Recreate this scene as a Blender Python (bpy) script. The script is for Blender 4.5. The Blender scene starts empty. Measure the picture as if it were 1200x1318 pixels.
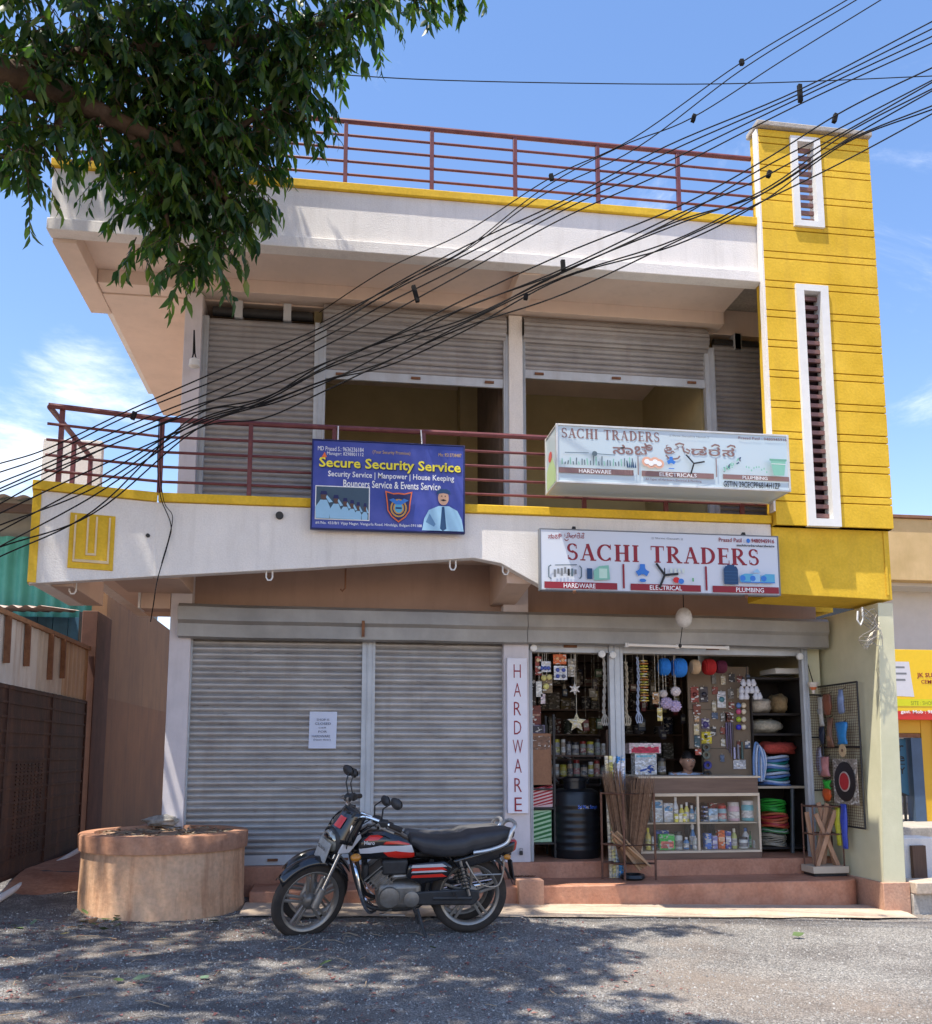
import bpy, bmesh, math, random
from mathutils import Vector, Matrix
R = random.Random(7)
rad = math.radians
scene = bpy.context.scene
COL = scene.collection

# ---------------------------------------------------------------- camera, world, sun, exposure
CAM_H, PITCH, YAW = 1.45, rad(8.0), rad(8.1)
FPX, CX, CY = 1200.0, 600.0, 800.0            # focal length and optical centre in photograph pixels
cam_d = bpy.data.cameras.new('camera'); cam = bpy.data.objects.new('camera', cam_d); COL.objects.link(cam)
cam_d.sensor_fit = 'HORIZONTAL'; cam_d.sensor_width = 36.0; cam_d.lens = 36.0
cam_d.shift_y = (800 - 659) / 1200.0; cam_d.clip_end = 500; cam_d.clip_start = .05
cam.location = (0, 0, CAM_H); cam.rotation_euler = (math.pi / 2 + PITCH, 0, -YAW)
scene.camera = cam
SUN = Vector((-.30, -.18, 1.0)).normalized()      # towards the sun
el = math.asin(SUN.z); az = math.atan2(SUN.x, SUN.y)
world = bpy.data.worlds.new('World'); scene.world = world; world.use_nodes = True
nt = world.node_tree; nt.nodes.clear()
def N(nt, typ, **kw):
    n = nt.nodes.new(typ)
    for k, v in kw.items():
        if k.startswith('i_'):
            n.inputs[k[2:].replace('_', ' ')].default_value = v
        else: setattr(n, k, v)
    return n
sky = N(nt, 'ShaderNodeTexSky', sky_type='NISHITA', sun_disc=False, sun_elevation=el, sun_rotation=az)
sky.air_density = 1.0; sky.dust_density = .35; sky.ozone_density = 2.2; sky.altitude = 500
tc = N(nt, 'ShaderNodeTexCoord')
mp = N(nt, 'ShaderNodeMapping'); mp.inputs['Scale'].default_value = (1.0, 1.0, 1.7); mp.inputs['Location'].default_value = (2.35, .6, .15)
n1 = N(nt, 'ShaderNodeTexNoise', i_Scale=3.4, i_Detail=10.0, i_Roughness=.66, i_Distortion=.5)
L = nt.links.new
L(tc.outputs['Generated'], mp.inputs['Vector']); L(mp.outputs[0], n1.inputs['Vector'])
# cumulus around a few bearings; the last three, out of view, added to whiten skylight
acc = n1.outputs[0]
for d_, w_, am in (((-.20, .905, .350), .050, .22), ((-.262, .895, .374), .046, .21), ((-.30, .91, .25), .10, .17), ((.64, .62, .50), .16, .10), ((.62, .72, .30), .12, .12), ((-.9, .1, .4), .5, .12), ((.9, -.1, .3), .5, .12), ((.2, -.9, .4), .5, .12)):
    dv = Vector(d_).normalized(); vd = N(nt, 'ShaderNodeVectorMath', operation='DISTANCE'); vd.inputs[1].default_value = dv; L(tc.outputs['Generated'], vd.inputs[0])
    mr_ = N(nt, 'ShaderNodeMapRange', interpolation_type='SMOOTHSTEP'); mr_.inputs[1].default_value = 0; mr_.inputs[2].default_value = w_ * 1.6; mr_.inputs[3].default_value = am; mr_.inputs[4].default_value = 0; L(vd.outputs['Value'], mr_.inputs[0])
    s_ = N(nt, 'ShaderNodeMath', operation='ADD'); L(acc, s_.inputs[0]); L(mr_.outputs[0], s_.inputs[1]); acc = s_.outputs[0]
rmp = N(nt, 'ShaderNodeMapRange', interpolation_type='SMOOTHSTEP'); rmp.inputs[1].default_value = .58; rmp.inputs[2].default_value = .93
hs = N(nt, 'ShaderNodeHueSaturation', i_Saturation=1.20, i_Value=1.0)
mix = N(nt, 'ShaderNodeMix', data_type='RGBA'); mix.inputs[7].default_value = (5.6, 5.6, 5.65, 1)
bg = N(nt, 'ShaderNodeBackground', i_Strength=.145); out = N(nt, 'ShaderNodeOutputWorld')
tint = N(nt, 'ShaderNodeMix', data_type='RGBA', blend_type='MULTIPLY'); tint.inputs[0].default_value = 1; tint.inputs[7].default_value = (1.24, .935, .85, 1)   # the violet-leaning blue of this sky
L(acc, rmp.inputs[0]); L(rmp.outputs[0], mix.inputs[0]); L(sky.outputs[0], hs.inputs['Color']); L(hs.outputs[0], tint.inputs[6]); L(tint.outputs[2], mix.inputs[6]); L(mix.outputs[2], bg.inputs[0]); L(bg.outputs[0], out.inputs[0])
sun_d = bpy.data.lights.new('sun', 'SUN'); sun = bpy.data.objects.new('sun', sun_d); COL.objects.link(sun)
sun_d.energy = 3.3; sun_d.angle = rad(.53); sun_d.color = (1.0, .93, .81)
sun.rotation_euler = SUN.to_track_quat('Z', 'Y').to_euler(); sun.location = (-6, -4, 20)
scene.view_settings.view_transform = 'Standard'; scene.view_settings.look = 'None'
scene.view_settings.exposure = 1.25; scene.view_settings.gamma = 1.0; scene.view_settings.use_curve_mapping = False
scene.render.engine = 'CYCLES'
cy = scene.cycles; cy.use_denoising = True; cy.max_bounces = 7; cy.diffuse_bounces = 4; cy.glossy_bounces = 3; cy.transparent_max_bounces = 8

# a photograph pixel on the plane y = Y (or z = Z) as a world point
_f = Vector((math.sin(YAW) * math.cos(PITCH), math.cos(YAW) * math.cos(PITCH), math.sin(PITCH)))
_r = Vector((math.cos(YAW), -math.sin(YAW), 0)); _u = _r.cross(_f)
def at(px, py, Y):
    d = _f + _r * ((px - CX) / FPX) - _u * ((py - CY) / FPX)
    return d * (Y / d.y) + Vector((0, 0, CAM_H))
def atz(px, py, Z):
    d = _f + _r * ((px - CX) / FPX) - _u * ((py - CY) / FPX)
    return d * ((Z - CAM_H) / d.z) + Vector((0, 0, CAM_H))
def atx(px, py, X):
    d = _f + _r * ((px - CX) / FPX) - _u * ((py - CY) / FPX)
    return d * (X / d.x) + Vector((0, 0, CAM_H))
def gz(x, y=8.0):                                  # the yard falls gently to the right
    return max(-.10, min(.16, .026 * (2.0 - x)))

# ---------------------------------------------------------------- materials
MATS = {}
def lin(c):
    return tuple(((x / 255.) / 12.92 if x / 255. <= .04045 else ((x / 255. + .055) / 1.055) ** 2.4) for x in c)
def mat(name, c, c2=None, scuff=0., rough=.7, metal=0., scale=5., var=.12, bump=0., bscale=60., streak=0., streak_c=None, spec=.5,
        trans=0., alpha=1., emit=0., coat=0., aniso=None, fine=0.):
    if name in MATS: return MATS[name]
    m = bpy.data.materials.new(name); m.use_nodes = True; nt = m.node_tree; b = nt.nodes['Principled BSDF']
    L = nt.links.new
    c = tuple(c[:3]); c2 = c2 or tuple(min(1, x * (1 + var)) for x in c); c1 = tuple(x * (1 - var) for x in c) if c2 is None or var else c
    g = N(nt, 'ShaderNodeNewGeometry'); src = g.outputs['Position']
    if aniso:
        mp = N(nt, 'ShaderNodeMapping'); mp.inputs['Scale'].default_value = aniso; L(src, mp.inputs['Vector']); vs = mp.outputs[0]
    else: vs = src
    n = N(nt, 'ShaderNodeTexNoise', i_Scale=scale, i_Detail=6.0, i_Roughness=.62); L(vs, n.inputs['Vector'])
    mr = N(nt, 'ShaderNodeMapRange'); mr.inputs[1].default_value = .32; mr.inputs[2].default_value = .68; L(n.outputs[0], mr.inputs[0])
    mx = N(nt, 'ShaderNodeMix', data_type='RGBA'); mx.inputs[6].default_value = (*c1, 1); mx.inputs[7].default_value = (*c2, 1)
    L(mr.outputs[0], mx.inputs[0]); col = mx.outputs[2]
    if fine:
        nf = N(nt, 'ShaderNodeTexNoise', i_Scale=bscale, i_Detail=3.0); L(src, nf.inputs['Vector'])
        mf = N(nt, 'ShaderNodeMapRange'); mf.inputs[1].default_value = .3; mf.inputs[2].default_value = .7; mf.inputs[3].default_value = 1 - fine; mf.inputs[4].default_value = 1 + fine
        L(nf.outputs[0], mf.inputs[0])
        mm = N(nt, 'ShaderNodeMix', data_type='RGBA', blend_type='MULTIPLY'); mm.inputs[0].default_value = 1
        L(col, mm.inputs[6]); L(mf.outputs[0], mm.inputs[7]); col = mm.outputs[2]
    if streak:
        mp2 = N(nt, 'ShaderNodeMapping'); mp2.inputs['Scale'].default_value = (5.0, 5.0, .55); L(src, mp2.inputs['Vector'])
        ns = N(nt, 'ShaderNodeTexNoise', i_Scale=1.6, i_Detail=7.0, i_Roughness=.66); L(mp2.outputs[0], ns.inputs['Vector'])
        ms = N(nt, 'ShaderNodeMapRange'); ms.inputs[1].default_value = .50; ms.inputs[2].default_value = .74; ms.inputs[4].default_value = streak
        L(ns.outputs[0], ms.inputs[0])
        m2 = N(nt, 'ShaderNodeMix', data_type='RGBA'); sc = streak_c or tuple(x * .45 for x in c); m2.inputs[7].default_value = (*sc, 1)
        L(ms.outputs[0], m2.inputs[0]); L(col, m2.inputs[6]); col = m2.outputs[2]
    if scuff:                                           # short dark scrapes along the slats, greasy hand marks
        mp3 = N(nt, 'ShaderNodeMapping'); mp3.inputs['Scale'].default_value = (2.2, 2.2, 26.0); L(src, mp3.inputs['Vector']); nz = N(nt, 'ShaderNodeTexNoise', i_Scale=1.7, i_Detail=5.0, i_Roughness=.7); L(mp3.outputs[0], nz.inputs['Vector'])
        mz = N(nt, 'ShaderNodeMapRange'); mz.inputs[1].default_value = .62; mz.inputs[2].default_value = .70; mz.inputs[4].default_value = scuff; L(nz.outputs[0], mz.inputs[0])
        m5 = N(nt, 'ShaderNodeMix', data_type='RGBA'); m5.inputs[7].default_value = (.085, .065, .055, 1); L(mz.outputs[0], m5.inputs[0]); L(col, m5.inputs[6]); col = m5.outputs[2]
    L(col, b.inputs['Base Color'])
    b.inputs['Roughness'].default_value = rough; b.inputs['Metallic'].default_value = metal
    b.inputs['Specular IOR Level'].default_value = spec
    if coat: b.inputs['Coat Weight'].default_value = coat; b.inputs['Coat Roughness'].default_value = .08
    if trans: b.inputs['Transmission Weight'].default_value = trans
    if alpha < 1: b.inputs['Alpha'].default_value = alpha
    if emit: L(col, b.inputs['Emission Color']); b.inputs['Emission Strength'].default_value = emit
    if bump:
        nb = N(nt, 'ShaderNodeTexNoise', i_Scale=bscale, i_Detail=5.0, i_Roughness=.6); L(src, nb.inputs['Vector'])
        bp = N(nt, 'ShaderNodeBump', i_Strength=bump, i_Distance=.012); L(nb.outputs[0], bp.inputs['Height']); L(bp.outputs[0], b.inputs['Normal'])
    MATS[name] = m
    return m
def pm(name, rgb, **kw):                            # colour given as 0-255 display values of the thing itself
    return mat(name, lin(rgb), **kw)

# ---------------------------------------------------------------- mesh builder
ROT = set()                                         # things whose parts are modelled in their own coordinates
def tag(o, label=None, cat=None, group=None, kind=None):
    if label: o['label'] = label
    if cat: o['category'] = cat
    if group: o['group'] = group
    if kind: o['kind'] = kind
    return o
def thing(name, label, cat, loc=(0, 0, 0), rz=0., group=None, local=False):
    o = bpy.data.objects.new(name, None); COL.objects.link(o); o.location = loc; o.rotation_euler = (0, 0, rz)
    o.empty_display_size = .1
    if local: ROT.add(o.name)
    return tag(o, label, cat, group)
def base_of(p):
    v = Vector((0, 0, 0))
    while p is not None:
        if p.name in ROT: return Vector((0, 0, 0))
        v += Vector(p.location); p = p.parent
    return v
def link(name, me, parent=None, loc=None):
    o = bpy.data.objects.new(name, me); COL.objects.link(o)
    if parent is not None: o.parent = parent
    if loc is not None: o.location = Vector(loc) - base_of(parent)
    return o
class MB:
    def __init__(s): s.v = []; s.f = []
    def add(s, vs, fs):
        k = len(s.v); s.v += [tuple(v) for v in vs]; s.f += [tuple(i + k for i in f) for f in fs]; return s
    def box(s, x0, x1, y0, y1, z0, z1):
        return s.add([(x0, y0, z0), (x1, y0, z0), (x1, y1, z0), (x0, y1, z0), (x0, y0, z1), (x1, y0, z1), (x1, y1, z1), (x0, y1, z1)],
                     [(0, 3, 2, 1), (4, 5, 6, 7), (0, 1, 5, 4), (1, 2, 6, 5), (2, 3, 7, 6), (3, 0, 4, 7)])
    def cbox(s, c, d, rx=0, ry=0, rz=0):
        m = Matrix.Rotation(rz, 3, 'Z') @ Matrix.Rotation(ry, 3, 'Y') @ Matrix.Rotation(rx, 3, 'X'); c = Vector(c)
        vs = [c + m @ Vector((sx * d[0] / 2, sy * d[1] / 2, sz * d[2] / 2)) for sz in (-1, 1) for sx, sy in ((-1, -1), (1, -1), (1, 1), (-1, 1))]
        return s.add(vs, [(0, 3, 2, 1), (4, 5, 6, 7), (0, 1, 5, 4), (1, 2, 6, 5), (2, 3, 7, 6), (3, 0, 4, 7)])
    def bar(s, p, q, w, h, up=(0, 0, 1)):
        p = Vector(p); q = Vector(q); d = (q - p).normalized(); u = Vector(up)
        if abs(d.dot(u)) > .98: u = Vector((0, 1, 0))
        a = d.cross(u).normalized(); b = a.cross(d).normalized()
        vs = [e + a * (i * w / 2) + b * (j * h / 2) for e in (p, q) for i, j in ((-1, -1), (1, -1), (1, 1), (-1, 1))]
        return s.add(vs, [(0, 1, 2, 3), (4, 7, 6, 5), (0, 4, 5, 1), (1, 5, 6, 2), (2, 6, 7, 3), (3, 7, 4, 0)])
    def tube(s, pts, r, n=8, caps=True):
        pts = [Vector(p) for p in pts]; rs = r if isinstance(r, (list, tuple)) else [r] * len(pts)
        vs = []; fs = []; prev = None
        for i, p in enumerate(pts):
            d = (pts[min(i + 1, len(pts) - 1)] - pts[max(i - 1, 0)]).normalized()
            if prev is None:
                u = Vector((0, 0, 1)) if abs(d.z) < .9 else Vector((1, 0, 0))
                a = d.cross(u).normalized()
            else:
                a = (prev - d * prev.dot(d)); a = a.normalized() if a.length > 1e-6 else d.orthogonal().normalized()
            prev = a; b = d.cross(a)
            for k in range(n):
                t = 2 * math.pi * k / n; vs.append(p + (a * math.cos(t) + b * math.sin(t)) * rs[i])
        for i in range(len(pts) - 1):
            for k in range(n):
                fs.append((i * n + k, i * n + (k + 1) % n, (i + 1) * n + (k + 1) % n, (i + 1) * n + k))
        if caps: fs.append(tuple(range(n))[::-1]); fs.append(tuple((len(pts) - 1) * n + k for k in range(n)))
        return s.add(vs, fs)
    def lathe(s, prof, c=(0, 0, 0), n=20, axis='z', caps=True):
        vs = []; fs = []; c = Vector(c)
        for r_, h in prof:
            for k in range(n):
                t = 2 * math.pi * k / n; a, b = r_ * math.cos(t), r_ * math.sin(t)
                vs.append(c + (Vector((a, b, h)) if axis == 'z' else Vector((a, h, -b)) if axis == 'y' else Vector((h, a, b))))
        for i in range(len(prof) - 1):
            for k in range(n): fs.append((i * n + k, i * n + (k + 1) % n, (i + 1) * n + (k + 1) % n, (i + 1) * n + k))
        if caps: fs.append(tuple(range(n))[::-1]); fs.append(tuple((len(prof) - 1) * n + k for k in range(n)))
        return s.add(vs, fs)
    def prism(s, poly, y0, y1, plane='xz'):
        n = len(poly)
        def P(a, b, t): return (a, t, b) if plane == 'xz' else (t, a, b) if plane == 'yz' else (a, b, t)
        vs = [P(a, b, y0) for a, b in poly] + [P(a, b, y1) for a, b in poly]
        return s.add(vs, [tuple(range(n)), tuple(range(n, 2 * n))[::-1]] + [(i, i + n, (i + 1) % n + n, (i + 1) % n) for i in range(n)])
    def ball(s, c, rx, ry=None, rz=None, n=12, m=8):
        ry = ry or rx; rz = rz or rx; c = Vector(c); vs = [c + Vector((0, 0, -rz))]; fs = []
        for i in range(1, m):
            p = -math.pi / 2 + math.pi * i / m
            for k in range(n):
                t = 2 * math.pi * k / n; vs.append(c + Vector((rx * math.cos(p) * math.cos(t), ry * math.cos(p) * math.sin(t), rz * math.sin(p))))
        vs.append(c + Vector((0, 0, rz))); T = len(vs) - 1
        for k in range(n): fs.append((0, 1 + (k + 1) % n, 1 + k)); fs.append((T, T - n + k, T - n + (k + 1) % n))
        for i in range(m - 2):
            for k in range(n): fs.append((1 + i * n + k, 1 + i * n + (k + 1) % n, 1 + (i + 1) * n + (k + 1) % n, 1 + (i + 1) * n + k))
        return s.add(vs, fs)
    def grid(s, fn, nu, nv):
        vs = [fn(i / nu, j / nv) for j in range(nv + 1) for i in range(nu + 1)]
        return s.add(vs, [(j * (nu + 1) + i, j * (nu + 1) + i + 1, (j + 1) * (nu + 1) + i + 1, (j + 1) * (nu + 1) + i) for j in range(nv) for i in range(nu)])
    def ribbon(s, pts, P):                              # flat stroke: pts (a, b, width), P maps (a, b) to 3-D
        vs = []
        for i, (a, b, w) in enumerate(pts):
            p0 = pts[max(i - 1, 0)]; p1 = pts[min(i + 1, len(pts) - 1)]
            dx, dy = p1[0] - p0[0], p1[1] - p0[1]; l = math.hypot(dx, dy) or 1
            nx, ny = -dy / l * w / 2, dx / l * w / 2
            vs += [P(a + nx, b + ny), P(a - nx, b - ny)]
        return s.add(vs, [(2 * i, 2 * i + 1, 2 * i + 3, 2 * i + 2) for i in range(len(pts) - 1)])
    def mesh(s, name, m, off=(0, 0, 0), smooth=40):
        me = bpy.data.meshes.new(name); ox, oy, oz = off
        me.from_pydata([(x - ox, y - oy, z - oz) for x, y, z in s.v], [], s.f); 
        if m: me.materials.append(m)
        bm = bmesh.new(); bm.from_mesh(me); bmesh.ops.recalc_face_normals(bm, faces=bm.faces); bm.to_mesh(me); bm.free()
        if smooth:
            me.polygons.foreach_set('use_smooth', [True] * len(me.polygons)); me.set_sharp_from_angle(angle=rad(smooth))
        me.update(); return me
    def build(s, name, m, parent=None, smooth=40, bevel=0., loc=None):
        if loc is not None:                             # a one-mesh thing: origin at loc
            o = link(name, s.mesh(name, m, loc, smooth), parent); o.location = Vector(loc) - base_of(parent)
        else: o = link(name, s.mesh(name, m, base_of(parent), smooth), parent)
        if bevel:
            md = o.modifiers.new('bevel', 'BEVEL'); md.width = bevel; md.segments = 2; md.limit_method = 'ANGLE'; md.angle_limit = rad(40)
        return o
def box(name, m, parent, x0, x1, y0, y1, z0, z1, bevel=.004):
    return MB().box(min(x0, x1), max(x0, x1), min(y0, y1), max(y0, y1), min(z0, z1), max(z0, z1)).build(name, m, parent, 40, bevel)
def copy_tree(o, parent=None):
    c = o.copy(); COL.objects.link(c); c.parent = parent
    if o.name in ROT: ROT.add(c.name)
    for ch in list(o.children): copy_tree(ch, c)
    return c
_font_cache = {}
def text_mesh(s, bold=0.):
    k = (s, bold)
    if k in _font_cache: return _font_cache[k]
    cu = bpy.data.curves.new('t', 'FONT'); cu.body = s; cu.size = 1; cu.offset = bold; cu.resolution_u = 2; cu.fill_mode = 'FRONT' if hasattr(cu, 'fill_mode') else cu.fill_mode
    o = bpy.data.objects.new('t', cu); COL.objects.link(o)
    dg = bpy.context.evaluated_depsgraph_get(); dg.update()
    me = bpy.data.meshes.new_from_object(o.evaluated_get(dg))
    vs = [tuple(v.co) for v in me.vertices]; fs = [tuple(p.vertices) for p in me.polygons]
    bpy.data.objects.remove(o); bpy.data.curves.remove(cu); bpy.data.meshes.remove(me)
    _font_cache[k] = (vs, fs); return vs, fs
def lettering(mb, s, P, x0, x1, z0, z1, bold=0., fit='box'):   # printed words stretched to a box on a face
    vs, fs = text_mesh(s, bold)
    if not vs: return mb
    ax = min(v[0] for v in vs); bx_ = max(v[0] for v in vs); ay = min(v[1] for v in vs); by = max(v[1] for v in vs)
    return mb.add([P(x0 + (v[0] - ax) / (bx_ - ax) * (x1 - x0), z0 + (v[1] - ay) / (by - ay or 1) * (z1 - z0)) for v in vs], fs)
# serif capitals as strokes in a unit box: (width, strokes)
def arc(cx, cy, rx, ry, a0, a1, w0, w1, n=14):
    out = []
    for i in range(n + 1):
        t = i / n; a = rad(a0 + (a1 - a0) * t)
        w = w0 + (w1 - w0) * abs(math.cos(a)); out.append((cx + rx * math.cos(a), cy + ry * math.sin(a), w))
    return out
K, H_ = .205, .075
def _stem(x): return [[(x, 0, K), (x, 1, K)], [(x - .17, .028, H_), (x + .17, .028, H_)], [(x - .17, .972, H_), (x + .17, .972, H_)]]
SERIF = {
 'I': (.40, _stem(.2)),
 'H': (.86, _stem(.19) + _stem(.67) + [[(.2, .5, H_), (.66, .5, H_)]]),
 'T': (.76, [[(.38, 0, K), (.38, .97, K)], [(.21, .028, H_), (.55, .028, H_)], [(.02, .965, .07), (.74, .965, .07)], [(.04, 1, .05), (.04, .74, .03)], [(.72, 1, .05), (.72, .74, .03)]]),
 'E': (.68, _stem(.19) + [[(.2, .965, .07), (.62, .965, .07)], [(.2, .51, H_), (.52, .51, H_)], [(.2, .035, .07), (.66, .035, .07)], [(.61, 1, .05), (.61, .76, .03)], [(.65, 0, .05), (.65, .26, .03)], [(.52, .40, .04), (.52, .62, .04)]]),
 'A': (.84, [[(.13, .03, .065), (.40, 1, .065)], [(.68, .03, .18), (.40, .99, .17)], [(.22, .34, H_), (.62, .34, H_)], [(.0, .028, H_), (.28, .028, H_)], [(.54, .028, H_), (.86, .028, H_)]]),
 'D': (.84, _stem(.19)[:1] + [[(.03, .028, H_), (.35, .028, H_)], [(.03, .972, H_), (.35, .972, H_)], arc(.30, .5, .42, .47, -90, 90, .055, .19)]),
 'R': (.86, _stem(.19) + [arc(.32, .735, .27, .24, -90, 90, .055, .17), [(.19, .965, .06), (.33, .972, H_)], [(.19, .497, H_), (.34, .497, H_)], [(.38, .48, .15), (.72, .03, .16)], [(.60, .028, H_), (.88, .028, H_)]]),
 'C': (.80, [arc(.42, .5, .36, .47, 42, 318, .06, .18), [(.70, 1, .04), (.70, .70, .06)], [(.70, 0, .02), (.68, .22, .05)]]),
 'S': (.62, [[(.52, .93, .03), (.52, .70, .05)], arc(.31, .73, .21, .24, 30, 245, .06, .14) + [(.33, .51, .17)] + arc(.31, .27, .22, .24, 65, -150, .06, .14), [(.08, .06, .03), (.08, .30, .05)]]),
 ' ': (.42, []),
}
def serif(mb, s, P, x0, x1, z0, z1):
    W = sum(SERIF[c][0] + .10 for c in s); k = (x1 - x0) / W; x = 0
    for c in s:
        w, st = SERIF[c]
        for j, q in enumerate(st):                      # strokes lie a hair apart so that none shares a plane
            mb.ribbon([(x + a, b, ww) for a, b, ww in q], lambda a, b: Vector(P(x0 + a * k, z0 + b * (z1 - z0))) + Vector((0, -.0004 * j, 0)))
        x += w + .10
    return mb

# ---------------------------------------------------------------- shared materials
white_wall = mat('white_plaster', (.80, .765, .725), var=.05, rough=.85, scale=2.5, bump=.35, bscale=70, streak=.30, streak_c=(.46, .42, .38), fine=.05)
lilac = mat('lilac_column_paint', (.66, .62, .64), var=.06, rough=.8, bump=.15, streak=.18)
yellow = mat('yellow_paint', (.74, .465, .028), c2=(.82, .53, .05), rough=.75, spec=.25, scale=2.2, bump=.22, bscale=40, streak=.32, streak_c=(.46, .27, .05), fine=.07)
tan = mat('tan_plaster', (.58, .43, .34), var=.07, rough=.88, scale=1.8, bump=.2, streak=.16)
soffit_m = mat('soffit_plaster', (.76, .62, .52), var=.07, rough=.9, scale=1.5, bump=.15, streak=.12)
brownwall = mat('brown_plaster', (.40, .275, .215), var=.08, rough=.85, scale=2.2, bump=.15, streak=.2)
oxide = mat('red_oxide_floor', (.42, .175, .10), c2=(.52, .26, .165), rough=.62, scale=4, bump=.3, bscale=35, streak=.25, streak_c=(.30, .19, .14), fine=.12)
oxide_pale = mat('worn_oxide_cement', (.55, .33, .23), c2=(.46, .25, .17), rough=.8, scale=5, bump=.35, bscale=45, fine=.12)
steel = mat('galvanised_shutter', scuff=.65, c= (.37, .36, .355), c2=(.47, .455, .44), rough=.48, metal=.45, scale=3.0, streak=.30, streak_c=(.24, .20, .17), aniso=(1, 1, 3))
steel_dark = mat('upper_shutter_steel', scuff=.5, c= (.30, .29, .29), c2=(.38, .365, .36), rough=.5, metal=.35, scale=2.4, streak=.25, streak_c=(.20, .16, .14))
channel = mat('grey_channel_paint', (.50, .53, .56), var=.1, rough=.55, metal=.2, streak=.3, streak_c=(.33, .27, .24))
hoodm = mat('dusty_sheet_metal', (.27, .265, .255), c2=(.36, .35, .33), rough=.5, metal=.35, scale=1.7, streak=.3, streak_c=(.26, .25, .22), bump=.06, bscale=6)
maroon = mat('maroon_gloss_paint', (.13, .026, .032), c2=(.18, .05, .052), rough=.45, scale=9)
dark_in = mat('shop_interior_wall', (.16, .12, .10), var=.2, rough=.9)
olive = mat('olive_room_wall', (.48, .41, .23), var=.06, rough=.9)
cement = mat('cement', (.36, .33, .29), c2=(.46, .42, .37), rough=.92, scale=4, bump=.4, bscale=40, fine=.15)
green_wall = mat('pale_green_paint', (.66, .64, .43), c2=(.72, .69, .49), rough=.75, scale=1.6, bump=.12, streak=.14, streak_c=(.48, .46, .33))
white_trim = mat('white_trim_paint', (.76, .76, .74), var=.05, rough=.7, bump=.15)
louvre_m = mat('maroon_louvre', (.16, .075, .07), c2=(.22, .11, .10), rough=.5)
black_iron = mat('black_iron', (.02, .02, .021), rough=.55, var=.3, scale=20)
rust = mat('rusty_iron', (.15, .06, .03), c2=(.24, .11, .055), rough=.85, scale=12, bump=.3)

# ---------------------------------------------------------------- ground
def gz2(x, y):
    z = gz(x)
    if x < -1.3 and y > 8.4: z += .20 * min(1, (y - 8.4) / 1.2) * min(1, (-1.3 - x) / .9)
    return z
asphalt = bpy.data.materials.new('chip_gravel'); asphalt.use_nodes = True
nt = asphalt.node_tree; b = nt.nodes['Principled BSDF']; g = N(nt, 'ShaderNodeNewGeometry'); L = nt.links.new
vo = N(nt, 'ShaderNodeTexVoronoi', i_Scale=105.0); L(g.outputs['Position'], vo.inputs['Vector'])
no = N(nt, 'ShaderNodeTexNoise', i_Scale=.9, i_Detail=7.0, i_Roughness=.65); L(g.outputs['Position'], no.inputs['Vector'])
cr = N(nt, 'ShaderNodeValToRGB'); e = cr.color_ramp.elements
e[0].position = 0; e[0].color = (.12, .113, .106, 1); e[1].position = 1; e[1].color = (.55, .515, .47, 1); q = e.new(.45); q.color = (.25, .238, .224, 1); q = e.new(.75); q.color = (.36, .34, .315, 1)
sep = N(nt, 'ShaderNodeSeparateColor'); L(vo.outputs['Color'], sep.inputs[0]); L(sep.outputs[0], cr.inputs[0])
dk = N(nt, 'ShaderNodeMapRange'); dk.inputs[1].default_value = .40; dk.inputs[2].default_value = .62; L(no.outputs[0], dk.inputs[0])
m1 = N(nt, 'ShaderNodeMix', data_type='RGBA', blend_type='MULTIPLY'); m1.inputs[7].default_value = (.62, .60, .60, 1); L(dk.outputs[0], m1.inputs[0]); L(cr.outputs[0], m1.inputs[6])
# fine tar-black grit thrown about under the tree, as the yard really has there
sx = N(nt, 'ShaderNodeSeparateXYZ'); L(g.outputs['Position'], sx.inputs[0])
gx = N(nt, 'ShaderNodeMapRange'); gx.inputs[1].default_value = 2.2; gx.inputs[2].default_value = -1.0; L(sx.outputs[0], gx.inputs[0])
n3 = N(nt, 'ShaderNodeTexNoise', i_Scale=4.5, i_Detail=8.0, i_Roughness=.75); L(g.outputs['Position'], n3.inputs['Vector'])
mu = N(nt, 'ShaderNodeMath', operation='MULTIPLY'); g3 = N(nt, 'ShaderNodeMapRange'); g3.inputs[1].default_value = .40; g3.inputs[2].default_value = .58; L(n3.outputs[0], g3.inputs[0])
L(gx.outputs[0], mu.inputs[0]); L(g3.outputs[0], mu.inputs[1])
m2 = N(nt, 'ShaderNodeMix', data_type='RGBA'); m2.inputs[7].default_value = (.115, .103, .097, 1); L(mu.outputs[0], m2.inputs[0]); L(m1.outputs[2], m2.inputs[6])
n4 = N(nt, 'ShaderNodeTexNoise', i_Scale=.55, i_Detail=6.0, i_Roughness=.6, i_Distortion=.6); L(g.outputs['Position'], n4.inputs['Vector']); g4 = N(nt, 'ShaderNodeMapRange'); g4.inputs[1].default_value = .5; g4.inputs[2].default_value = .72; g4.inputs[4].default_value = .55; L(n4.outputs[0], g4.inputs[0])
m4 = N(nt, 'ShaderNodeMix', data_type='RGBA'); m4.inputs[7].default_value = (.36, .28, .215, 1); L(g4.outputs[0], m4.inputs[0]); L(m2.outputs[2], m4.inputs[6])
L(m4.outputs[2], b.inputs['Base Color']); b.inputs['Roughness'].default_value = .88
bp = N(nt, 'ShaderNodeBump', i_Strength=1.0, i_Distance=.012); bp.invert = True; L(vo.outputs['Distance'], bp.inputs['Height']); L(bp.outputs[0], b.inputs['Normal'])
gb = MB()
def gp(u, v):
    x = -70 + 140 * u; y = -40 + 120 * v
    return (x, y, -.12)
gb.grid(gp, 4, 4); o = gb.build('ground', mat('far_earth', (.22, .15, .10), var=.2, rough=.95, scale=1.5)); tag(o, kind='structure')
yb = MB()
from mathutils import noise as mno
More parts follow.
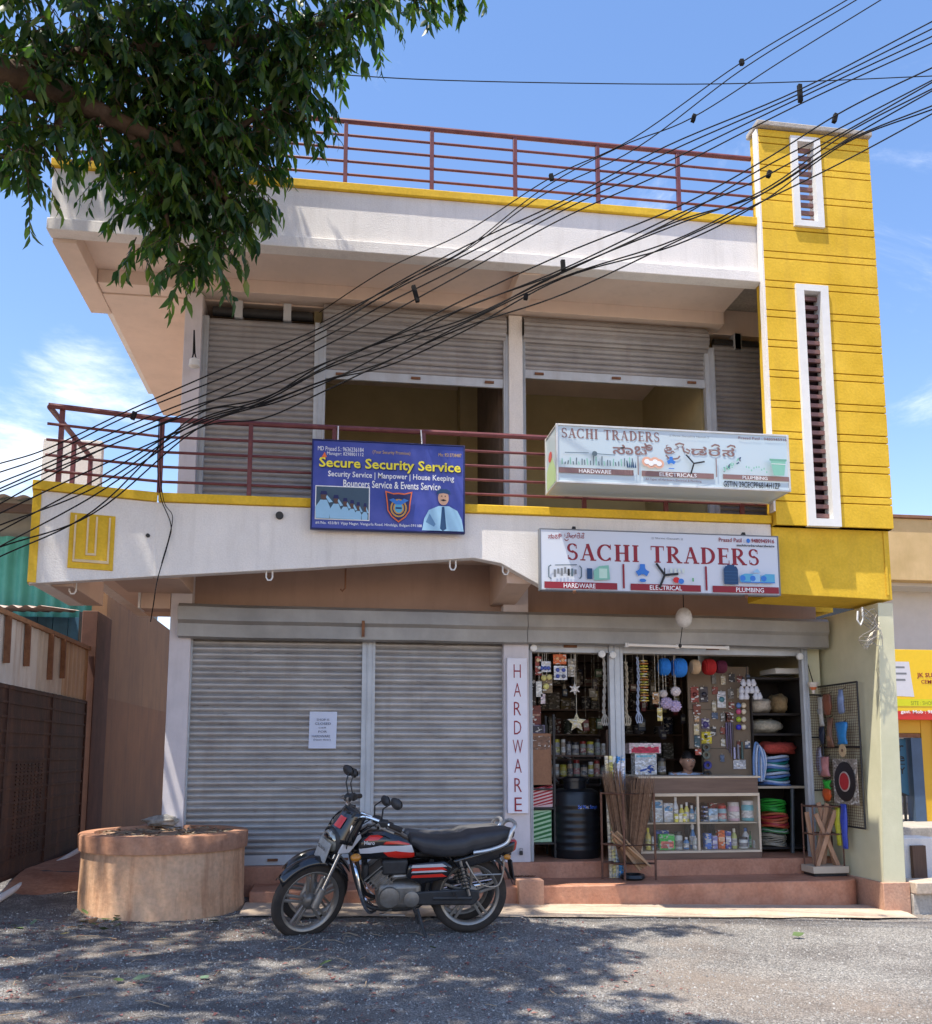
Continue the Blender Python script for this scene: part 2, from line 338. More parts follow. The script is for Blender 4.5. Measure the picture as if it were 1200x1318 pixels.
def yp(u, v):
    x = -9 + 22 * u; y = -3 + 15.5 * v
    return (x, y, gz2(x, y) + .018 * mno.noise((x * 1.3, y * 1.3, 0)) + .008 * mno.noise((x * 5, y * 5, 3)))
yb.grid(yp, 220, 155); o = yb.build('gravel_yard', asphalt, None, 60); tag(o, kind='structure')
# loose chips lying on the yard
chips = MB(); rc = random.Random(3)
for i in range(30000):
    y = 3.6 + 5.0 * rc.random() ** 1.2; x = -3.6 + 9.4 * rc.random()
    if abs(x - .14 * y) > .62 * y: continue
    z = yp((x + 9) / 22, (y + 3) / 15.5)[2]; s = .0035 + .008 * rc.random() ** 3; a = rc.random() * 6.3
    ca, sa = math.cos(a) * s, math.sin(a) * s; h = s * (.5 + .7 * rc.random())
    chips.add([(x + ca, y + sa, z), (x - sa * .8, y + ca * .8, z), (x - ca, y - sa, z), (x + sa * .7, y - ca * .7, z), (x + ca * .3, y + sa * .2, z + h), (x - ca * .4, y - sa * .3, z + h * .9)],
              [(0, 1, 4), (1, 5, 4), (1, 2, 5), (2, 3, 5), (3, 4, 5), (3, 0, 4)])
chip_m = mat('stone_chips', (.16, .155, .15), c2=(.48, .46, .43), rough=.9, scale=37., var=.2)
o = chips.build('loose_gravel', chip_m, None, 0); tag(o, 'loose grey stone chips scattered over the yard', 'gravel', kind='stuff')
# red earth of the side lane
def ep(u, v):
    x = -2.88 + 1.4 * u; y = 8.62 + 9 * v
    return (x, y, gz2(x, y) + .016 - .05 * max(0, 1 - v * 14) + .012 * mno.noise((x * 3, y * 2, 7)))
eb = MB(); eb.grid(ep, 20, 60); o = eb.build('side_lane', mat('red_earth', (.30, .13, .075), c2=(.42, .22, .14), rough=.95, scale=3, bump=.4, bscale=30, fine=.15)); tag(o, kind='structure')
# cement apron in front of the steps
ab = MB()
ab.grid(lambda u, v: (-.75 + 6.2 * u, 8.32 + .62 * v + (.05 * mno.noise((u * 20, 0, 0)) if v == 0 else 0), gz2(-.75 + 6.2 * u, 8.5) + .012 + (.022 * min(1, v * 4) )), 60, 4)
o = ab.build('pavement', mat('cement_apron', (.50, .38, .28), c2=(.58, .47, .36), rough=.9, scale=3.5, bump=.3, bscale=40, fine=.1)); tag(o, kind='structure')  # warm pale cement colour

# ---------------------------------------------------------------- the shop building
YF, YS, F0 = 8.5, 9.55, .355
BL = thing('shop_building', 'two storey white shop building with yellow stair tower and grey rolling shutters', 'building', (1.3, 9.5, 0))
XL, XR = -1.60, 5.30                                # left outer face, right side wall inner face
# plinth and steps
st = MB(); st.prism([(-.72, 8.90), (5.05, 8.90), (5.17, 8.94), (5.24, 9.0), (5.28, 9.12), (5.28, 9.46), (-.72, 9.46)], -.12, .195, 'xy'); st.build('step', oxide, BL, 40, .012)
box('step', oxide, BL, -1.60, 5.29, 9.455, 13.2, .0, F0, .012)
box('step_block', oxide_pale, BL, at(667, 1130, 8.86).x, at(700, 1130, 8.86).x, 8.84, 9.06, .0, .262, .012)
# ground floor walls
box('column', lilac, BL, -1.61, -1.405, 9.44, 9.75, F0 - .3, 3.3, .006)
box('column', lilac, BL, 1.74, 2.005, 9.46, 9.75, F0, 3.3, .006)
box('wall', brownwall, BL, -1.602, 5.295, 9.60, 9.80, 2.60, 3.42, 0)
box('wall', tan, BL, -1.608, -1.40, 9.752, 13.2, .1, 3.42, 0)
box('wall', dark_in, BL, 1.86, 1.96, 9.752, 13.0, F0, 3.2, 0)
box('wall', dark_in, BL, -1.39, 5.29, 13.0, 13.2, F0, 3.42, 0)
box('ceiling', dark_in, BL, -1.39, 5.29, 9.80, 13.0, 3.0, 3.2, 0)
box('wall', green_wall, BL, at(1043, 960, 9.6).x, XR - .002, 9.58, 9.72, F0, 2.6, .005)
# right side wall: its front edge leans out to carry the balcony
sw = MB()
for a in (XR, XR + .23):
    sw.v += [(a, 8.62 if a == XR else 8.60, .10), (a + (.06 if a == XR else -.01), 8.505, 2.93), (a + (.06 if a == XR else -.01), 13.2, 2.93), (a, 13.2, .10)]
sw.f += [(0, 1, 2, 3), (4, 7, 6, 5), (0, 4, 5, 1), (1, 5, 6, 2), (2, 6, 7, 3), (3, 7, 4, 0)]
sw.build('wall', green_wall, BL, 40, .008)
box('skirting', oxide_pale, BL, XR - .018, XR + .26, 8.585, 13.0, -.15, .205, .006)
# balcony slab, fascia, beams
box('slab', soffit_m, BL, -1.60, 5.29, 8.62, 9.60, 3.42, 3.56, 0)
def zf(px, py): return at(px, py, YF)
B = (-1.594, 8.5); A = (-2.58, 8.24)
pts = [at(205, 742, YF), at(400, 731, YF), at(610, 718, YF), at(645, 725, YF), at(702, 757, YF)]
B = (-1.604, 8.5); poly = [(B[0], 3.69)] + [(p.x, p.z) for p in pts] + [(4.262, 2.99), (4.262, 3.69)]
poly[1] = (B[0], pts[0].z)
fm = MB(); fm.prism(poly, YF, YF + .12); fm.build('fascia', white_wall, BL, 40, .005)
def flare(t, d=0.): return (A[0] + (B[0] - A[0]) * t - d * .255, A[1] + (B[1] - A[1]) * t + d * .967)
fl = MB(); zA, zB = 2.87, pts[0].z
for d in (0, .12):
    a = flare(0, d); bb = flare(1, d); fl.v += [(*a, zA), (*bb, zB), (*bb, 3.69), (*a, 3.69)]
fl.f += [(0, 1, 2, 3), (4, 7, 6, 5), (0, 4, 5, 1), (1, 5, 6, 2), (2, 6, 7, 3), (3, 7, 4, 0)]
fl.build('fascia', white_wall, BL, 40, .005)
box('fascia_joint', white_wall, BL, -1.622, -1.586, 8.4975, 8.615, pts[0].z + .002, 3.688, .002)
# yellow coping and edge band
box('coping', yellow, BL, -1.597, 4.262, 8.470, 8.66, 3.692, 3.775, .008)
cp = MB(); a0, a1, b0, b1 = flare(-.02, -.03), flare(-.02, .15), flare(.995, -.03), flare(.995, .15)
cp.add([(*a0, 3.692), (*b0, 3.692), (*b1, 3.692), (*a1, 3.692), (*a0, 3.775), (*b0, 3.775), (*b1, 3.775), (*a1, 3.775)],
       [(0, 3, 2, 1), (4, 5, 6, 7), (0, 1, 5, 4), (1, 2, 6, 5), (2, 3, 7, 6), (3, 0, 4, 7)]); cp.build('coping', yellow, BL, 40, .006)
def fl_box(name, m, t0, t1, z0, z1, d0, d1, bevel=.003):
    mb = MB(); q = [flare(t0, d0), flare(t1, d0), flare(t1, d1), flare(t0, d1)]
    mb.add([(*p, z0) for p in q] + [(*p, z1) for p in q], [(0, 3, 2, 1), (4, 5, 6, 7), (0, 1, 5, 4), (1, 2, 6, 5), (2, 3, 7, 6), (3, 0, 4, 7)])
    return mb.build(name, m, BL, 40, bevel)
fl_box('edge_band', yellow, -.012, .055, zA + .012, 3.69, -.014, .115)
T0, T1 = .29, .655; worn_y = mat('worn_yellow_edge', (.74, .58, .34), rough=.8)
fl_box('relief_panel', yellow, T0, T1, 3.03, 3.52, -.012, .02)
for t in (T0 + .045, T0 + .145, T0 + .215, T1 - .045): fl_box('relief_bar', worn_y, t - .008, t + .008, 3.11 if abs(t - T0 - .18) > .1 else 3.17, 3.50, -.024, -.011, .002)
fl_box('relief_bar', worn_y, T0 + .037, T1 - .037, 3.085, 3.11, -.0245, -.011, .002); fl_box('relief_bar', worn_y, T0 + .137, T0 + .223, 3.15, 3.17, -.0245, -.011, .002)
# left return of the balcony, end beams and the cantilever brackets below
lb = MB(); lb.prism([(8.36, 2.885), (9.55, 2.885), (9.55, 3.25), (12.8, 3.25), (12.8, 3.69), (8.36, 3.69)], -2.60, -2.46, 'yz'); lb.build('fascia', white_wall, BL, 40, .004)
box('beam', tan, BL, -2.455, -2.28, 8.45, 9.55, 2.89, 3.245, .004)
box('soffit', soffit_m, BL, -2.455, -1.612, 9.70, 12.8, 3.25, 3.36, 0)
box('soffit', tan, BL, -2.02, -1.40, 8.625, 9.44, 3.015, 3.41, .004)
box('beam', tan, BL, -1.90, -1.615, 9.445, 9.70, 2.86, 3.24, .004)
box('beam_end', white_trim, BL, -1.925, -1.903, 9.44, 9.70, 2.86, 3.02, .002)
br = MB(); br.prism([(8.62, 3.05), (9.34, 2.98), (9.60, 2.98), (9.60, 3.42), (8.62, 3.42)], 1.62, 1.86, 'yz'); br.build('bracket', tan, BL, 40, .004)
box('wall', white_wall, BL, -3.05, -2.46, 9.9, 10.0, 3.695, 4.70, .004)
# rolling shutters ---------------------------------------------------------
SLAT = {}
def slat_mesh(w, m):
    k = (round(w, 3), m.name)
    if k not in SLAT:
        mb = MB(); prof = [(0.008, -.004), (-.006, .008), (-.013, .022), (-.013, .038), (-.006, .050), (.006, .057), (.010, .066)]
        vs = [(x, y, z) for x in (0, w) for y, z in prof]; n = len(prof)
        mb.add(vs, [(i, i + 1, n + i + 1, n + i) for i in range(n - 1)]); SLAT[k] = mb.mesh('slat', m, (0, 0, 0), 50)
    return SLAT[k]
def shutter(x0, x1, z0, z1, Y, m, label=None, handles=True):
    s = link('shutter', MB().box(x0, x1, Y - .018, Y + .012, z0, z0 + .095).mesh('bottom_bar', channel, base_of(BL)), BL)
    if label: s['label'] = label
    z = z0 + .097; off = base_of(s)
    while z < z1:
        o_ = link('slat', slat_mesh(x1 - x0, m), s, (x0, Y + R.uniform(-.004, .004), z)); o_.rotation_euler = (R.uniform(-.05, .05), R.uniform(-.0012, .0012), R.uniform(-.002, .002)); z += .0605
    if handles:
        for xx in (x0 + .16, (x0 + x1) / 2, x1 - .16):
            MB().bar((xx - .05, Y - .03, z0 + .05), (xx + .05, Y - .03, z0 + .05), .016, .024).build('handle', rust, s, 40)
    return s
xa, xb, xc, xd = at(243, 960, YS).x, at(465, 960, YS).x, at(481, 960, YS).x, at(648, 960, YS).x
shutter(xa, xb, F0 + .004, 2.62, YS, steel); shutter(xc, xd, F0 + .004, 2.62, YS, steel)
def guide(x0, x1, z0, z1, Y): 
    mb = MB().box(x0, x1, Y - .045, Y + .03, z0, z1); w = x1 - x0
    mb.box(x0 + w * .36, x0 + w * .42, Y - .058, Y - .0455, z0, z1).box(x1 - w * .22, x1 - w * .12, Y - .055, Y - .0455, z0, z1)
    return mb.build('guide_channel', channel, BL, 40, .002)
guide(xa - .06, xa + .004, F0, 2.62, YS); guide(xb - .004, xc + .004, F0, 2.62, YS); guide(xd - .004, xd + .055, F0, 2.62, YS)
guide(at(785, 960, YS).x, at(803, 960, YS).x, F0, 2.62, YS); guide(2.006, 2.05, F0, 2.62, YS)
guide(at(1035, 960, YS).x, at(1043, 960, YS).x, F0, 2.62, YS)
# the two raised shop shutters: bottom bars just under the hood
for a, b_ in ((2.05, at(785, 960, YS).x), (at(803, 960, YS).x, at(1035, 960, YS).x)):
    box('raised_shutter', channel, BL, a, b_, YS - .02, YS + .012, 2.495, 2.62, .003)
    MB().bar(((a + b_) / 2 - .07, YS - .035, 2.56), ((a + b_) / 2 + .07, YS - .035, 2.56), .02, .03).build('handle', rust, BL)
# hood over all the shutters: three dented lengths of sheet
def hood(x0, x1, k):
    mb = MB(); n = 24; prof = [(9.59, 2.905), (9.36, 2.895), (9.315, 2.86), (9.315, 2.735), (9.345, 2.70), (9.345, 2.575), (9.42, 2.562)]
    def fn(u, v):
        i = v * (len(prof) - 1); y, z = prof[int(round(i))]; x = x0 + (x1 - x0) * u
        return (x, y + .010 * mno.noise((x * 1.7, z * 6, k)), z + .012 * mno.noise((x * .9, 3, k)) - (.02 if v < .4 else .0) * (x - 1) / 8)
    mb.grid(fn, n, len(prof) - 1)
    for xx, s_ in ((x0, -1), (x1, 1)):
        mb.add([(xx, y + .010 * mno.noise((xx * 1.7, z * 6, k)), z + .012 * mno.noise((xx * .9, 3, k)) - (.02 if j < 3 else 0) * (xx - 1) / 8) for j, (y, z) in enumerate(prof)], [tuple(range(len(prof)))])
    mb.build('shutter_hood', hoodm, BL, 30)
hood(-1.52, 1.97, 1); hood(1.975, 5.285, 2)
MB().box(.27, .30, 9.308, 9.33, 2.60, 2.76).build('hood_rivet', rust, BL); 
# upper floor --------------------------------------------------------------
YU = 9.55; ZT = 6.2
u = [at(265, 520, YU).x, at(404, 520, YU).x, at(418, 520, YU).x, at(648, 470, YU).x, at(675, 470, YU).x, at(906, 470, YU).x, at(918, 470, YU).x, 4.78]
box('column', lilac, BL, -1.60, u[0] - .06, YU - .10, 9.85, 3.56, ZT, .006)
box('column', white_wall, BL, u[3] + .05, u[4] - .03, YU - .06, 9.85, 3.56, ZT, .006)
box('slab', cement, BL, -1.60, 5.29, 9.60, 13.2, 3.425, 3.565, 0)
box('wall', olive, BL, -1.60, 5.29, 11.7, 11.8, 3.56, ZT, 0); box('wall', tan, BL, -1.60, 5.29, 13.0, 13.2, 3.56, ZT, 0); box('wall', yellow, BL, 5.295, 5.505, 9.605, 13.2, 3.0, 6.50, 0); box('wall', tan, BL, -1.604, -1.45, 9.86, 13.0, 3.56, ZT, 0)
box('wall', olive, BL, u[1] - .02, u[1] + .06, 9.70, 13.0, 3.56, ZT, 0); box('wall', olive, BL, u[5] + .02, u[5] + .12, 9.70, 13.0, 3.56, ZT, 0)
box('wall', dark_in, BL, u[3] + .0, u[3] + .16, 9.86, 12.0, 3.56, ZT, 0)
box('column', olive, BL, at(590, 520, 11.6).x, at(640, 520, 11.6).x, 11.4, 11.69, 3.56, ZT, 0)
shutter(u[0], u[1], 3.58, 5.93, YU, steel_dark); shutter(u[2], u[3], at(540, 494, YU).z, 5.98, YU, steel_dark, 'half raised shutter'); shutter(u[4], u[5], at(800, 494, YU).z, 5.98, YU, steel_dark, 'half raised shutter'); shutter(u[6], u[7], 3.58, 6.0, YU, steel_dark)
for a, b_ in ((u[1] - .004, u[2] + .004), (u[0] - .06, u[0] + .004), (u[3] - .004, u[3] + .05), (u[4] - .03, u[4] + .004), (u[5] - .004, u[6] + .004)): guide(a, b_, 3.57, 5.98, YU)
# rolled shutter drums above the openings, ribbed like the slats
def drum(x0, x1, zc, rr):
    mb = MB(); n = 9
    for i in range(n):
        a0 = rad(100 + i * 18); a1 = rad(100 + (i + 1) * 18); am = (a0 + a1) / 2
        P = [(9.60 + rr * math.cos(a) * k, zc + rr * math.sin(a) * k) for a, k in ((a0, 1), (am, 1.07), (a1, 1))]
        mb.add([(x, y, z) for x in (x0, x1) for y, z in P], [(0, 1, 4, 3), (1, 2, 5, 4)])
    mb.box(x0 + .01, x1 - .01, 9.60 - rr * .6, 9.60 + rr * .6, zc - rr * .6, zc + rr * .6)
    return mb.build('shutter_drum', steel_dark, BL, 50)
drum(u[2] - .03, u[3] + .02, 6.05, .165); drum(u[4] - .02, u[5] + .03, 6.05, .165)
for a, b_, zc in ((u[0], u[1], 6.08), (u[6], u[7], 6.08)):
    MB().tube([(a + .03, 9.60, zc), (b_ - .03, 9.60, zc)], .05, 12).build('shutter_axle', black_iron, BL)
    for xx in (a + .3, b_ - .3): box('axle_bracket', channel, BL, xx - .04, xx + .04, 9.52, 9.68, zc - .09, zc + .1, .003)
# roof: soffit with drop beams, fascia, parapet, coping
box('soffit', soffit_m, BL, -2.69, 4.27, 8.62, 9.62, 6.36, 6.50, 0)
box('soffit', soffit_m, BL, -2.47, 5.29, 9.62, 13.2, ZT, 6.50, 0)
box('roof_beam', soffit_m, BL, -2.69, -2.475, 8.622, 10.06, 6.19, 6.36, .004)
box('roof_beam', soffit_m, BL, -2.47, 4.27, 9.40, 9.615, 6.215, 6.36, .004)
box('roof_beam', soffit_m, BL, u[3] + .0, u[4] - .02, 8.622, 9.40, 6.21, 6.36, .004)
box('roof_fascia', white_wall, BL, -2.69, 4.27, 8.50, 8.62, 6.345, 6.862, .004)
box('roof_lip', white_wall, BL, -2.70, 4.27, 8.455, 8.618, 6.225, 6.34, .006)
box('coping', yellow, BL, -2.70, 4.262, 8.465, 8.66, 6.865, 6.945, .006)
box('parapet', white_wall, BL, -2.69, -2.57, 8.622, 13.2, 6.505, 6.862, .004)
box('roof_slab', cement, BL, -2.56, 5.48, 8.63, 13.2, 6.505, 6.56, 0)
# stair tower with grooved bands and two louvred slots --------------------
YT = 8.40; TX0, TX1 = 4.272, 5.515; TZ0, TZ1 = 3.665, 7.90
core = MB()
wu = [at(1017, 180, YT), at(1060, 293, YT)]; wl = [at(1026, 368, YT), at(1080, 676, YT)]
ux0, ux1, uz0, uz1 = at(1019, 235, YT).x, at(1057, 235, YT).x, at(1040, 293, YT).z, at(1036, 178, YT).z
lx0, lx1, lz0, lz1 = at(1031, 520, YT).x, at(1073, 520, YT).x, at(1060, 678, YT).z, at(1045, 368, YT).z
gx_ = [(TX0, TX1)]
def tower_rows():
    z = TZ0; k = 0
    while z < TZ1 - .001:
        h = .245 if k % 2 == 0 else .075
        z1 = min(TZ1, z + h); 
        if TZ1 - z1 < .03: z1 = TZ1
        yield z, z1; z = z1; k += 1
GAP = .011
def tower_cols(z0, z1):
    zm = (z0 + z1) / 2
    return None
for z0, z1 in tower_rows():
    cuts = [TX0] 
    spans = [(TX0, TX1, z0, z1)]
    for (hx0, hx1, hz0, hz1) in ((ux0, ux1, uz0, uz1), (lx0, lx1, lz0, lz1)):
        new = []
        for (a, b_, c, d) in spans:
            if d <= hz0 or c >= hz1: new.append((a, b_, c, d)); continue
            new.append((a, hx0, c, d)); new.append((hx1, b_, c, d))
            if c < hz0: new.append((hx0, hx1, c, hz0))
            if d > hz1: new.append((hx0, hx1, hz1, d))
        spans = new
    for (a, b_, c, d) in spans:
        zt = d - (GAP if d == z1 and d < TZ1 else 0)
        if zt - c < .004: continue
        box('facade_band', yellow, BL, a, b_, YT, YT + .028, c, zt, .003)
        
def tower_core(x0, x1, y0, y1, holes):
    # the wall behind the bands, left open at the slots
    for (a, b_, c, d) in holes: box('tower_wall', yellow, BL, a, b_, y0, y1, c, d, 0)
y0, y1 = YT + .0285, YT + .20
tower_core(0, 0, y0, y1, [(TX0 + .004, ux0, uz0, TZ1 - .004), (ux1, TX1 - .004, uz0, TZ1 - .004), (ux0, ux1, uz1, TZ1 - .004), (TX0 + .004, TX1 - .004, lz1, uz0), (TX0 + .004, lx0, lz0, lz1), (lx1, TX1 - .004, lz0, lz1), (TX0 + .004, TX1 - .004, TZ0 + .002, lz0)])
box('tower_wall', white_wall, BL, TX0 - .022, TX0 + .003, YT + .002, YT + .09, 3.80, TZ1 + .0, .004)
box('tower_wall', yellow, BL, TX1 - .12, TX1 - .002, YT + .201, 9.6, TZ0, TZ1 - .3, 0)
cap = MB(); cap.prism([(TX0 - .03, TZ1 + .012), (TX1 + .015, TZ1 + .004), (TX1 + .015, TZ1 + .06), (TX0 - .03, TZ1 + .07)], YT - .05, YT + .22); cap.build('tower_cap', cement, BL, 40, .01)
def slot(x0, x1, z0, z1, n, fw, lm):
    w = link('window', MB().box(x0 - .0, x0 + fw, YT - .03, YT + .12, z0, z1).box(x1 - fw, x1, YT - .03, YT + .12, z0, z1).box(x0 + fw, x1 - fw, YT - .03, YT + .12, z0, z0 + fw * .9).box(x0 + fw, x1 - fw, YT - .03, YT + .12, z1 - fw * .8, z1).mesh('window_frame', white_trim, base_of(BL)), BL)
    me = MB().cbox((0, 0, 0), (x1 - x0 - 2 * fw, .032, .040)).mesh('louvre', lm)
    zz0, zz1 = z0 + fw * .9, z1 - fw * .8
    for i in range(n): link('louvre', me, w, ((x0 + x1) / 2, YT + .06, zz0 + (i + .5) / n * (zz1 - zz0)))
slot(ux0, ux1, uz0, uz1, 10, .072, louvre_m); slot(lx0, lx1, lz0, lz1, 25, .085, louvre_m)
box('slot_shade_panel', mat('slot_shade_dark', (.05, .02, .02), rough=.9), BL, lx0 - .05, lx1 + .05, YT + .205, YT + .225, lz0, lz1, 0)  # dark panel added behind the lower slot, its shade put into the colour
# lower yellow block of the tower, set back under it
lo = MB(); lo.prism([(TX0 - .008, 2.99), (TX1 - .01, 2.955), (TX1 - .01, TZ0 - .004), (TX0 - .008, TZ0 - .004)], YF - .02, YF + .6); lo.build('tower_base', yellow, BL, 40, .006)
box('tower_base_lip', yellow, BL, TX1 - .075, TX1 - .05, YF - .032, YF - .0205, 3.0, TZ0 - .01, .003)
# U-shaped hooks of rebar under the balcony
for px, py in ((347, 735), (583, 722), (651, 728), (94, 752)):
    p = at(px, py, YF + .06); w = .028
    MB().tube([(p.x - w, p.y, p.z + .06), (p.x - w, p.y, p.z - .06), (p.x - w * .5, p.y, p.z - .085), (p.x + w * .5, p.y, p.z - .085), (p.x + w, p.y, p.z - .06), (p.x + w, p.y, p.z + .06)], .008, 6).build('rebar_hook', white_trim, BL)
p = at(445, 735, 9.0); MB().tube([(p.x, 9.0, 3.43), (p.x, 9.0, p.z - .17), (p.x - .03, 9.0, p.z - .2), (p.x - .045, 9.0, p.z - .18)], .01, 6).build('rebar_hook', rust, BL)
# drain spouts in the fascia
for px, py, r_ in ((360, 664, .035), (191, 690, .018)):
    p = at(px, py, YF); MB().lathe([(r_, 0), (r_, .03), (r_ * .6, .03), (r_ * .6, .001)], (p.x, YF - .03, p.z), 14, 'y').build('drain_spout', black_iron, BL)

# ---------------------------------------------------------------- railings
def railing(name, label, pts, zs, posts, top_r=.026, loc=None, r=.0135, pw=.04):
    t = thing(name, label, 'railing', loc or (pts[0][0], pts[0][1], zs[0] - .1))
    for i, z in enumerate(zs[1:]):
        MB().tube([(p[0], p[1], z) for p in pts], top_r if i == len(zs) - 2 else r, 8).build('rail', maroon, t)
    for (x, y) in posts: MB().box(x - pw / 2, x + pw / 2, y - pw / 2, y + pw / 2, zs[0], zs[-1] - .01).build('post', maroon, t, 40, .003)
    return t
zz = 4.492; yr = 8.565
rail_z = [3.775, at(320, 664 - 40, yr).z * 0 + 3.90, 4.04, 4.18, 4.325, zz]
pl = [(px, yr) for px in (at(207, 590, yr).x, at(322, 590, yr).x, at(430, 590, yr).x + .0, at(545, 600, yr).x, at(752, 640, yr).x, at(857, 640, yr).x, at(955, 645, yr).x)]
la = flare(.06, .09)
railing('balcony_railing', 'maroon tube railing along the first floor balcony carrying the signboards', [(la[0], la[1]), (B[0] + .02, yr), (4.25, yr)], rail_z, [(-2.44, la[1] + .06)] + pl, loc=(1.3, yr, 3.775))
railing('side_railing', 'maroon tube railing at the left end of the balcony running back from the corner', [(la[0], la[1] + .04), (la[0], 9.85)], [rail_z[0], rail_z[-1]], [(la[0], 9.2), (la[0], 9.82)], loc=(la[0], 9.0, 3.775))
yq = 8.56
rp = [(at(px, 200, yq).x, yq) for px in (120, 445, 556, 663, 769, 872, 975)] + [(-1.35, yq)]
railing('roof_railing', 'maroon tube railing along the flat roof edge above the upper shutters', [(-2.6, yq), (4.255, yq)], [6.945, 7.09, 7.23, 7.37, 7.51, 7.66], rp, loc=(1.0, yq, 6.945))

# ---------------------------------------------------------------- signs
ink = {}
def flat(name, rgb, rough=.6): return pm('print_' + name, rgb, var=.03, rough=rough, scale=20)
class Face:                                         # a printed face: u to the right, v downwards, both 0..1
    def __init__(s, x0, x1, z0, z1, Y, parent): s.x0, s.x1, s.z0, s.z1, s.Y, s.p, s.k = x0, x1, z0, z1, Y, parent, 0
    def P(s, off):
        return lambda u, v: (s.x0 + (s.x1 - s.x0) * u, s.Y - off, s.z1 - (s.z1 - s.z0) * v)
    def lay(s): s.k += 1; return .0012 + .0005 * s.k
    def words(s, t, u0, u1, v0, v1, m, bold=.0, name='lettering'):
        P = s.P(s.lay()); mb = MB(); lettering(mb, t, P, u0, u1, v1, v0, bold); return mb.build(name, m, s.p, 0)
    def serif(s, t, u0, u1, v0, v1, m):
        P = s.P(s.lay()); mb = MB(); serif(mb, t, P, u0, u1, v1, v0); return mb.build('lettering', m, s.p, 0)
    def rect(s, u0, u1, v0, v1, m, name='print'):
        P = s.P(s.lay()); return MB().add([P(u0, v1), P(u1, v1), P(u1, v0), P(u0, v0)], [(0, 1, 2, 3)]).build(name, m, s.p, 0)
    def poly(s, pts, m, name='print'):
        P = s.P(s.lay()); return MB().add([P(a, b) for a, b in pts], [tuple(range(len(pts)))]).build(name, m, s.p, 0)
    def disc(s, u, v, ru, rv, m, n=20, name='print'):
        return s.poly([(u + ru * math.cos(2 * math.pi * i / n), v + rv * math.sin(2 * math.pi * i / n)) for i in range(n)], m, name)
    def stroke(s, pts, w, m, name='print'):
        asp = (s.x1 - s.x0) / (s.z1 - s.z0); P = s.P(s.lay()); mb = MB()
        mb.ribbon([(a * asp, b, w) for a, b in pts], lambda a, b: P(a / asp, b)); return mb.build(name, m, s.p, 0)
def kannada_traders(F, u0, u1, v0, v1, m, bo, sw):
    w = (u1 - u0); h = v1 - v0; bt = v0 + h * .70; tp = v0 + h * .16
    def X(t): return u0 + w * t
    for ch, a, b_ in (('\u0c9f', .0, .215), ('\u0ca1', .37, .585), ('\u0cb0', .61, .77), ('\u0cb8', .80, .97)): F.words(ch, X(a), X(b_), tp, bt, m, bo)
    def V(t): return v0 + h * t
    F.stroke([(X(.02), V(.78)), (X(.05), V(.93)), (X(.11), V(1.0)), (X(.18), V(.95)), (X(.21), V(.80))], sw, m, 'lettering')                      # ra below the first letter
    F.stroke([(X(.15), V(.14)), (X(.21), V(.04)), (X(.27), V(.10)), (X(.25), V(.24)), (X(.27), V(.5)), (X(.33), V(.62)), (X(.35), V(.45)), (X(.30), V(.36))], sw, m, 'lettering')
    for t in (.70, .92): F.stroke([(X(t - .05), V(.14)), (X(t), V(.02)), (X(t + .05), V(.06)), (X(t + .06), V(.16))], sw, m, 'lettering')         # the two vowel-killing hooks
i_white, i_navy, i_yel, i_black, i_mar = flat('white', (236, 238, 240)), flat('navy', (24, 34, 92)), flat('yellow', (236, 222, 60)), flat('black', (22, 22, 26)), flat('maroon', (140, 26, 44))
i_blue, i_cyan, i_grey, i_fade = flat('blue', (52, 120, 205)), flat('cyan', (88, 170, 205)), flat('grey', (120, 124, 130)), flat('faded_maroon', (134, 104, 102))
i_skin, i_tan, i_orange, i_green, i_pink, i_red = flat('skin', (200, 160, 135)), flat('tan', (205, 170, 90)), flat('orange', (226, 110, 50)), flat('green', (80, 165, 90)), flat('pink', (205, 60, 90)), flat('red', (205, 40, 40))
i_shirt = flat('shirt_blue', (150, 195, 225)); i_sea = flat('sea_green', (130, 190, 170)); i_dkblue = flat('dark_blue', (20, 66, 110)); i_gold = flat('gold', (196, 150, 70))
# blue security banner on the railing
x0, x1, z0, z1 = -.226, 1.173, 3.478, 4.305
S = thing('banner_sign', 'blue printed banner with yellow lettering, a shield and a guard, hung on the balcony railing', 'sign', ((x0 + x1) / 2, 8.42, z0))
box('board', mat('blue_vinyl', lin((38, 62, 158)), c2=lin((74, 84, 170)), rough=.42, scale=2.6), S, x0, x1, 8.40, 8.425, z0, z1, .003)
for a, b_, c, d in ((x0 - .012, x0, z0 - .012, z1 + .012), (x1, x1 + .012, z0 - .012, z1 + .012), (x0, x1, z1, z1 + .012), (x0, x1, z0 - .012, z0)): box('frame', i_navy, S, a, b_, 8.392, 8.44, c, d, .002)
for t in (.16, .72): MB().tube([(x0 + (x1 - x0) * t, 8.43, z1), (x0 + (x1 - x0) * t, 8.47, z1 + .08), (x0 + (x1 - x0) * t, 8.54, 4.50)], .006, 6).build('hanger', white_trim, S)
F = Face(x0, x1, z0, z1, 8.40, S)
for t, a, b_, c, d, m, bo in (('MD Prasad S.: 9636236184', .03, .33, .065, .115, i_white, 0), ('Manager: 8298801112', .09, .33, .125, .175, i_white, 0), ('(Your Security Promises)', .39, .64, .085, .135, i_tan, 0), ('Mo: 9513738487', .83, .985, .085, .125, i_tan, 0),
     ('Security Service | Manpower | House Keeping', .10, .935, .345, .43, i_white, .012), ('Bouncers Service & Events Service', .20, .845, .44, .525, i_white, .012), ('#1/No. 433/B/1 Vijay Nagar, Vengurla Road, Hindalga, Belgavi-591108', .025, .72, .925, .965, i_white, .006)):
    F.words(t, a, b_, c, d, m, bo)
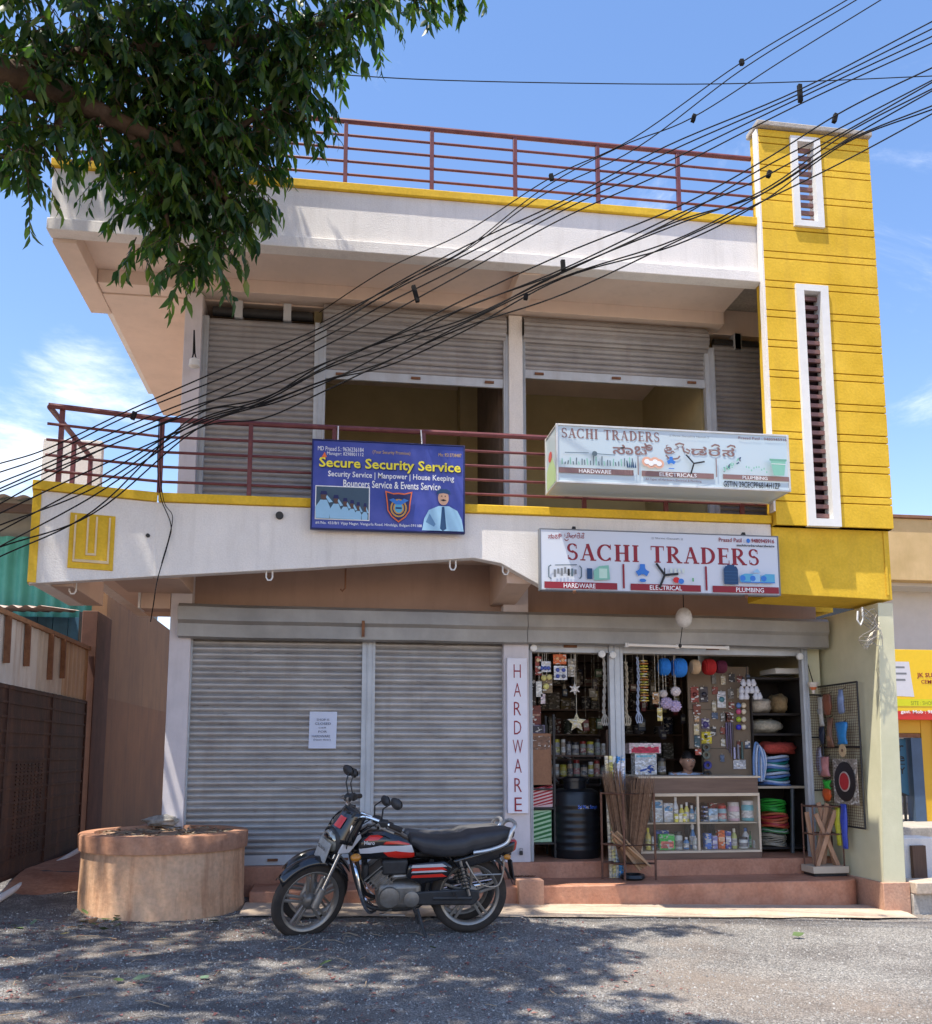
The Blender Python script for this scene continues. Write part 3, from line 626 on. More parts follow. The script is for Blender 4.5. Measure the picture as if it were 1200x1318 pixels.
F.words('Secure Security Service', .044, .986, .198, .352, i_navy, .035); F.words('Secure Security Service', .04, .98, .19, .34, i_yel, .02)
F.poly([(.055, .20), (.075, .13), (.09, .19)], i_orange)
F.rect(.02, .375, .52, .905, i_white); F.rect(.026, .369, .53, .895, flat('photo_dark', (60, 84, 104)))
for i, (u_, h_, w_) in enumerate(((.30, .10, .035), (.345, .09, .03), (.26, .12, .04), (.215, .14, .045), (.155, .17, .055), (.075, .21, .07))):   # row of saluting guards in the photo
    F.poly([(u_ - w_ * .7, .895), (u_ - w_ * .75, .895 - h_ * .6), (u_ - w_ * .3, .895 - h_), (u_ + w_ * .3, .895 - h_), (u_ + w_ * .6, .895 - h_ * .6), (u_ + w_ * .55, .895)], i_shirt)
    F.disc(u_, .895 - h_ - .045, w_ * .28, .048, flat('dark_skin', (92, 66, 60)), 12); F.poly([(u_ - w_ * .34, .895 - h_ - .06), (u_ - w_ * .25, .895 - h_ - .10), (u_ + w_ * .25, .895 - h_ - .10), (u_ + w_ * .34, .895 - h_ - .06)], i_navy)
    F.poly([(u_ + w_ * .5, .895 - h_ * .85), (u_ + w_ * .85, .895 - h_ * .9), (u_ + w_ * .3, .895 - h_ - .055), (u_ + w_ * .2, .895 - h_ - .03)], i_shirt)
def shield(k, dv): return [(.565 + .095 * k * a, .735 + dv + .18 * k * b_) for a, b_ in ((-.95, -1), (-.4, -.86), (0, -.9), (.4, -.86), (.95, -1), (.82, -.2), (.78, .25), (.5, .65), (0, 1), (-.5, .65), (-.78, .25), (-.82, -.2))]
F.poly(shield(1, 0), i_orange); F.poly(shield(.9, 0), i_navy); F.disc(.565, .75, .055, .105, i_gold); F.disc(.565, .75, .044, .086, i_navy); F.disc(.565, .75, .036, .07, i_gold); F.disc(.565, .75, .026, .055, i_cyan)
F.poly([(.50, .66), (.53, .64), (.555, .67), (.565, .65), (.575, .67), (.60, .64), (.63, .66), (.585, .71), (.545, .71)], i_blue); F.rect(.545, .585, .742, .76, i_navy)
F.poly([(.72, .995), (.735, .86), (.765, .76), (.83, .71), (.90, .71), (.955, .76), (.985, .86), (.998, .995)], i_shirt); F.poly([(.77, .80), (.745, .90), (.80, .95), (.81, .92)], flat('shirt_shade', (96, 140, 180)))
F.poly([(.852, .72), (.868, .72), (.882, .97), (.858, .995), (.84, .97)], i_dkblue); F.disc(.862, .615, .036, .085, i_skin); F.poly([(.815, .575), (.822, .535), (.84, .515), (.885, .515), (.905, .535), (.91, .575), (.862, .56)], i_dkblue)
F.poly([(.84, .642), (.862, .63), (.885, .642), (.862, .655)], i_black); F.rect(.845, .855, .59, .60, i_black); F.rect(.869, .879, .59, .60, i_black)

def fan(F, u, v, r, m, n=3, a0=0., w=.05):          # blades of a printed fan
    asp = (F.x1 - F.x0) / (F.z1 - F.z0)
    for i in range(n):
        a = a0 + i * 2 * math.pi / n; F.stroke([(u + .1 * r / asp * math.cos(a), v + .1 * r * math.sin(a)), (u + r / asp * math.cos(a), v + r * math.sin(a))], w, m)
    F.disc(u, v, w * .7 / asp, w * .7, m)
def bars(F, lst, m, mt):
    for t, a, b_, c, d, ta, tb in lst: F.rect(a, b_, c, d, m); F.words(t, ta, tb, c + (d - c) * .18, d - (d - c) * .12, mt, .01)
# upper light-box sign
x0, x1 = at(717, 585, 8.0).x, at(1015.5, 597, 8.0).x; z1 = 4.425; z0 = 3.885
S = thing('lightbox_sign', 'faded deep light box sign standing out from the balcony railing, grey lettering', 'sign', ((x0 + x1) / 2, 8.2, z0))
acr = mat('faded_acrylic', lin((206, 219, 226)), c2=lin((188, 208, 218)), rough=.32, scale=1.5, coat=.2); alu = mat('aluminium_edge', (.62, .62, .60), rough=.4, metal=.3)
box('light_box', acr, S, x0, x1, 8.0, 8.44, z0, z1, .004)
for a, b_, c, d in ((x0 - .008, x0 + .012, z0 - .008, z1 + .008), (x1 - .012, x1 + .008, z0 - .008, z1 + .008), (x0 + .012, x1 - .012, z1 - .01, z1 + .008), (x0 + .012, x1 - .012, z0 - .008, z0 + .01)):
    box('frame', alu, S, a, b_, 7.992, 8.02, c, d, .002); box('frame', alu, S, a, b_, 8.42, 8.448, c, d, .002)
for a in (x0 - .006, x1 - .012):
    for c in (z0 - .006, z1 - .01): box('frame', alu, S, a, a + .018, 8.0205, 8.4195, c, c + .016, .002)
for xx in (x0 + .15, x1 - .15): MB().box(xx - .015, xx + .015, 8.445, 8.60, z0 + .25, z0 + .28).build('bracket', black_iron, S)
# faded print on its left end
sp = MB().add([(x0 - .002, 8.03, z0 + .02), (x0 - .002, 8.40, z0 + .02), (x0 - .002, 8.40, z0 + .2), (x0 - .002, 8.2, z0 + .3), (x0 - .002, 8.03, z0 + .12)], [(0, 1, 2, 3, 4)]).build('print', flat('leaf_print', (176, 200, 150)), S, 0)
MB().add([(x0 - .0035, 8.25 + .07 * math.cos(i * .52), z0 + .31 + .05 * math.sin(i * .52)) for i in range(12)], [tuple(range(12))]).build('print', flat('red_print', (196, 90, 84)), S, 0)
F = Face(x0, x1, z0, z1, 8.0, S)
def KP(F, k):                                          # stroke helper for the Kannada letters: list of arcs in a unit box
    return k
F.serif('SACHI TRADERS', .02, .44, .055, .225, i_fade)
F.words('ಸಾ', .235, .322, .30, .475, i_fade, .02); F.words('ಚಿ', .327, .405, .255, .475, i_fade, .02); kannada_traders(F, .455, .77, .22, .52, i_fade, .02, .028)
F.words('|| Shree Ganeshay Namah ||', .48, .65, .085, .125, i_grey); F.words('Prasad Patil : 9480945916', .78, .995, .055, .105, i_fade, .005)
bars(F, [('HARDWARE', .006, .32, .75, .845, .09, .225), ('ELECTRICALS', .355, .665, .75, .845, .43, .59), ('PLUMBING', .705, .996, .75, .835, .79, .90)], i_fade, i_white)
F.rect(.338, .342, .50, .83, i_fade); F.rect(.675, .679, .47, .81, i_fade)
F.words('All Types of Hardware, Electrical & Plumbing', .37, .61, .875, .925, i_fade); F.words('GSTIN 29CECPP6814H1ZP', .705, .955, .87, .975, i_black, .01)
ig = flat('steel_print', (84, 104, 116))
for i in range(26):                                    # small fittings
    u_ = .02 + i * .0118; h_ = R.uniform(.04, .17); F.stroke([(u_, .70), (u_ + R.uniform(-.003, .003), .70 - h_)], .018, ig if i % 3 else i_sea)
F.stroke([(.03, .50), (.13, .49)], .012, ig); F.disc(.155, .50, .011, .045, ig); F.stroke([(.16, .50), (.24, .51)], .012, ig)
for i in range(5): F.poly([(.29 + i * .008, .72), (.293 + i * .008, .60), (.297 + i * .008, .72)], i_dkblue)
for k in range(4): F.disc(.375 + k * .017, .60 + .03 * (k % 2), .022, .085, flat('coil_print', (222, 170, 146)), 18); 
for k in range(4): F.disc(.375 + k * .017, .60 + .03 * (k % 2), .012, .045, i_white, 14)
fan(F, .478, .57, .075, i_blue, 3, -1.57, .06); F.rect(.466, .490, .70, .715, i_blue); fan(F, .575, .60, .20, i_black, 3, -2.3, .028)
for i in range(26): a = R.random(); F.stroke([(.70 + .075 * a, .70 - .20 * a + R.uniform(-.05, .05)), (.705 + .075 * a, .69 - .20 * a + R.uniform(-.05, .05))], .022, R.choice((i_dkblue, i_sea, i_grey)))
for i in range(9): F.disc(.80 + i * .011, .66 + R.uniform(-.04, .05), .003, .02, i_sea, 8)
F.poly([(.905, .47), (.975, .47), (.965, .76), (.918, .76)], i_sea); F.rect(.902, .978, .465, .50, flat('bucket_rim', (110, 170, 150))); F.rect(.910, .972, .55, .56, i_white)
# lower flat board
x0, x1, z0, z1 = at(696.5, 720, 8.35).x, at(1002, 725, 8.35).x, 2.955, 3.525
S = thing('shop_signboard', 'flat white signboard with big maroon serif shop name below the light box', 'sign', ((x0 + x1) / 2, 8.36, z0))
box('board', mat('white_flex', lin((222, 226, 234)), c2=lin((205, 213, 226)), rough=.45, scale=1.2), S, x0, x1, 8.35, 8.40, z0, z1, .003)
for a, b_, c, d in ((x0 - .012, x0, z0 - .01, z1 + .01), (x1, x1 + .012, z0 - .01, z1 + .01), (x0, x1, z1, z1 + .01), (x0, x1, z0 - .012, z0)): box('frame', i_grey, S, a, b_, 8.345, 8.42, c, d, .002)
for t in (.14, .86):
    xx = x0 + (x1 - x0) * t
    MB().bar((xx, 8.52, z1 - .05), (xx, 8.37, z1 + .03), .03, .03).build('bracket', black_iron, S); MB().bar((xx + .05, 8.52, z0 + .06), (xx - .02, 8.33, z0 - .03), .028, .028).build('bracket', rust, S)
F = Face(x0, x1, z0, z1, 8.35, S)
F.serif('SACHI TRADERS', .105, .925, .225, .505, i_mar)
F.words('ಸಾ', .03, .056, .075, .155, i_mar, .01); F.words('ಚಿ', .058, .086, .06, .155, i_mar, .01); kannada_traders(F, .095, .18, .045, .18, i_mar, .01, .012); F.words('|| Shree Ganesh ||', .46, .59, .075, .115, i_grey)
F.words('Prasad Patil :', .745, .855, .045, .115, i_mar, .01); F.disc(.872, .085, .008, .04, i_blue, 14); F.words('9480945916', .885, .985, .045, .115, i_mar, .02); F.words('sachitradershardware', .82, .985, .145, .185, i_black, .02)
bars(F, [('HARDWARE', .012, .31, .875, .985, .09, .22), ('ELECTRICAL', .365, .66, .875, .985, .445, .58), ('PLUMBING', .71, .995, .875, .985, .81, .93)], i_mar, i_white)
F.rect(.333, .341, .55, .96, i_mar); F.rect(.68, .688, .55, .96, i_mar)
F.stroke([(.04, .60), (.03, .63), (.03, .80), (.04, .83)], .02, ig); F.stroke([(.055, .60), (.145, .585)], .014, ig); F.stroke([(.155, .60), (.163, .64), (.163, .78), (.155, .82)], .02, ig)
for i in range(7): F.rect(.05 + i * .014, .059 + i * .014, R.uniform(.62, .68), R.uniform(.72, .80), R.choice((ig, i_grey, i_black)))
F.rect(.185, .207, .64, .82, i_dkblue); F.poly([(.212, .68), (.235, .60), (.275, .58), (.28, .82), (.215, .84)], i_sea); F.rect(.235, .268, .64, .80, flat('pale_green', (190, 222, 205)))
fan(F, .415, .655, .11, i_blue, 3, -1.57, .09); F.disc(.415, .82, .014, .03, i_blue); fan(F, .507, .72, .24, i_black, 3, -2.2, .04); F.stroke([(.507, .72), (.507, .60)], .02, i_black)
for i in range(4): F.rect(.53 + i * .017, .54 + i * .017, .60, .68, flat('switch_print', (206, 214, 206)))
F.disc(.555, .80, .014, .05, i_red); F.disc(.575, .82, .012, .045, i_blue); F.rect(.622, .628, .76, .82, i_green)
F.poly([(.76, .57), (.765, .54), (.81, .54), (.815, .57), (.818, .60), (.818, .85), (.757, .85), (.757, .60)], i_dkblue); F.rect(.772, .803, .515, .545, i_dkblue)
for k in range(4): F.rect(.757, .818, .63 + k * .055, .636 + k * .055, flat('tank_line', (52, 100, 140)))
for k, (u_, w_) in enumerate(((.855, .03), (.892, .02), (.945, .03))): F.poly([(u_ - w_, .80), (u_ - w_, .70), (u_ - w_ * .3, .66), (u_ + w_, .66), (u_ + w_, .80)], i_cyan if k != 1 else i_shirt); F.disc(u_ - w_ * .6, .74, .012, .05, i_blue, 12)
F.rect(.83, .975, .80, .815, i_blue); F.poly([(.88, .64), (.90, .57), (.915, .64)], i_shirt)
# vertical HARDWARE board on the column
x0, x1, z0, z1 = at(653.5, 945, 9.40).x, at(679.5, 945, 9.40).x, at(665, 1047, 9.40).z, at(666, 847, 9.40).z
S = thing('vertical_sign', 'tall narrow white signboard with maroon letters one below the other, on the middle column', 'sign', ((x0 + x1) / 2, 9.42, z0))
box('board', mat('white_acp', lin((224, 224, 236)), rough=.4, var=.04), S, x0, x1, 9.40, 9.45, z0, z1, .003)
F = Face(x0, x1, z0, z1, 9.40, S)
for i, ch in enumerate('HARDWARE'):
    w_ = .36 if ch != 'W' else .5; F.words(ch, .5 - w_ / 2, .5 + w_ / 2, .042 + i * .1225, .042 + i * .1225 + .088, i_mar, -.008)
# paper notice on the shutter
x0, x1, z0, z1 = at(397.5, 940, 9.52).x, at(433, 940, 9.52).x, at(415, 963.5, 9.52).z, at(415, 916, 9.52).z
S = thing('paper_notice', 'small white sheet of paper with handwriting taped to the left shutter', 'notice', ((x0 + x1) / 2, 9.52, z0))
pb = MB(); pb.grid(lambda u_, v_: (x0 + (x1 - x0) * u_ + .006 * v_, 9.528 - .006 * math.sin(u_ * 3.1) * (1 - v_), z0 + (z1 - z0) * v_), 8, 8)
pb.build('sheet', mat('paper', lin((206, 214, 232)), var=.03, rough=.8), S)
F = Face(x0, x1, z0, z1, 9.518, S); pen = flat('pencil', (76, 84, 104))
for t, a, b_, c, d in (('SHOP IS', .28, .74, .19, .25), ('CLOSED', .22, .80, .295, .36), ('call', .35, .62, .415, .455), ('FOR', .35, .66, .515, .575), ('HARDWARE', .12, .78, .635, .70), ('(Next door)', .18, .80, .735, .80)): F.words(t, a, b_, c, d, pen)

# ---------------------------------------------------------------- old well ring
wc = Vector((-1.47, 8.86, 0)); wr = .70; gzw = .08
W = thing('well', 'low round terracotta painted masonry well with a debris covered top', 'well', (wc.x, wc.y, gzw))
terra = mat('weathered_terracotta_wash', (.80, .52, .33), c2=(.68, .38, .215), rough=.88, scale=2.6, bump=.35, bscale=28, streak=.8, streak_c=(.34, .14, .065), fine=.12)
terra_rim = mat('terracotta_rim', (.40, .18, .10), c2=(.50, .27, .17), rough=.85, scale=4, bump=.35, bscale=30, streak=.5, streak_c=(.22, .09, .05), fine=.12)
zt = at(210, 1078, 8.16).z
wb = MB(); prof = [(wr + .014, -.1), (wr + .012, gzw + .03), (wr + .004, gzw + .10), (wr, zt - .20), (wr, zt - .13)]
wb.lathe(prof, (wc.x, wc.y, 0), 64); wb.build('ring', terra, W, 50)
wb = MB(); wb.lathe([(wr - .02, zt - .145), (wr + .022, zt - .14), (wr + .028, zt - .01), (wr + .018, zt), (wr - .10, zt + .004), (wr - .115, zt - .03)], (wc.x, wc.y, 0), 64, caps=False); wb.build('rim', terra_rim, W, 50)
wb = MB(); wb.lathe([(.02, zt - .022), (wr - .1, zt - .028)], (wc.x, wc.y, 0), 40, caps=True); wb.build('cover', mat('debris_cover', (.30, .17, .11), c2=(.46, .32, .22), rough=.95, scale=9, bump=.6, bscale=30), W)
litter = MB(); rr_ = random.Random(5)
for i in range(170):
    a = rr_.random() * 6.3; q = (wr - .12) * math.sqrt(rr_.random()); x = wc.x + q * math.cos(a); y = wc.y + q * math.sin(a); t = rr_.random() * 6.3; l = .02 + .05 * rr_.random()
    ca, sa = math.cos(t) * l, math.sin(t) * l; z = zt - .02 + .012 * rr_.random()
    litter.add([(x - ca, y - sa, z), (x + sa * .3, y - ca * .3, z + .012), (x + ca, y + sa, z + .016 * rr_.random()), (x - sa * .3, y + ca * .3, z + .004)], [(0, 1, 2, 3)])
o = litter.build('leaf_litter', mat('dry_litter', (.11, .07, .045), c2=(.42, .33, .22), rough=.95, scale=25), W, 0); o['kind'] = 'stuff'
# wad of old cloth on the rim
cb = MB(); c0 = at(208, 1060, wc.y + .5)
def wad(u_, v_):
    a = u_ * 2 * math.pi; p = (v_ - .5) * math.pi; d = Vector((math.cos(p) * math.cos(a), math.cos(p) * math.sin(a), math.sin(p)))
    k = 1 + .35 * mno.noise(d * 2.2 + Vector((4, 1, 2))) + .12 * mno.noise(d * 7)
    return Vector((c0.x + .15 * d.x * k, c0.y + .10 * d.y * k, max(zt + .006, zt + .05 + .055 * d.z * k)))
cb.grid(wad, 26, 14); o = cb.build('cloth_wad', mat('grey_white_cloth', (.50, .48, .44), c2=(.20, .18, .16), rough=.95, scale=12, bump=.3), None, 60, loc=(c0.x, c0.y, zt)); tag(o, 'crumpled dirty white cloth left on the rim of the well', 'cloth')

# ---------------------------------------------------------------- left neighbour: gate, sheet fence, lane wall, sheds
GX = -2.9
gate_m = mat('dark_rusted_sheet', (.030, .013, .010), c2=(.060, .026, .017), rough=.8, scale=4, bump=.25, bscale=25, streak=.5, streak_c=(.17, .075, .035))
G = thing('sheet_gate', 'dark brown rusted sheet metal gate at the left edge of the yard', 'gate', (GX, 10.2, .25))
for i, (ya, yb_) in enumerate(((7.6, 8.9), (8.92, 10.25), (10.27, 11.62))): box('sheet', gate_m, G, GX - .012, GX, ya, yb_, .30, 2.06, .002)
for z in [.34 + .13 * k for k in range(14)]: MB().bar((GX + .004, 7.6, z), (GX + .004, 11.62, z), .012, .022).build('pressed_rib', gate_m, G)
for y in (8.91, 10.26, 11.60): box('frame_bar', gate_m, G, GX + .001, GX + .014, y - .015, y + .015, .32, 2.05, .002)
# a punched vent field of small slots in the middle sheet
pv = MB()
for i in range(8):
    for j in range(24): pv.box(GX + .0005, GX + .012, 9.25 + i * .11, 9.25 + i * .11 + .075, .50 + j * .036, .50 + j * .036 + .016)
o = pv.build('vent_louvres', gate_m, G, 0); o['kind'] = 'stuff'
S_ = thing('sheet_fence', 'row of rust stained white tin sheets standing above the brown gate', 'fence', (GX, 10, 2.06))
for i, (ya, yb_, c_) in enumerate(((7.5, 8.62, (.62, .60, .58)), (8.63, 9.72, (.58, .56, .53)), (9.73, 10.6, (.55, .50, .43)), (10.61, 11.64, (.46, .30, .16)))):
    m_ = mat('tin_sheet_%d' % i, c_, var=.1, rough=.7, scale=3, streak=.6, streak_c=(.25, .11, .05)); mb = MB()
    mb.grid(lambda u_, v_: (GX - .02 + .008 * math.sin(u_ * 40), ya + (yb_ - ya) * u_, 2.065 + .60 * v_ + .02 * (R.random() if v_ == 1 else 0) * 0), 24, 2); mb.build('tin_sheet', m_, S_)
MB().bar((GX - .02, 7.5, 2.685), (GX - .02, 11.66, 2.685), .06, .045).build('top_rail', mat('old_timber', (.26, .14, .075), var=.2, rough=.9, scale=12), S_)
for y, l in ((8.75, .42), (9.3, .40), (10.05, .47), (10.5, .42)): MB().bar((GX + .012, y, 2.66), (GX + .012, y + .02, 2.66 - l), .03, .05, (1, 0, 0)).build('batten', rust, S_)
o = MB().box(GX - .12, GX + .06, 11.68, 12.42, .0, 3.15).build('gate_post', mat('brown_pier', (.075, .032, .022), c2=(.12, .055, .036), rough=.9, scale=3, streak=.4), None, 40, .01, loc=(GX, 12.05, 0)); tag(o, 'dark reddish brown masonry pier at the far end of the gate', 'pier')
LW = thing('lane_wall', 'tall tan plastered wall along the narrow lane left of the shop', 'wall', (GX, 15, 0))
lw_lo = mat('lane_wall_low', (.25, .12, .052), c2=(.15, .07, .034), rough=.9, scale=.9, bump=.2, streak=.5, streak_c=(.07, .045, .032)); lw_hi = mat('lane_wall_high', (.28, .155, .075), c2=(.18, .10, .052), rough=.9, scale=1.2, bump=.2, streak=.5, streak_c=(.09, .058, .042))
box('lower_wall', lw_lo, LW, GX - .2, GX, 12.425, 24, -.1, 2.15, 0); box('upper_wall', lw_hi, LW, GX - .2, GX - .012, 12.425, 24, 2.15, 3.62, 0)
# white pipe along the foot of the gate
p0, p1 = (GX + .10, 8.2, gz2(GX + .1, 8.2) + .05), (GX + .10, 11.5, gz2(GX + .1, 11.5) + .05)
o = MB().tube([p0, ((p0[0] + p1[0]) / 2 + .02, 9.9, (p0[2] + p1[2]) / 2 + .02), p1], .03, 10).build('white_pipe', white_trim, None, 40, 0, loc=p0); tag(o, 'white plastic pipe lying along the foot of the brown gate', 'pipe')
# shed with sea green sheets
GS = thing('green_shed', 'shed with sea green corrugated sheets and a grey roof edge behind the tin fence', 'shed', (-6, 14.2, 0))
gs_m = mat('sea_green_sheet', (.05, .30, .23), c2=(.075, .36, .28), rough=.5, scale=2); mb = MB()
mb.grid(lambda u_, v_: (-10 + 6.75 * u_, 14.0 + .03 * math.sin(u_ * 190), 3.25 + 1.30 * v_), 240, 1); mb.build('corrugated_wall', gs_m, GS)
box('wall', mat('shed_grey', (.24, .25, .22), var=.12, rough=.9), GS, -10, -3.3, 14.08, 18, 0, 4.98, 0)
mb = MB(); mb.grid(lambda u_, v_: (-10 + 6.4 * u_, 13.3 + 4 * v_, 5.06 + .25 * v_ - .10 * u_ + .02 * math.sin(u_ * 150)), 180, 1); mb.build('roof', mat('asbestos_roof', (.30, .28, .25), c2=(.40, .37, .33), rough=.95, scale=3), GS)
MB().bar((-10, 13.5, 4.93), (-3.7, 13.5, 4.83), .10, .12).build('purlin', mat('dark_timber', (.10, .065, .045), rough=.9), GS)
# low shed with a rusted tin roof and blue boards
TS = thing('tin_shed', 'low shed with pinkish rusted tin roof and dark blue board walls behind the gate', 'shed', (-4.2, 12.9, 0))
mb = MB(); mb.grid(lambda u_, v_: (-9 + 5.45 * u_, 11.9 + 1.75 * v_, 3.17 + .20 * v_ + .05 * u_ + .018 * math.sin(u_ * 210)), 220, 1); mb.build('tin_roof', mat('rusted_tin', (.50, .34, .27), c2=(.60, .52, .47), rough=.8, scale=4, streak=.4, streak_c=(.32, .15, .09)), TS)
bb_m = mat('blue_boards', (.035, .11, .19), c2=(.05, .16, .27), rough=.75, scale=3, streak=.4, streak_c=(.02, .04, .07))
for i in range(30): box('board', bb_m, TS, -9 + i * .2, -9 + i * .2 + .192, 13.25, 13.28 + .01 * (i % 2), 1.2, 3.28, .002)
MB().bar((-3.42, 13.2, 1.6), (-3.42, 13.2, 3.35), .05, .05).build('post', black_iron, TS)
box('parapet_block', white_trim, TS, -6, -3.75, 12.2, 12.4, 2.2, 2.84, .01)

# ---------------------------------------------------------------- right neighbour: cement shop
NB = thing('cement_shop', 'neighbouring shop with cream parapet and bright yellow front at the right edge', 'building', (9.5, 12.5, 0))
cream = mat('cream_plaster', (.60, .43, .20), c2=(.66, .48, .25), rough=.85, scale=2, bump=.15, streak=.15); nb_white = mat('nb_white', (.60, .60, .62), var=.05, rough=.85)
box('parapet', cream, NB, 7.2, 16, 12.9, 13.1, 4.05, 5.02, .01); box('coping', mat('brown_coping', (.24, .12, .07), rough=.9), NB, 7.15, 16, 12.86, 13.14, 5.022, 5.07, .005)
box('slab', nb_white, NB, 7.2, 16, 13.1, 17, 4.0, 4.2, 0)
box('wall', nb_white, NB, 8.75, 16, 13.6, 13.8, 2.8, 4.0, 0); box('wall', nb_white, NB, 7.2, 16, 16.8, 17, 0, 4.0, 0)
box('window', mat('dark_glass', (.03, .03, .035), rough=.2), NB, 7.25, 8.48, 13.66, 13.72, 2.85, 3.78, .0); box('window_frame', nb_white, NB, 8.485, 8.745, 13.55, 13.8, 2.8, 4.0, .004)
ny = mat('shopfront_yellow', (.70, .42, .02), c2=(.62, .33, .015), rough=.55, scale=3)
box('wall', ny, NB, 8.22, 16, 12.2, 12.4, .5, 1.92, .004); box('lintel', ny, NB, 7.3, 8.215, 12.2, 12.4, 1.72, 1.92, .004); box('door_frame', rust, NB, 7.3, 8.2, 12.19, 12.3, 1.66, 1.715, .003); box('door_frame', mat('blue_frame', (.05, .09, .16), rough=.6), NB, 8.05, 8.215, 12.19, 12.36, .5, 1.655, .003)
box('wall', ny, NB, 6.9, 7.298, 12.2, 12.4, .5, 1.92, .004); box('floor', cement, NB, 6.2, 16, 11.2, 17, -.15, .5, .01); box('wall', dark_in, NB, 7.0, 9, 15, 15.1, .5, 2.8, 0)
for k in range(3): MB().tube([(8.42 + k * .03, 12.17, .5), (8.42 + k * .03, 12.17, 1.9)], .02, 8).build('conduit', mat('orange_conduit', (.45, .22, .03), rough=.5), NB)
PS = thing('cement_signboard', 'yellow shop signboard with a cement bag picture and a red strip beneath', 'sign', (9.5, 12.0, 1.92))
x0, x1, z0, z1 = 7.2, 11.2, 2.02, 2.88
box('board', flat('cement_yellow', (232, 192, 14), .35), PS, x0, x1, 12.0, 12.08, z0, z1, .004); box('strip', flat('strip_red', (196, 36, 30), .4), PS, x0, x1, 12.0, 12.08, 1.90, 2.018, .003)
def fx(px): return (at(px, 880, 12.0).x - x0) / (x1 - x0)
def fv(py): return (z1 - at(1180, py, 12.0).z) / (z1 - z0)
F = Face(x0, x1, z0, z1, 12.0, PS); bagm = flat('bag_grey', (206, 206, 214))
F.poly([(fx(1150), fv(852)), (fx(1172), fv(852)), (fx(1173.5), fv(872)), (fx(1176), fv(897)), (fx(1150), fv(896))], bagm)
for k in range(3): F.rect(fx(1152), fx(1166 + 2 * (k == 1)), fv(858 + k * 8), fv(860.5 + k * 8), i_grey)
F.words('JK SUPER', fx(1181), fx(1215), fv(866), fv(873.5), i_mar, .02); F.words('CEMENT', fx(1186), fx(1212), fv(875), fv(880), i_mar, .01)
F.rect(0, 1, fv(900), fv(909), flat('lime', (206, 206, 20))); F.words('SITE : SHOP NO 4', fx(1171), fx(1215), fv(902.5), fv(907.5), flat('olive_ink', (120, 130, 20)))
F.words('gavi. Mob : 98864 31', fx(1157), fx(1218), fv(914), fv(919.5), i_white, .02)
pb_ = thing('blue_poster_board', 'dark blue notice board with black lettering leaning in the yellow doorway', 'board', (7.75, 12.3, .5))
box('board', flat('poster_blue', (44, 92, 120)), pb_, 7.32, 8.03, 12.28, 12.31, .85, 1.64, .003); F = Face(7.32, 8.03, .85, 1.64, 12.28, pb_)
for t, a, b_ in (('Your', .06, .22), ('home', .26, .40), ('TODAY', .50, .62)): F.words(t, .25, .95, a, b_, i_black, .02)
F.rect(.2, .95, .44, .455, i_black); F.poly([(0, .62), (0, 1), (1, 1)], i_black)
for leg in (7.38, 7.95): box('leg', black_iron, pb_, leg, leg + .03, 12.283, 12.307, .5, .85, .002)
o = MB().lathe([(.10, 0), (.12, .18), (.125, .19)], (7.72, 12.24, .5), 18).build('paint_bucket', ny, None, 40, 0, loc=(7.72, 12.24, .5)); tag(o, 'small yellow paint bucket at the foot of the blue notice board', 'bucket')
# low kerb wall and block beside the plinth
KW = thing('low_kerb_wall', 'low rough cement wall with a slab top running right from the plinth corner', 'wall', (6.4, 8.7, 0))
box('slab', mat('kerb_cement', (.46, .36, .27), c2=(.54, .44, .35), rough=.92, scale=4, bump=.4, bscale=35, fine=.12), KW, 5.57, 9.5, 8.50, 8.80, .10, .215, .012); box('base', cement, KW, 5.57, 9.5, 8.56, 8.78, -.2, .098, .006)  # slab in a paler, warmer cement than the base
o = MB().box(6.18, 6.62, 9.7, 10.0, -.1, .52).build('masonry_block', white_wall, None, 40, .012, loc=(6.4, 9.85, 0)); tag(o, 'white masonry block standing behind the low kerb wall', 'block')
o = MB().box(6.30, 6.46, 9.64, 9.69, -.05, .44).build('brown_plank', mat('brown_plank_m', (.13, .075, .05), var=.2, rough=.8, aniso=(9, 9, 1)), None, 40, .003, loc=(6.38, 9.66, 0)); tag(o, 'short dark brown plank propped against the white block', 'plank')
pv_ = MB().grid(lambda u_, v_: (5.56 + 6 * u_, 8.8 + 2.6 * v_, -.06 + .02 * mno.noise((u_ * 12, v_ * 6, 1))), 30, 12); o = pv_.build('dirt_path', mat('dusty_path', (.42, .31, .23), c2=(.50, .40, .31), rough=.95, scale=3, bump=.3)); tag(o, kind='structure')

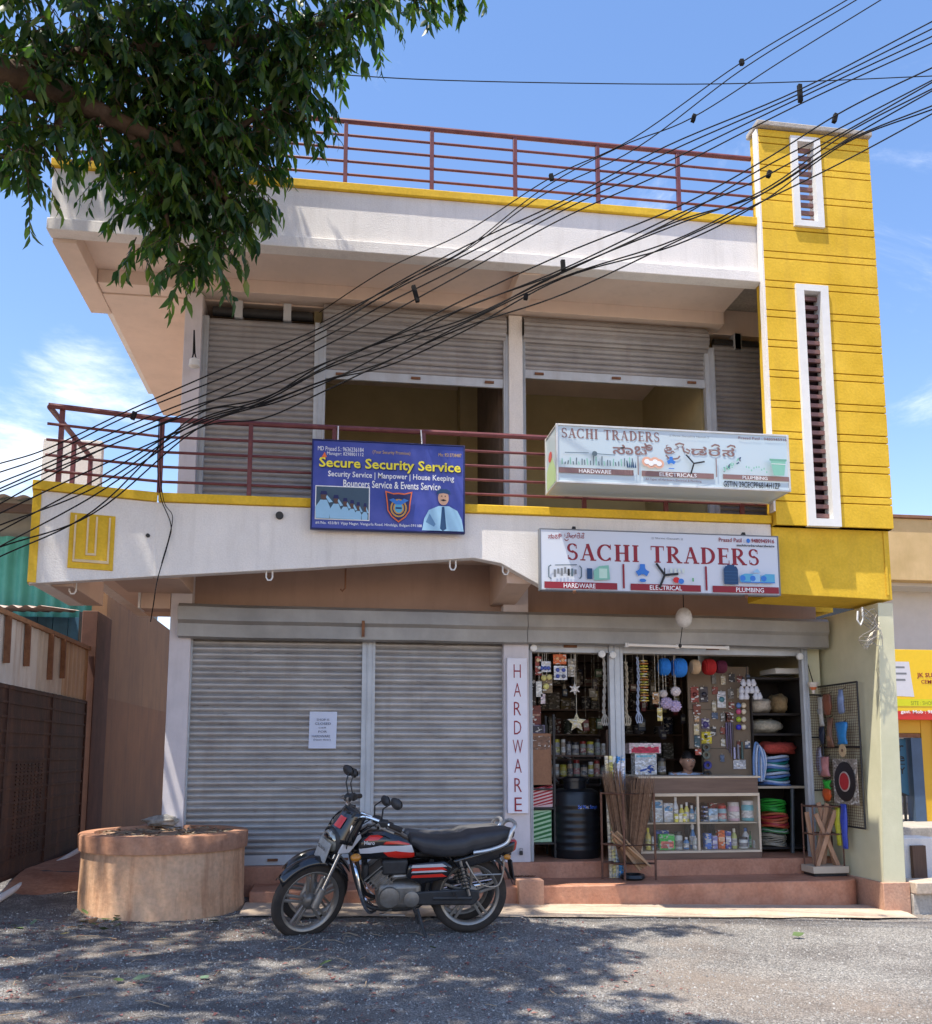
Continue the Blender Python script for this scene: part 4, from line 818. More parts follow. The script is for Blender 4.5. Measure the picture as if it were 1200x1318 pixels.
# ---------------------------------------------------------------- overhead cables
wire_m = mat('black_cable', (.014, .014, .015), rough=.85, var=.2, spec=.2)
def spline(pts, n=8):
    out = []
    P = [pts[0] + (pts[0] - pts[1])] + pts + [pts[-1] + (pts[-1] - pts[-2])]
    for i in range(1, len(P) - 2):
        for k in range(n):
            t = k / n; a, b_, c, d = P[i - 1], P[i], P[i + 1], P[i + 2]
            out.append(.5 * ((2 * b_) + (c - a) * t + (2 * a - 5 * b_ + 4 * c - d) * t * t + (3 * b_ - a - 3 * c + d) * t ** 3))
    out.append(P[-2]); return out
CAB = {}
def cable(label, pix, Y0, Y1, r=.0058, clips=(), anchor=None):
    # pix: photograph points from right to left; the cable nears the building from depth Y0 to Y1
    xs = [p[0] for p in pix]; pts = []
    for (x, y) in pix:
        t = (xs[0] - x) / (xs[0] - xs[-1]); pts.append(at(x, y, Y0 + (Y1 - Y0) * t))
    pts = [pts[0] + (pts[0] - pts[1]) * 1.5] + pts + [anchor if anchor is not None else pts[-1] + (pts[-1] - pts[-2]) * 1.5]
    mid = pts[len(pts) // 2]; t = thing('overhead_cable', label, 'cable', tuple(mid), group='overhead cables crossing the facade')
    MB().tube(spline(pts), r, 6).build('wire', wire_m, t)
    for (x, y, h) in clips:
        tt = (xs[0] - x) / (xs[0] - xs[-1]); p = at(x, y, Y0 + (Y1 - Y0) * tt - .015)
        MB().cbox(p, (.035, .035, h), ry=R.uniform(-.3, .3)).build('clip', wire_m, t, 40, .004)
    return t
cable('thin black cable, topmost of the slanting ones, crossing open sky above the roof railing', [(1100, -6), (955, 80), (815, 178), (710, 228), (600, 298), (500, 345)], 6.6, 7.9, .005, [(955, 80, .05), (710, 228, .06)], at(411, 402, 9.48))
cable('thin black cable just under the topmost slanting one, crossing the roof railing', [(1112, -6), (960, 86), (820, 190), (700, 250), (600, 322), (520, 362)], 6.6, 7.9, .005, (), at(412, 416, 9.48))
cable('slanting cable between the top pair and the main bundle, with one dark clip', [(1140, -4), (1010, 76), (890, 152), (800, 188), (700, 242), (600, 320), (540, 352)], 6.6, 7.9, .005, [(893, 152, .07)], at(413, 428, 9.48))
cable('single level cable running across the sky above the roof', [(1215, 97), (1000, 106), (840, 108), (600, 104), (455, 97), (300, 84)], 9.5, 9.9, .006)
C0 = [(1215, 22), (1030, 112), (860, 190), (730, 253), (600, 318), (500, 372), (415, 418), (300, 470), (170, 527), (60, 575), (-10, 600)]
for i, (dr, dl, lab) in enumerate(((0, 0, 'uppermost'), (7, 9, 'second'), (15, 22, 'third'), (24, 36, 'fourth'))):
    cable('%s cable of the parallel four that cross the tower top and the roof fascia' % lab,
          [(x, y + dr + (dl - dr) * max(0, min(1, (1100 - x) / 1100)) + 3 * math.sin(x * .02 + i)) for x, y in C0], 6.5 + .05 * i, 8.02 + .02 * i, .0058, [(1030, 120, .16)] if i == 1 else [(535, 378, .15)] if i == 2 else [(172, 535, .07)] if i == 0 else [])
D0 = [(1215, 102), (1090, 165), (980, 232), (870, 282), (725, 342), (600, 398), (500, 440), (420, 470), (340, 507), (250, 532), (120, 578), (-10, 640)]
names = ('highest', 'second', 'third', 'fifth', 'lowest', 'thin fourth', 'thin sixth', 'thin wavy')
for i, (dr, dl) in enumerate(((-26, -6), (-2, 0), (8, 10), (22, 17), (36, 26), (14, 3), (28, 22), (-12, 13))):
    cable('%s cable of the tangled lower bundle sagging across the upper shutters' % names[i],
          [(x, y + dr + (dl - dr) * max(0, min(1, (1200 - x) / 800)) + (5 + i) * math.sin(x * .017 + i * 1.9) * .8 + (i * 9 if x < 200 else 0)) for x, y in D0], 6.4 + .06 * i, 8.06 + .02 * i, .0062, [(1075, 152, .08)] if i == 1 else [(725, 342, .10), (990, 224, .06)] if i == 2 else [(677, 382, .05)] if i == 3 else [])
# cable ties hanging on the left column and the loose run down the fascia
o = MB().tube(spline([at(205, 540, 8.42), at(203, 600, 8.42), at(207, 640, 8.44), at(220, 675, 8.46), at(216, 700, 8.47), at(203, 745, 8.46), at(198, 775, 8.5), at(194, 800, 9.2)]), .005, 6).build('service_cable', wire_m, None, 40, 0, loc=at(205, 740, 8.46)); tag(o, 'thin black service cable hanging loose down the left end of the balcony', 'cable')
o = MB().tube(spline([at(208, 545, 8.44), at(206, 600, 8.44), at(211, 645, 8.44), at(222, 664, 8.46), at(218, 690, 8.47), at(208, 725, 8.47)]), .004, 6).build('service_cable', wire_m, None, 40, 0, loc=at(208, 725, 8.47)); tag(o, 'shorter second cable looping beside the loose one on the balcony front', 'cable')
q = at(250, 470, 9.30)
ci = thing('cable_insulator', 'small grey cable clamp tied to the left column of the upper floor', 'clamp', tuple(q))
MB().tube([at(250, 425, 9.38), at(249, 455, 9.34), at(246, 468, 9.32)], .008, 6).build('tie', wire_m, ci); MB().tube([at(250, 425, 9.38), at(251, 455, 9.34), at(254, 468, 9.32)], .008, 6).build('tie', wire_m, ci)
MB().lathe([(.02, 0), (.055, .02), (.05, .09), (.02, .11)], at(250, 474, 9.33), 14).build('clamp', white_trim, ci)

# ---------------------------------------------------------------- the tree over the yard
leaf_m = bpy.data.materials.new('tree_leaf'); leaf_m.use_nodes = True; nt = leaf_m.node_tree; b = nt.nodes['Principled BSDF']; L = nt.links.new
g = N(nt, 'ShaderNodeNewGeometry'); n = N(nt, 'ShaderNodeTexNoise', i_Scale=6.0, i_Detail=3.0); L(g.outputs['Position'], n.inputs['Vector'])
cr = N(nt, 'ShaderNodeValToRGB'); e = cr.color_ramp.elements; e[0].position = .22; e[0].color = (.016, .045, .024, 1); e[1].position = .80; e[1].color = (.11, .17, .035, 1); q = e.new(.5); q.color = (.035, .085, .03, 1); q = e.new(.97); q.color = (.20, .17, .05, 1)
mxr = N(nt, 'ShaderNodeMath', operation='MULTIPLY_ADD'); mxr.inputs[1].default_value = .5; mxr.inputs[2].default_value = .0
ad = N(nt, 'ShaderNodeMath', operation='MULTIPLY_ADD'); ad.inputs[1].default_value = .55; L(g.outputs['Random Per Island'], ad.inputs[0]); L(n.outputs[0], mxr.inputs[0]); L(mxr.outputs[0], ad.inputs[2]); L(ad.outputs[0], cr.inputs[0])
L(cr.outputs[0], b.inputs['Base Color']); b.inputs['Roughness'].default_value = .42; b.inputs['Specular IOR Level'].default_value = .5
tr = N(nt, 'ShaderNodeBsdfTranslucent'); ms = N(nt, 'ShaderNodeMixShader'); ms.inputs[0].default_value = .40
mc = N(nt, 'ShaderNodeMix', data_type='RGBA', blend_type='MULTIPLY'); mc.inputs[0].default_value = 1; mc.inputs[7].default_value = (1.9, 2.3, .6, 1); L(cr.outputs[0], mc.inputs[6]); L(mc.outputs[2], tr.inputs[0])
L(b.outputs[0], ms.inputs[1]); L(tr.outputs[0], ms.inputs[2]); L(ms.outputs[0], nt.nodes['Material Output'].inputs[0])
bark = mat('tree_bark', (.085, .055, .038), c2=(.15, .10, .07), rough=.95, scale=9, bump=.8, bscale=25, aniso=(1, 1, .3))
TR = thing('shade_tree', 'large shade tree with long drooping dark green leaves hanging over the upper left', 'tree', (-5.6, 4.6, 0))
crown = MB(); twigs = MB(); rt = random.Random(21)
cv = []; cf = []
def leaf(p, d, side, l, w):
    # a folded pointed blade: stalk end p, direction d, broad side vector
    nrm = d.cross(side).normalized(); k = len(cv); m1 = p + d * (l * .35); m2 = p + d * (l * .68) - nrm * (.05 * l); tip = p + d * l - nrm * (.16 * l)
    f1 = nrm * (w * .22)
    cv.extend([p, m1 + side * w + f1, m1, m1 - side * w + f1, m2 + side * (w * .72) + f1, m2, m2 - side * (w * .72) + f1, tip])
    cf.extend([(k, k + 2, k + 1), (k, k + 3, k + 2), (k + 1, k + 2, k + 5, k + 4), (k + 2, k + 3, k + 6, k + 5), (k + 4, k + 5, k + 7), (k + 5, k + 6, k + 7)])
def twig(c, drop=.9, n=13, ll=.105):
    a = rt.random() * 6.283; out = Vector((math.cos(a), math.sin(a), rt.uniform(-.3, .35))); ln = rt.uniform(.22, .42)
    p = c.copy(); d = out.normalized(); path = [p.copy()]
    for i in range(n):
        d = (d + Vector((0, 0, -.11 * drop))).normalized(); p = p + d * (ln / n); path.append(p.copy())
        s = (1 if i % 2 else -1); lat = d.cross(Vector((0, 0, 1))); lat = lat.normalized() if lat.length > .05 else Vector((1, 0, 0))
        ld = (d * .45 + lat * (s * rt.uniform(.35, .8)) + Vector((rt.uniform(-.25, .25), rt.uniform(-.25, .25), -rt.uniform(.5, 1.5) * drop))).normalized()
        side = ld.cross(Vector((rt.uniform(-1, 1), rt.uniform(-1, 1), rt.uniform(-.4, 1)))); side = side.normalized() if side.length > .05 else lat
        l = ll * rt.uniform(.5, 1.25); leaf(p, ld, side, l, l * rt.uniform(.13, .185))
    twigs.tube([path[0], path[len(path) // 2], path[-1]], [.005, .004, .002], 4, False)
def blob(c, rx, ry, rz, n, drop=.9, ll=.105, shell=.0):
    for i in range(n):
        while True:
            v = Vector((rt.uniform(-1, 1), rt.uniform(-1, 1), rt.uniform(-1, 1)))
            if shell < v.length < 1: break
        twig(Vector(c) + Vector((v.x * rx, v.y * ry, v.z * rz)), drop, 13, ll)
# the hanging part the photograph shows: sprays placed at their own distance in front of the roof
VIS = [ # px, py, Y, radius, twigs
 (10, 0, 6.0, .26, 16), (55, 35, 6.0, .26, 15), (20, 85, 6.0, .25, 15), (5, 135, 6.0, .24, 14), (20, 185, 6.0, .20, 12), (45, 165, 6.1, .14, 6), (105, 5, 6.2, .28, 20), (150, 45, 6.2, .28, 21), (115, 85, 6.2, .22, 9), (75, 110, 6.2, .20, 7), (110, 150, 6.2, .16, 5), (150, 115, 6.3, .24, 13),
 (195, 0, 6.3, .30, 24), (250, 35, 6.4, .30, 28), (305, 0, 6.4, .30, 26), (350, 35, 6.5, .28, 24), (400, 5, 6.5, .28, 22), (435, 35, 6.5, .20, 12), (470, -12, 6.4, .22, 14), (515, -30, 6.4, .20, 12), (560, -48, 6.4, .16, 8), (590, -60, 6.4, .12, 5),
 (200, 80, 6.4, .28, 24), (255, 90, 6.4, .28, 27), (315, 80, 6.6, .28, 26), (370, 75, 6.6, .22, 16), (405, 85, 6.6, .15, 8), (225, 140, 6.5, .26, 24), (285, 145, 6.6, .26, 25), (335, 135, 6.6, .20, 14), (372, 120, 6.7, .14, 7),
 (190, 165, 6.6, .18, 8), (235, 195, 6.6, .22, 17), (290, 200, 6.7, .22, 18), (325, 185, 6.7, .16, 9), (215, 235, 6.7, .20, 12), (265, 245, 6.8, .20, 15), (310, 235, 6.8, .16, 9), (250, 285, 6.8, .16, 9), (285, 280, 6.8, .14, 7), (185, 225, 6.7, .12, 5), (165, 190, 6.7, .10, 4), (262, 315, 6.8, .08, 3), (340, 235, 6.8, .10, 4), (188, 290, 6.8, .07, 2)]
for px, py, Y, r_, n in VIS: blob(at(px + (-8 if px > 140 else 2), py + (24 if py > 60 and px > 140 else 12), Y), r_, r_ * 1.2, r_ * .85, int(n * (1.75 if px > 140 else 1.5)), 1.05, .128)
# the rest of the crown, above and behind the frame: it shades the yard
TOP = [(-2.6, 7.3, 9.9, 1.7, 1.0, .7, 300), (-3.8, 6.2, 8.8, 1.4, 1.2, .9, 260), (-1.6, 5.7, 8.6, 1.3, 1.1, .7, 300), (-1.15, 5.4, 8.2, .8, .9, .5, 190), (-1.1, 3.9, 7.0, 1.2, 1.0, .6, 270), (-.1, 3.2, 6.6, .7, .7, .4, 120), (.35, 2.7, 6.2, .5, .5, .3, 60), (-1.9, 7.5, 9.6, 1.2, .7, .5, 190), (-2.6, 4.1, 7.5, 1.3, 1.2, .8, 250),
 (-.1, 2.2, 6.3, 1.5, .9, .6, 230), (-2.4, 2.2, 6.8, 1.4, 1.1, .7, 210), (-5.0, 4.8, 8.6, 1.6, 1.5, 1.1, 260), (-4.6, 2.6, 7.6, 1.4, 1.3, 1.0, 170), (-6.6, 5.8, 7.8, 1.4, 1.5, 1.2, 150)]
for x, y, z, rx, ry, rz, n in TOP: blob((x, y, z), rx, ry, rz, int(n * 1.08), .9, .17)
me = bpy.data.meshes.new('crown'); off = Vector(TR.location); me.from_pydata([tuple(v - off) for v in cv], [], cf); me.materials.append(leaf_m); me.polygons.foreach_set('use_smooth', [True] * len(me.polygons)); me.update()
o = link('crown', me, TR); o['kind'] = 'stuff'
o = twigs.build('fine_twigs', bark, TR); o['kind'] = 'stuff'
MB().tube([(-5.6, 4.6, -.2), (-5.58, 4.6, .5), (-5.5, 4.65, 2.0), (-5.35, 4.7, 3.6), (-5.1, 4.8, 5.2)], [.42, .31, .27, .25, .22], 16).build('trunk', bark, TR, 60)
def limb(pts, r0, r1): 
    sp_ = spline([Vector(p) for p in pts], 5); MB().tube(sp_, [r0 + (r1 - r0) * i / (len(sp_) - 1) for i in range(len(sp_))], 9).build('limb', bark, TR, 60)
limb([(-5.1, 4.8, 5.1), (-3.6, 5.4, 5.9), at(0, 95, 6.0), at(80, 122, 6.15), at(160, 160, 6.3), at(250, 200, 6.5), at(300, 270, 6.7)], .15, .018)
limb([at(0, 95, 6.0), at(110, 70, 6.2), at(250, 60, 6.3), at(380, 40, 6.5), at(500, 5, 6.4)], .07, .012)
limb([at(80, 122, 6.15), at(76, 160, 6.15), at(76, 205, 6.16)], .04, .02)
limb([at(250, 200, 6.5), at(330, 150, 6.6), at(400, 100, 6.6)], .03, .01); limb([at(160, 160, 6.3), at(200, 230, 6.5), at(220, 300, 6.7)], .03, .01)
for tgt in ((-2.6, 7.3, 9.9), (-1.6, 5.7, 8.6), (-.8, 3.9, 7.0), (-2.4, 2.2, 6.8), (-5.2, 4.6, 8.8), (-6.6, 5.8, 7.8), (-.2, 2.4, 6.4)):
    m = Vector((-5.1, 4.8, 5.1)).lerp(Vector(tgt), .5) + Vector((0, 0, .5)); limb([(-5.1, 4.8, 5.1), m, tgt], .13, .03)

# ---------------------------------------------------------------- litter on the yard
def blade_mesh(m, l=.13, w=.045):
    mb = MB(); mb.add([(0, 0, .004), (l * .35, w, .016), (l * .35, 0, .006), (l * .35, -w, .012), (l * .7, w * .7, .014), (l * .7, 0, .008), (l * .7, -w * .7, .018), (l, 0, .02)], [(0, 2, 1), (0, 3, 2), (1, 2, 5, 4), (2, 3, 6, 5), (4, 5, 7), (5, 6, 7)]); return mb.mesh('leaf', m, (0, 0, 0), 60)
lm_g = [blade_mesh(mat('fallen_leaf_green', (.09, .14, .045), var=.2, rough=.7)), blade_mesh(mat('fallen_leaf_sea', (.10, .16, .10), var=.2, rough=.7)), blade_mesh(mat('fallen_leaf_yellow', (.34, .26, .08), var=.2, rough=.7)), blade_mesh(mat('fallen_leaf_brown', (.24, .13, .06), var=.2, rough=.8))]
rl = random.Random(9)
FL = [(115, 1190), (128, 1186), (140, 1192), (122, 1197), (105, 1193), (133, 1200), (150, 1188), (112, 1182), (20, 1195), (14, 1194), (146, 1197), (98, 1199), (410, 1244), (160, 1264), (170, 1266), (155, 1185), (283, 1187), (268, 1262), (1020, 1208), (40, 1196), (128, 1192), (118, 1188), (560, 1225), (90, 1206), (210, 1210)]
for i, (px, py) in enumerate(FL):
    c = atz(px, py, gz(at(px, py, 7).x)); 
    for _ in range(2): c = atz(px, py, yp((c.x + 9) / 22, (c.y + 3) / 15.5)[2])
    k = rl.choice((0, 0, 1, 2, 3)) if i > 8 else rl.choice((0, 1, 0, 3)); o = link('fallen_leaf', lm_g[k]); o.location = c + Vector((0, 0, .004 + .008 * (i % 4))); o.rotation_euler = (rl.uniform(-.3, .3), rl.uniform(-.35, .2), rl.random() * 6.3); s = rl.uniform(.5, .95); o.scale = (s, s, s)
    tag(o, '%s fallen leaf lying on the gravel of the yard' % ('fresh green', 'bluish green', 'yellowed', 'dry brown')[k], 'leaf', '%s leaves fallen on the yard' % ('green', 'bluish', 'yellow', 'brown')[k])
pet = MB(); stk = MB()
for i in range(3200):
    x = -3.4 + 5.6 * rl.random() ** 1.4; y = 4.6 + 3.7 * rl.random(); z = yp((x + 9) / 22, (y + 3) / 15.5)[2] + .004; a = rl.random() * 6.3; l = .006 + .020 * rl.random() ** 3; ca, sa = math.cos(a) * l, math.sin(a) * l
    pet.add([(x - ca, y - sa, z), (x + sa * .6, y - ca * .6, z + .006), (x + ca, y + sa, z + .004), (x - sa * .6, y + ca * .6, z + .008)], [(0, 1, 2, 3)])
o = pet.build('fallen_petals', mat('dry_petals', (.16, .03, .045), c2=(.30, .16, .12), rough=.9, scale=30), None, 0); tag(o, 'tiny fallen reddish petals and bits strewn over the yard', 'petals', kind='stuff')
for i in range(70):
    x = -3.0 + 4.4 * rl.random(); y = 5.0 + 3.2 * rl.random(); z = yp((x + 9) / 22, (y + 3) / 15.5)[2] + .008; a = rl.random() * 6.3; l = .06 + .22 * rl.random() ** 2
    p = [Vector((x, y, z)), Vector((x + math.cos(a) * l * .5 + rl.uniform(-.03, .03), y + math.sin(a) * l * .5 + rl.uniform(-.03, .03), z + .012)), Vector((x + math.cos(a) * l, y + math.sin(a) * l, z + .002))]
    stk.tube(p, .0028, 5)
o = stk.build('dry_twigs', mat('dry_twig', (.30, .20, .12), c2=(.42, .33, .23), rough=.9, scale=8), None, 40); tag(o, 'thin dry twigs scattered on the gravel under the tree', 'twigs', kind='stuff')

# ---------------------------------------------------------------- motorcycles (x forward, y to the rider's left, z up; origin under the rear wheel)
tyre_m = mat('tyre_rubber', (.022, .020, .019), c2=(.055, .042, .034), rough=.85, scale=7, bump=.3, bscale=80)
alloy = mat('dusty_alloy', (.42, .40, .37), c2=(.30, .26, .22), rough=.42, metal=.7, scale=9); chrome = mat('chrome', (.66, .66, .66), rough=.16, metal=1., var=.05)
engine_m = mat('engine_alloy', (.34, .33, .31), c2=(.20, .17, .14), rough=.45, metal=.6, scale=14); bike_black = mat('bike_gloss_black', (.012, .012, .014), rough=.18, coat=.6, var=.2)
bike_matt = mat('bike_matt_plastic', (.03, .03, .032), rough=.55, var=.25, scale=15); seat_m = mat('seat_vinyl', (.026, .027, .032), c2=(.045, .045, .05), rough=.48, scale=6, bump=.12, bscale=180)
d_red = pm('decal_red', (214, 44, 30), rough=.25, coat=.5, var=.05); d_white = pm('decal_silver', (200, 200, 204), rough=.3, coat=.4, var=.05); lens_m = mat('headlamp_lens', (.46, .45, .38), c2=(.30, .30, .27), rough=.12, metal=.5, scale=40, coat=.6); tail_m = mat('tail_lens', (.42, .015, .015), rough=.15, coat=.6, var=.1); amber = mat('amber_lens', (.50, .20, .02), rough=.2, coat=.4)
mirror_g = mat('mirror_glass', (.5, .52, .55), rough=.05, metal=1., var=.02); bike_grey = mat('bike_grey_paint', (.30, .31, .33), rough=.25, coat=.5, var=.06); cover_m = mat('grey_seat_cover', (.085, .085, .09), rough=.6, var=.15)
def steer(p):                                       # turn about the raked steering axis
    O = Vector((.97, 0, .78)); ax = Vector((-.42, 0, 1)).normalized(); return Matrix.Rotation(STEER, 3, ax) @ (Vector(p) - O) + O
STEER = rad(27)
class SB(MB):
    def mesh(s, name, m, off=(0, 0, 0), smooth=40):
        s.v = [tuple(steer(v)) for v in s.v]; return MB.mesh(s, name, m, off, smooth)
def wheel(parent, cx, B, front):
    w = thing_part('wheel', parent); c = (cx, 0, .305)
    B().lathe([(.240, -.030), (.270, -.036), (.294, -.026), (.303, -.009), (.303, .009), (.294, .026), (.270, .036), (.240, .030), (.236, 0), (.240, -.030)], c, 48, 'y', False).build('tyre', tyre_m, w, 50)
    B().lathe([(.243, -.028), (.238, -.031), (.222, -.024), (.214, -.011), (.214, .011), (.222, .024), (.238, .031), (.243, .028), (.243, -.028)], c, 48, 'y', False).build('rim', alloy, w, 50)
    hb = B(); hb.lathe([(.0, -.06), (.03, -.06), (.055, -.045), (.06 if front else .075, -.02), (.06 if front else .075, .03), (.03, .055), (.0, .055)], c, 20, 'y', False); hb.build('hub', engine_m, w, 50)
    for k in range(5):
        a = 2 * math.pi * k / 5 + .3
        for da in (-.10, .10):
            mb = B(); mb.bar((c[0] + .05 * math.cos(a + da * 3), 0, c[2] + .05 * math.sin(a + da * 3)), (c[0] + .218 * math.cos(a + da), 0, c[2] + .218 * math.sin(a + da)), .020, .022, (0, 1, 0)); mb.build('spoke', alloy, w, 40, .003)
    return w
def thing_part(name, parent):
    o = bpy.data.objects.new(name, None); COL.objects.link(o); o.parent = parent; o.empty_display_size = .05; return o
def make_bike(label, body=bike_black, cover=seat_m, decals=True):
    t = thing('motorcycle', label, 'motorcycle', (0, 0, 0), 0, 'parked motorcycles', True)
    wheel(t, 0, MB, False); wheel(t, 1.25, SB, True)
    # fork, front mudguard, number plate
    for s in (-1, 1):
        SB().tube([(1.25, s * .095, .29), (1.19, s * .095, .43)], .030, 12).build('fork_leg', alloy, t); SB().tube([(1.19, s * .095, .42), (.975, s * .095, .90)], .017, 10).build('fork_tube', chrome, t)
    mg = SB()
    mg.grid(lambda u, v: (1.25 + (.335 + .012 * (1 - (2 * v - 1) ** 2)) * math.cos(rad(40 + 112 * u)), (v - .5) * .125, .305 + (.335 + .02 * (1 - (2 * v - 1) ** 2)) * math.sin(rad(40 + 112 * u)) - .03 * (2 * v - 1) ** 2), 18, 8)
    mg.build('front_mudguard', body, t, 60).modifiers.new('s', 'SOLIDIFY').thickness = .006
    SB().cbox((1.165, 0, .700), (.012, .16, .15), ry=rad(-18)).build('number_plate', mat('dusty_plate', (.46, .46, .45), c2=(.32, .31, .29), rough=.6, scale=30), t, 40, .003)
    pl_ = SB(); lettering(pl_, 'KA 22', lambda a, b_: (1.1725 + .31 * (b_ - .70), a, b_), .058, -.058, .708, .748, .02); lettering(pl_, 'EX 51', lambda a, b_: (1.1725 + .31 * (b_ - .70), a, b_), .058, -.058, .652, .692, .02); pl_.build('plate_lettering', bike_matt, t, 0)
    # headlamp, cowl, visor
    hl = SB(); hl.lathe([(.0, .075), (.05, .068), (.085, .048), (.098, .02), (.096, -.04), (.07, -.09)], (1.07, 0, .765), 22, 'x'); hl.v = [(x, y * 1.05, .765 + (z - .765) * .95) for x, y, z in hl.v]; hl.build('headlamp', lens_m, t, 50)
    SB().lathe([(.102, -.06), (.112, -.02), (.108, .035), (.098, .04)], (1.07, 0, .765), 22, 'x', False).build('headlamp_rim', bike_matt, t, 50)
    cw = SB()
    def cowl(u, v):
        a = (u - .5) * 2; b_ = v; wdt = .135 - .035 * b_; x = 1.15 - .16 * b_ - .16 * a * a * (1 - .2 * b_); return (x, wdt * math.sin(a * 1.5), .80 + .205 * b_ - .045 * a * a)
    cw.grid(cowl, 14, 8); cw.build('cowl', body, t, 60).modifiers.new('s', 'SOLIDIFY').thickness = .012
    if decals:
        dc = SB(); dc.grid(lambda u, v: Vector(cowl(.52 + .16 * u, .42 + .36 * v)) + Vector((.012, .010 * u + .004, .006)), 6, 4); dc.build('cowl_sticker', d_red, t, 60)
    for s in (-1, 1): SB().prism([(1.10, .70), (1.05, .80), (.93, .86), (.90, .80), (1.0, .69)], s * .100, s * .118).build('cowl_cheek', d_white if decals else body, t, 40, .008)
    for s in (-1, 1):
        SB().tube([(1.0, s * .07, .70), (.99, s * .17, .69)], .008, 6).build('indicator_stalk', bike_matt, t); SB().ball((.99, s * .20, .69), .042, .036, .030, 12, 8).build('indicator', amber, t)
    SB().cbox((.93, 0, .955), (.10, .16, .06), ry=rad(-30)).build('instrument_panel', bike_matt, t, 40, .012)
    # handlebar, grips, levers, mirrors
    SB().tube(spline([Vector(p) for p in ((.72, .37, .935), (.80, .30, .965), (.90, .16, .985), (.93, .07, .95), (.93, -.07, .95), (.90, -.16, .985), (.80, -.30, .965), (.72, -.37, .935))], 4), .0115, 8).build('handlebar', chrome, t)
    for s in (-1, 1):
        SB().tube([(.715, s * .375, .933), (.79, s * .31, .96)], [.021, .019], 12).build('grip', tyre_m, t); SB().cbox((.82, s * .275, .967), (.07, .06, .05), rz=s * rad(-40)).build('switch_gear', bike_matt, t, 40, .01)
        SB().tube([(.86, s * .265, .965), (.87, s * .32, .955), (.80, s * .40, .935)], [.007, .006, .009], 7).build('lever', alloy, t)
        m = thing_part('mirror', t); SB().tube([(.83, s * .26, .985), (.845, s * .29, 1.09), (.80, s * .34, 1.15)], .006, 7).build('stem', bike_matt, m)
        SB().ball((.79, s * .375, 1.155), .026, .068, .042, 16, 10).build('shell', bike_matt, m, 60); mg_ = SB(); mg_.lathe([(.0, 0), (.9, .0)], (0, 0, 0), 18, 'x'); mg_.v = [(.7655 + x, s * .375 + y * .060, 1.155 + z * .036) for x, y, z in mg_.v]; mg_.build('glass', mirror_g, m)
    # tank
    tk = MB(); cs = [(.915, .66, .035, .05), (.88, .69, .085, .095), (.80, .72, .125, .115), (.68, .725, .138, .12), (.56, .705, .128, .10), (.47, .68, .095, .075), (.435, .67, .06, .05)]
    def tank(u, v):
        i = u * (len(cs) - 1); k = min(int(i), len(cs) - 2); f = i - k; c = [cs[k][q] * (1 - f) + cs[k + 1][q] * f for q in range(4)]; a = 2 * math.pi * v
        ca, sa = math.cos(a), math.sin(a); return (c[0], c[2] * (abs(ca) ** .7) * (1 if ca > 0 else -1), c[1] + c[3] * (abs(sa) ** .75) * (1 if sa > 0 else -1))
    tk.grid(tank, 24, 36); tk.add([tank(0, i / 16) for i in range(16)], [tuple(range(16))]); tk.add([tank(1, i / 16) for i in range(16)], [tuple(range(16))]); tk.build('fuel_tank', body, t, 60); MB().lathe([(.04, 0), (.042, .012), (.02, .02)], (.70, 0, .842), 16).build('fuel_cap', chrome, t)
    def stripe(pts_top, pts_bot, m, name='stripe', out=.007):
        for s in (-1, 1):
            def fn(u, v):
                i = u * (len(pts_top) - 1); k = min(int(i), len(pts_top) - 2); f = i - k
                X = (pts_top[k][0] * (1 - f) + pts_top[k + 1][0] * f) * (1 - v) + v * (pts_bot[k][0] * (1 - f) + pts_bot[k + 1][0] * f); Z = (pts_top[k][1] * (1 - f) + pts_top[k + 1][1] * f) * (1 - v) + v * (pts_bot[k][1] * (1 - f) + pts_bot[k + 1][1] * f)
                j = 0
                while j < len(cs) - 2 and cs[j + 1][0] > X: j += 1
                f2 = max(0, min(1, (cs[j][0] - X) / (cs[j][0] - cs[j + 1][0]))); c = [cs[j][q] * (1 - f2) + cs[j + 1][q] * f2 for q in range(4)]
                sn = max(-1, min(1, (Z - c[1]) / c[3])); a = math.asin(abs(sn) ** (1 / .75)); return (X, s * (c[2] * math.cos(a) ** .7 + out), Z)
            mb = MB(); mb.grid(fn, 14, 5); mb.build(name, m, t, 60)
    if decals:
        stripe([(.88, .70), (.72, .735), (.48, .725)], [(.87, .665), (.70, .685), (.455, .665)], d_white)
        stripe([(.70, .683), (.60, .690), (.455, .664)], [(.66, .645), (.58, .628), (.45, .625)], d_red, out=.0085); stripe([(.68, .765), (.58, .765), (.50, .738)], [(.70, .745), (.58, .742), (.49, .728)], d_red)
        stripe([(.80, .805), (.74, .81), (.70, .80)], [(.845, .765), (.78, .77), (.74, .775)], d_red)
        lt = MB(); lettering(lt, 'Hero', lambda a, b_: (a, .1445, b_), .845, .765, .742, .772, .03); lt.build('tank_lettering', d_white, t, 0)
    # frame, engine
    fr = MB(); fr.tube(spline([Vector(p) for p in ((.95, 0, .80), (.93, 0, .62), (.86, 0, .36), (.76, 0, .22), (.40, 0, .22), (.33, 0, .40), (.30, 0, .58))], 4), .018, 8); fr.build('frame', bike_matt, t)
    MB().tube([(.95, 0, .76), (.45, 0, .63), (-.20, 0, .60)], .02, 8).build('frame_tube', bike_matt, t)
    ec = MB(); ec.cbox((.56, 0, .33), (.34, .20, .20)); ec.build('crankcase', engine_m, t, 40, .04); cyl = MB(); cyl.cbox((.70, 0, .44), (.15, .15, .13), ry=rad(-50)); cyl.build('cylinder', engine_m, t, 40, .01)
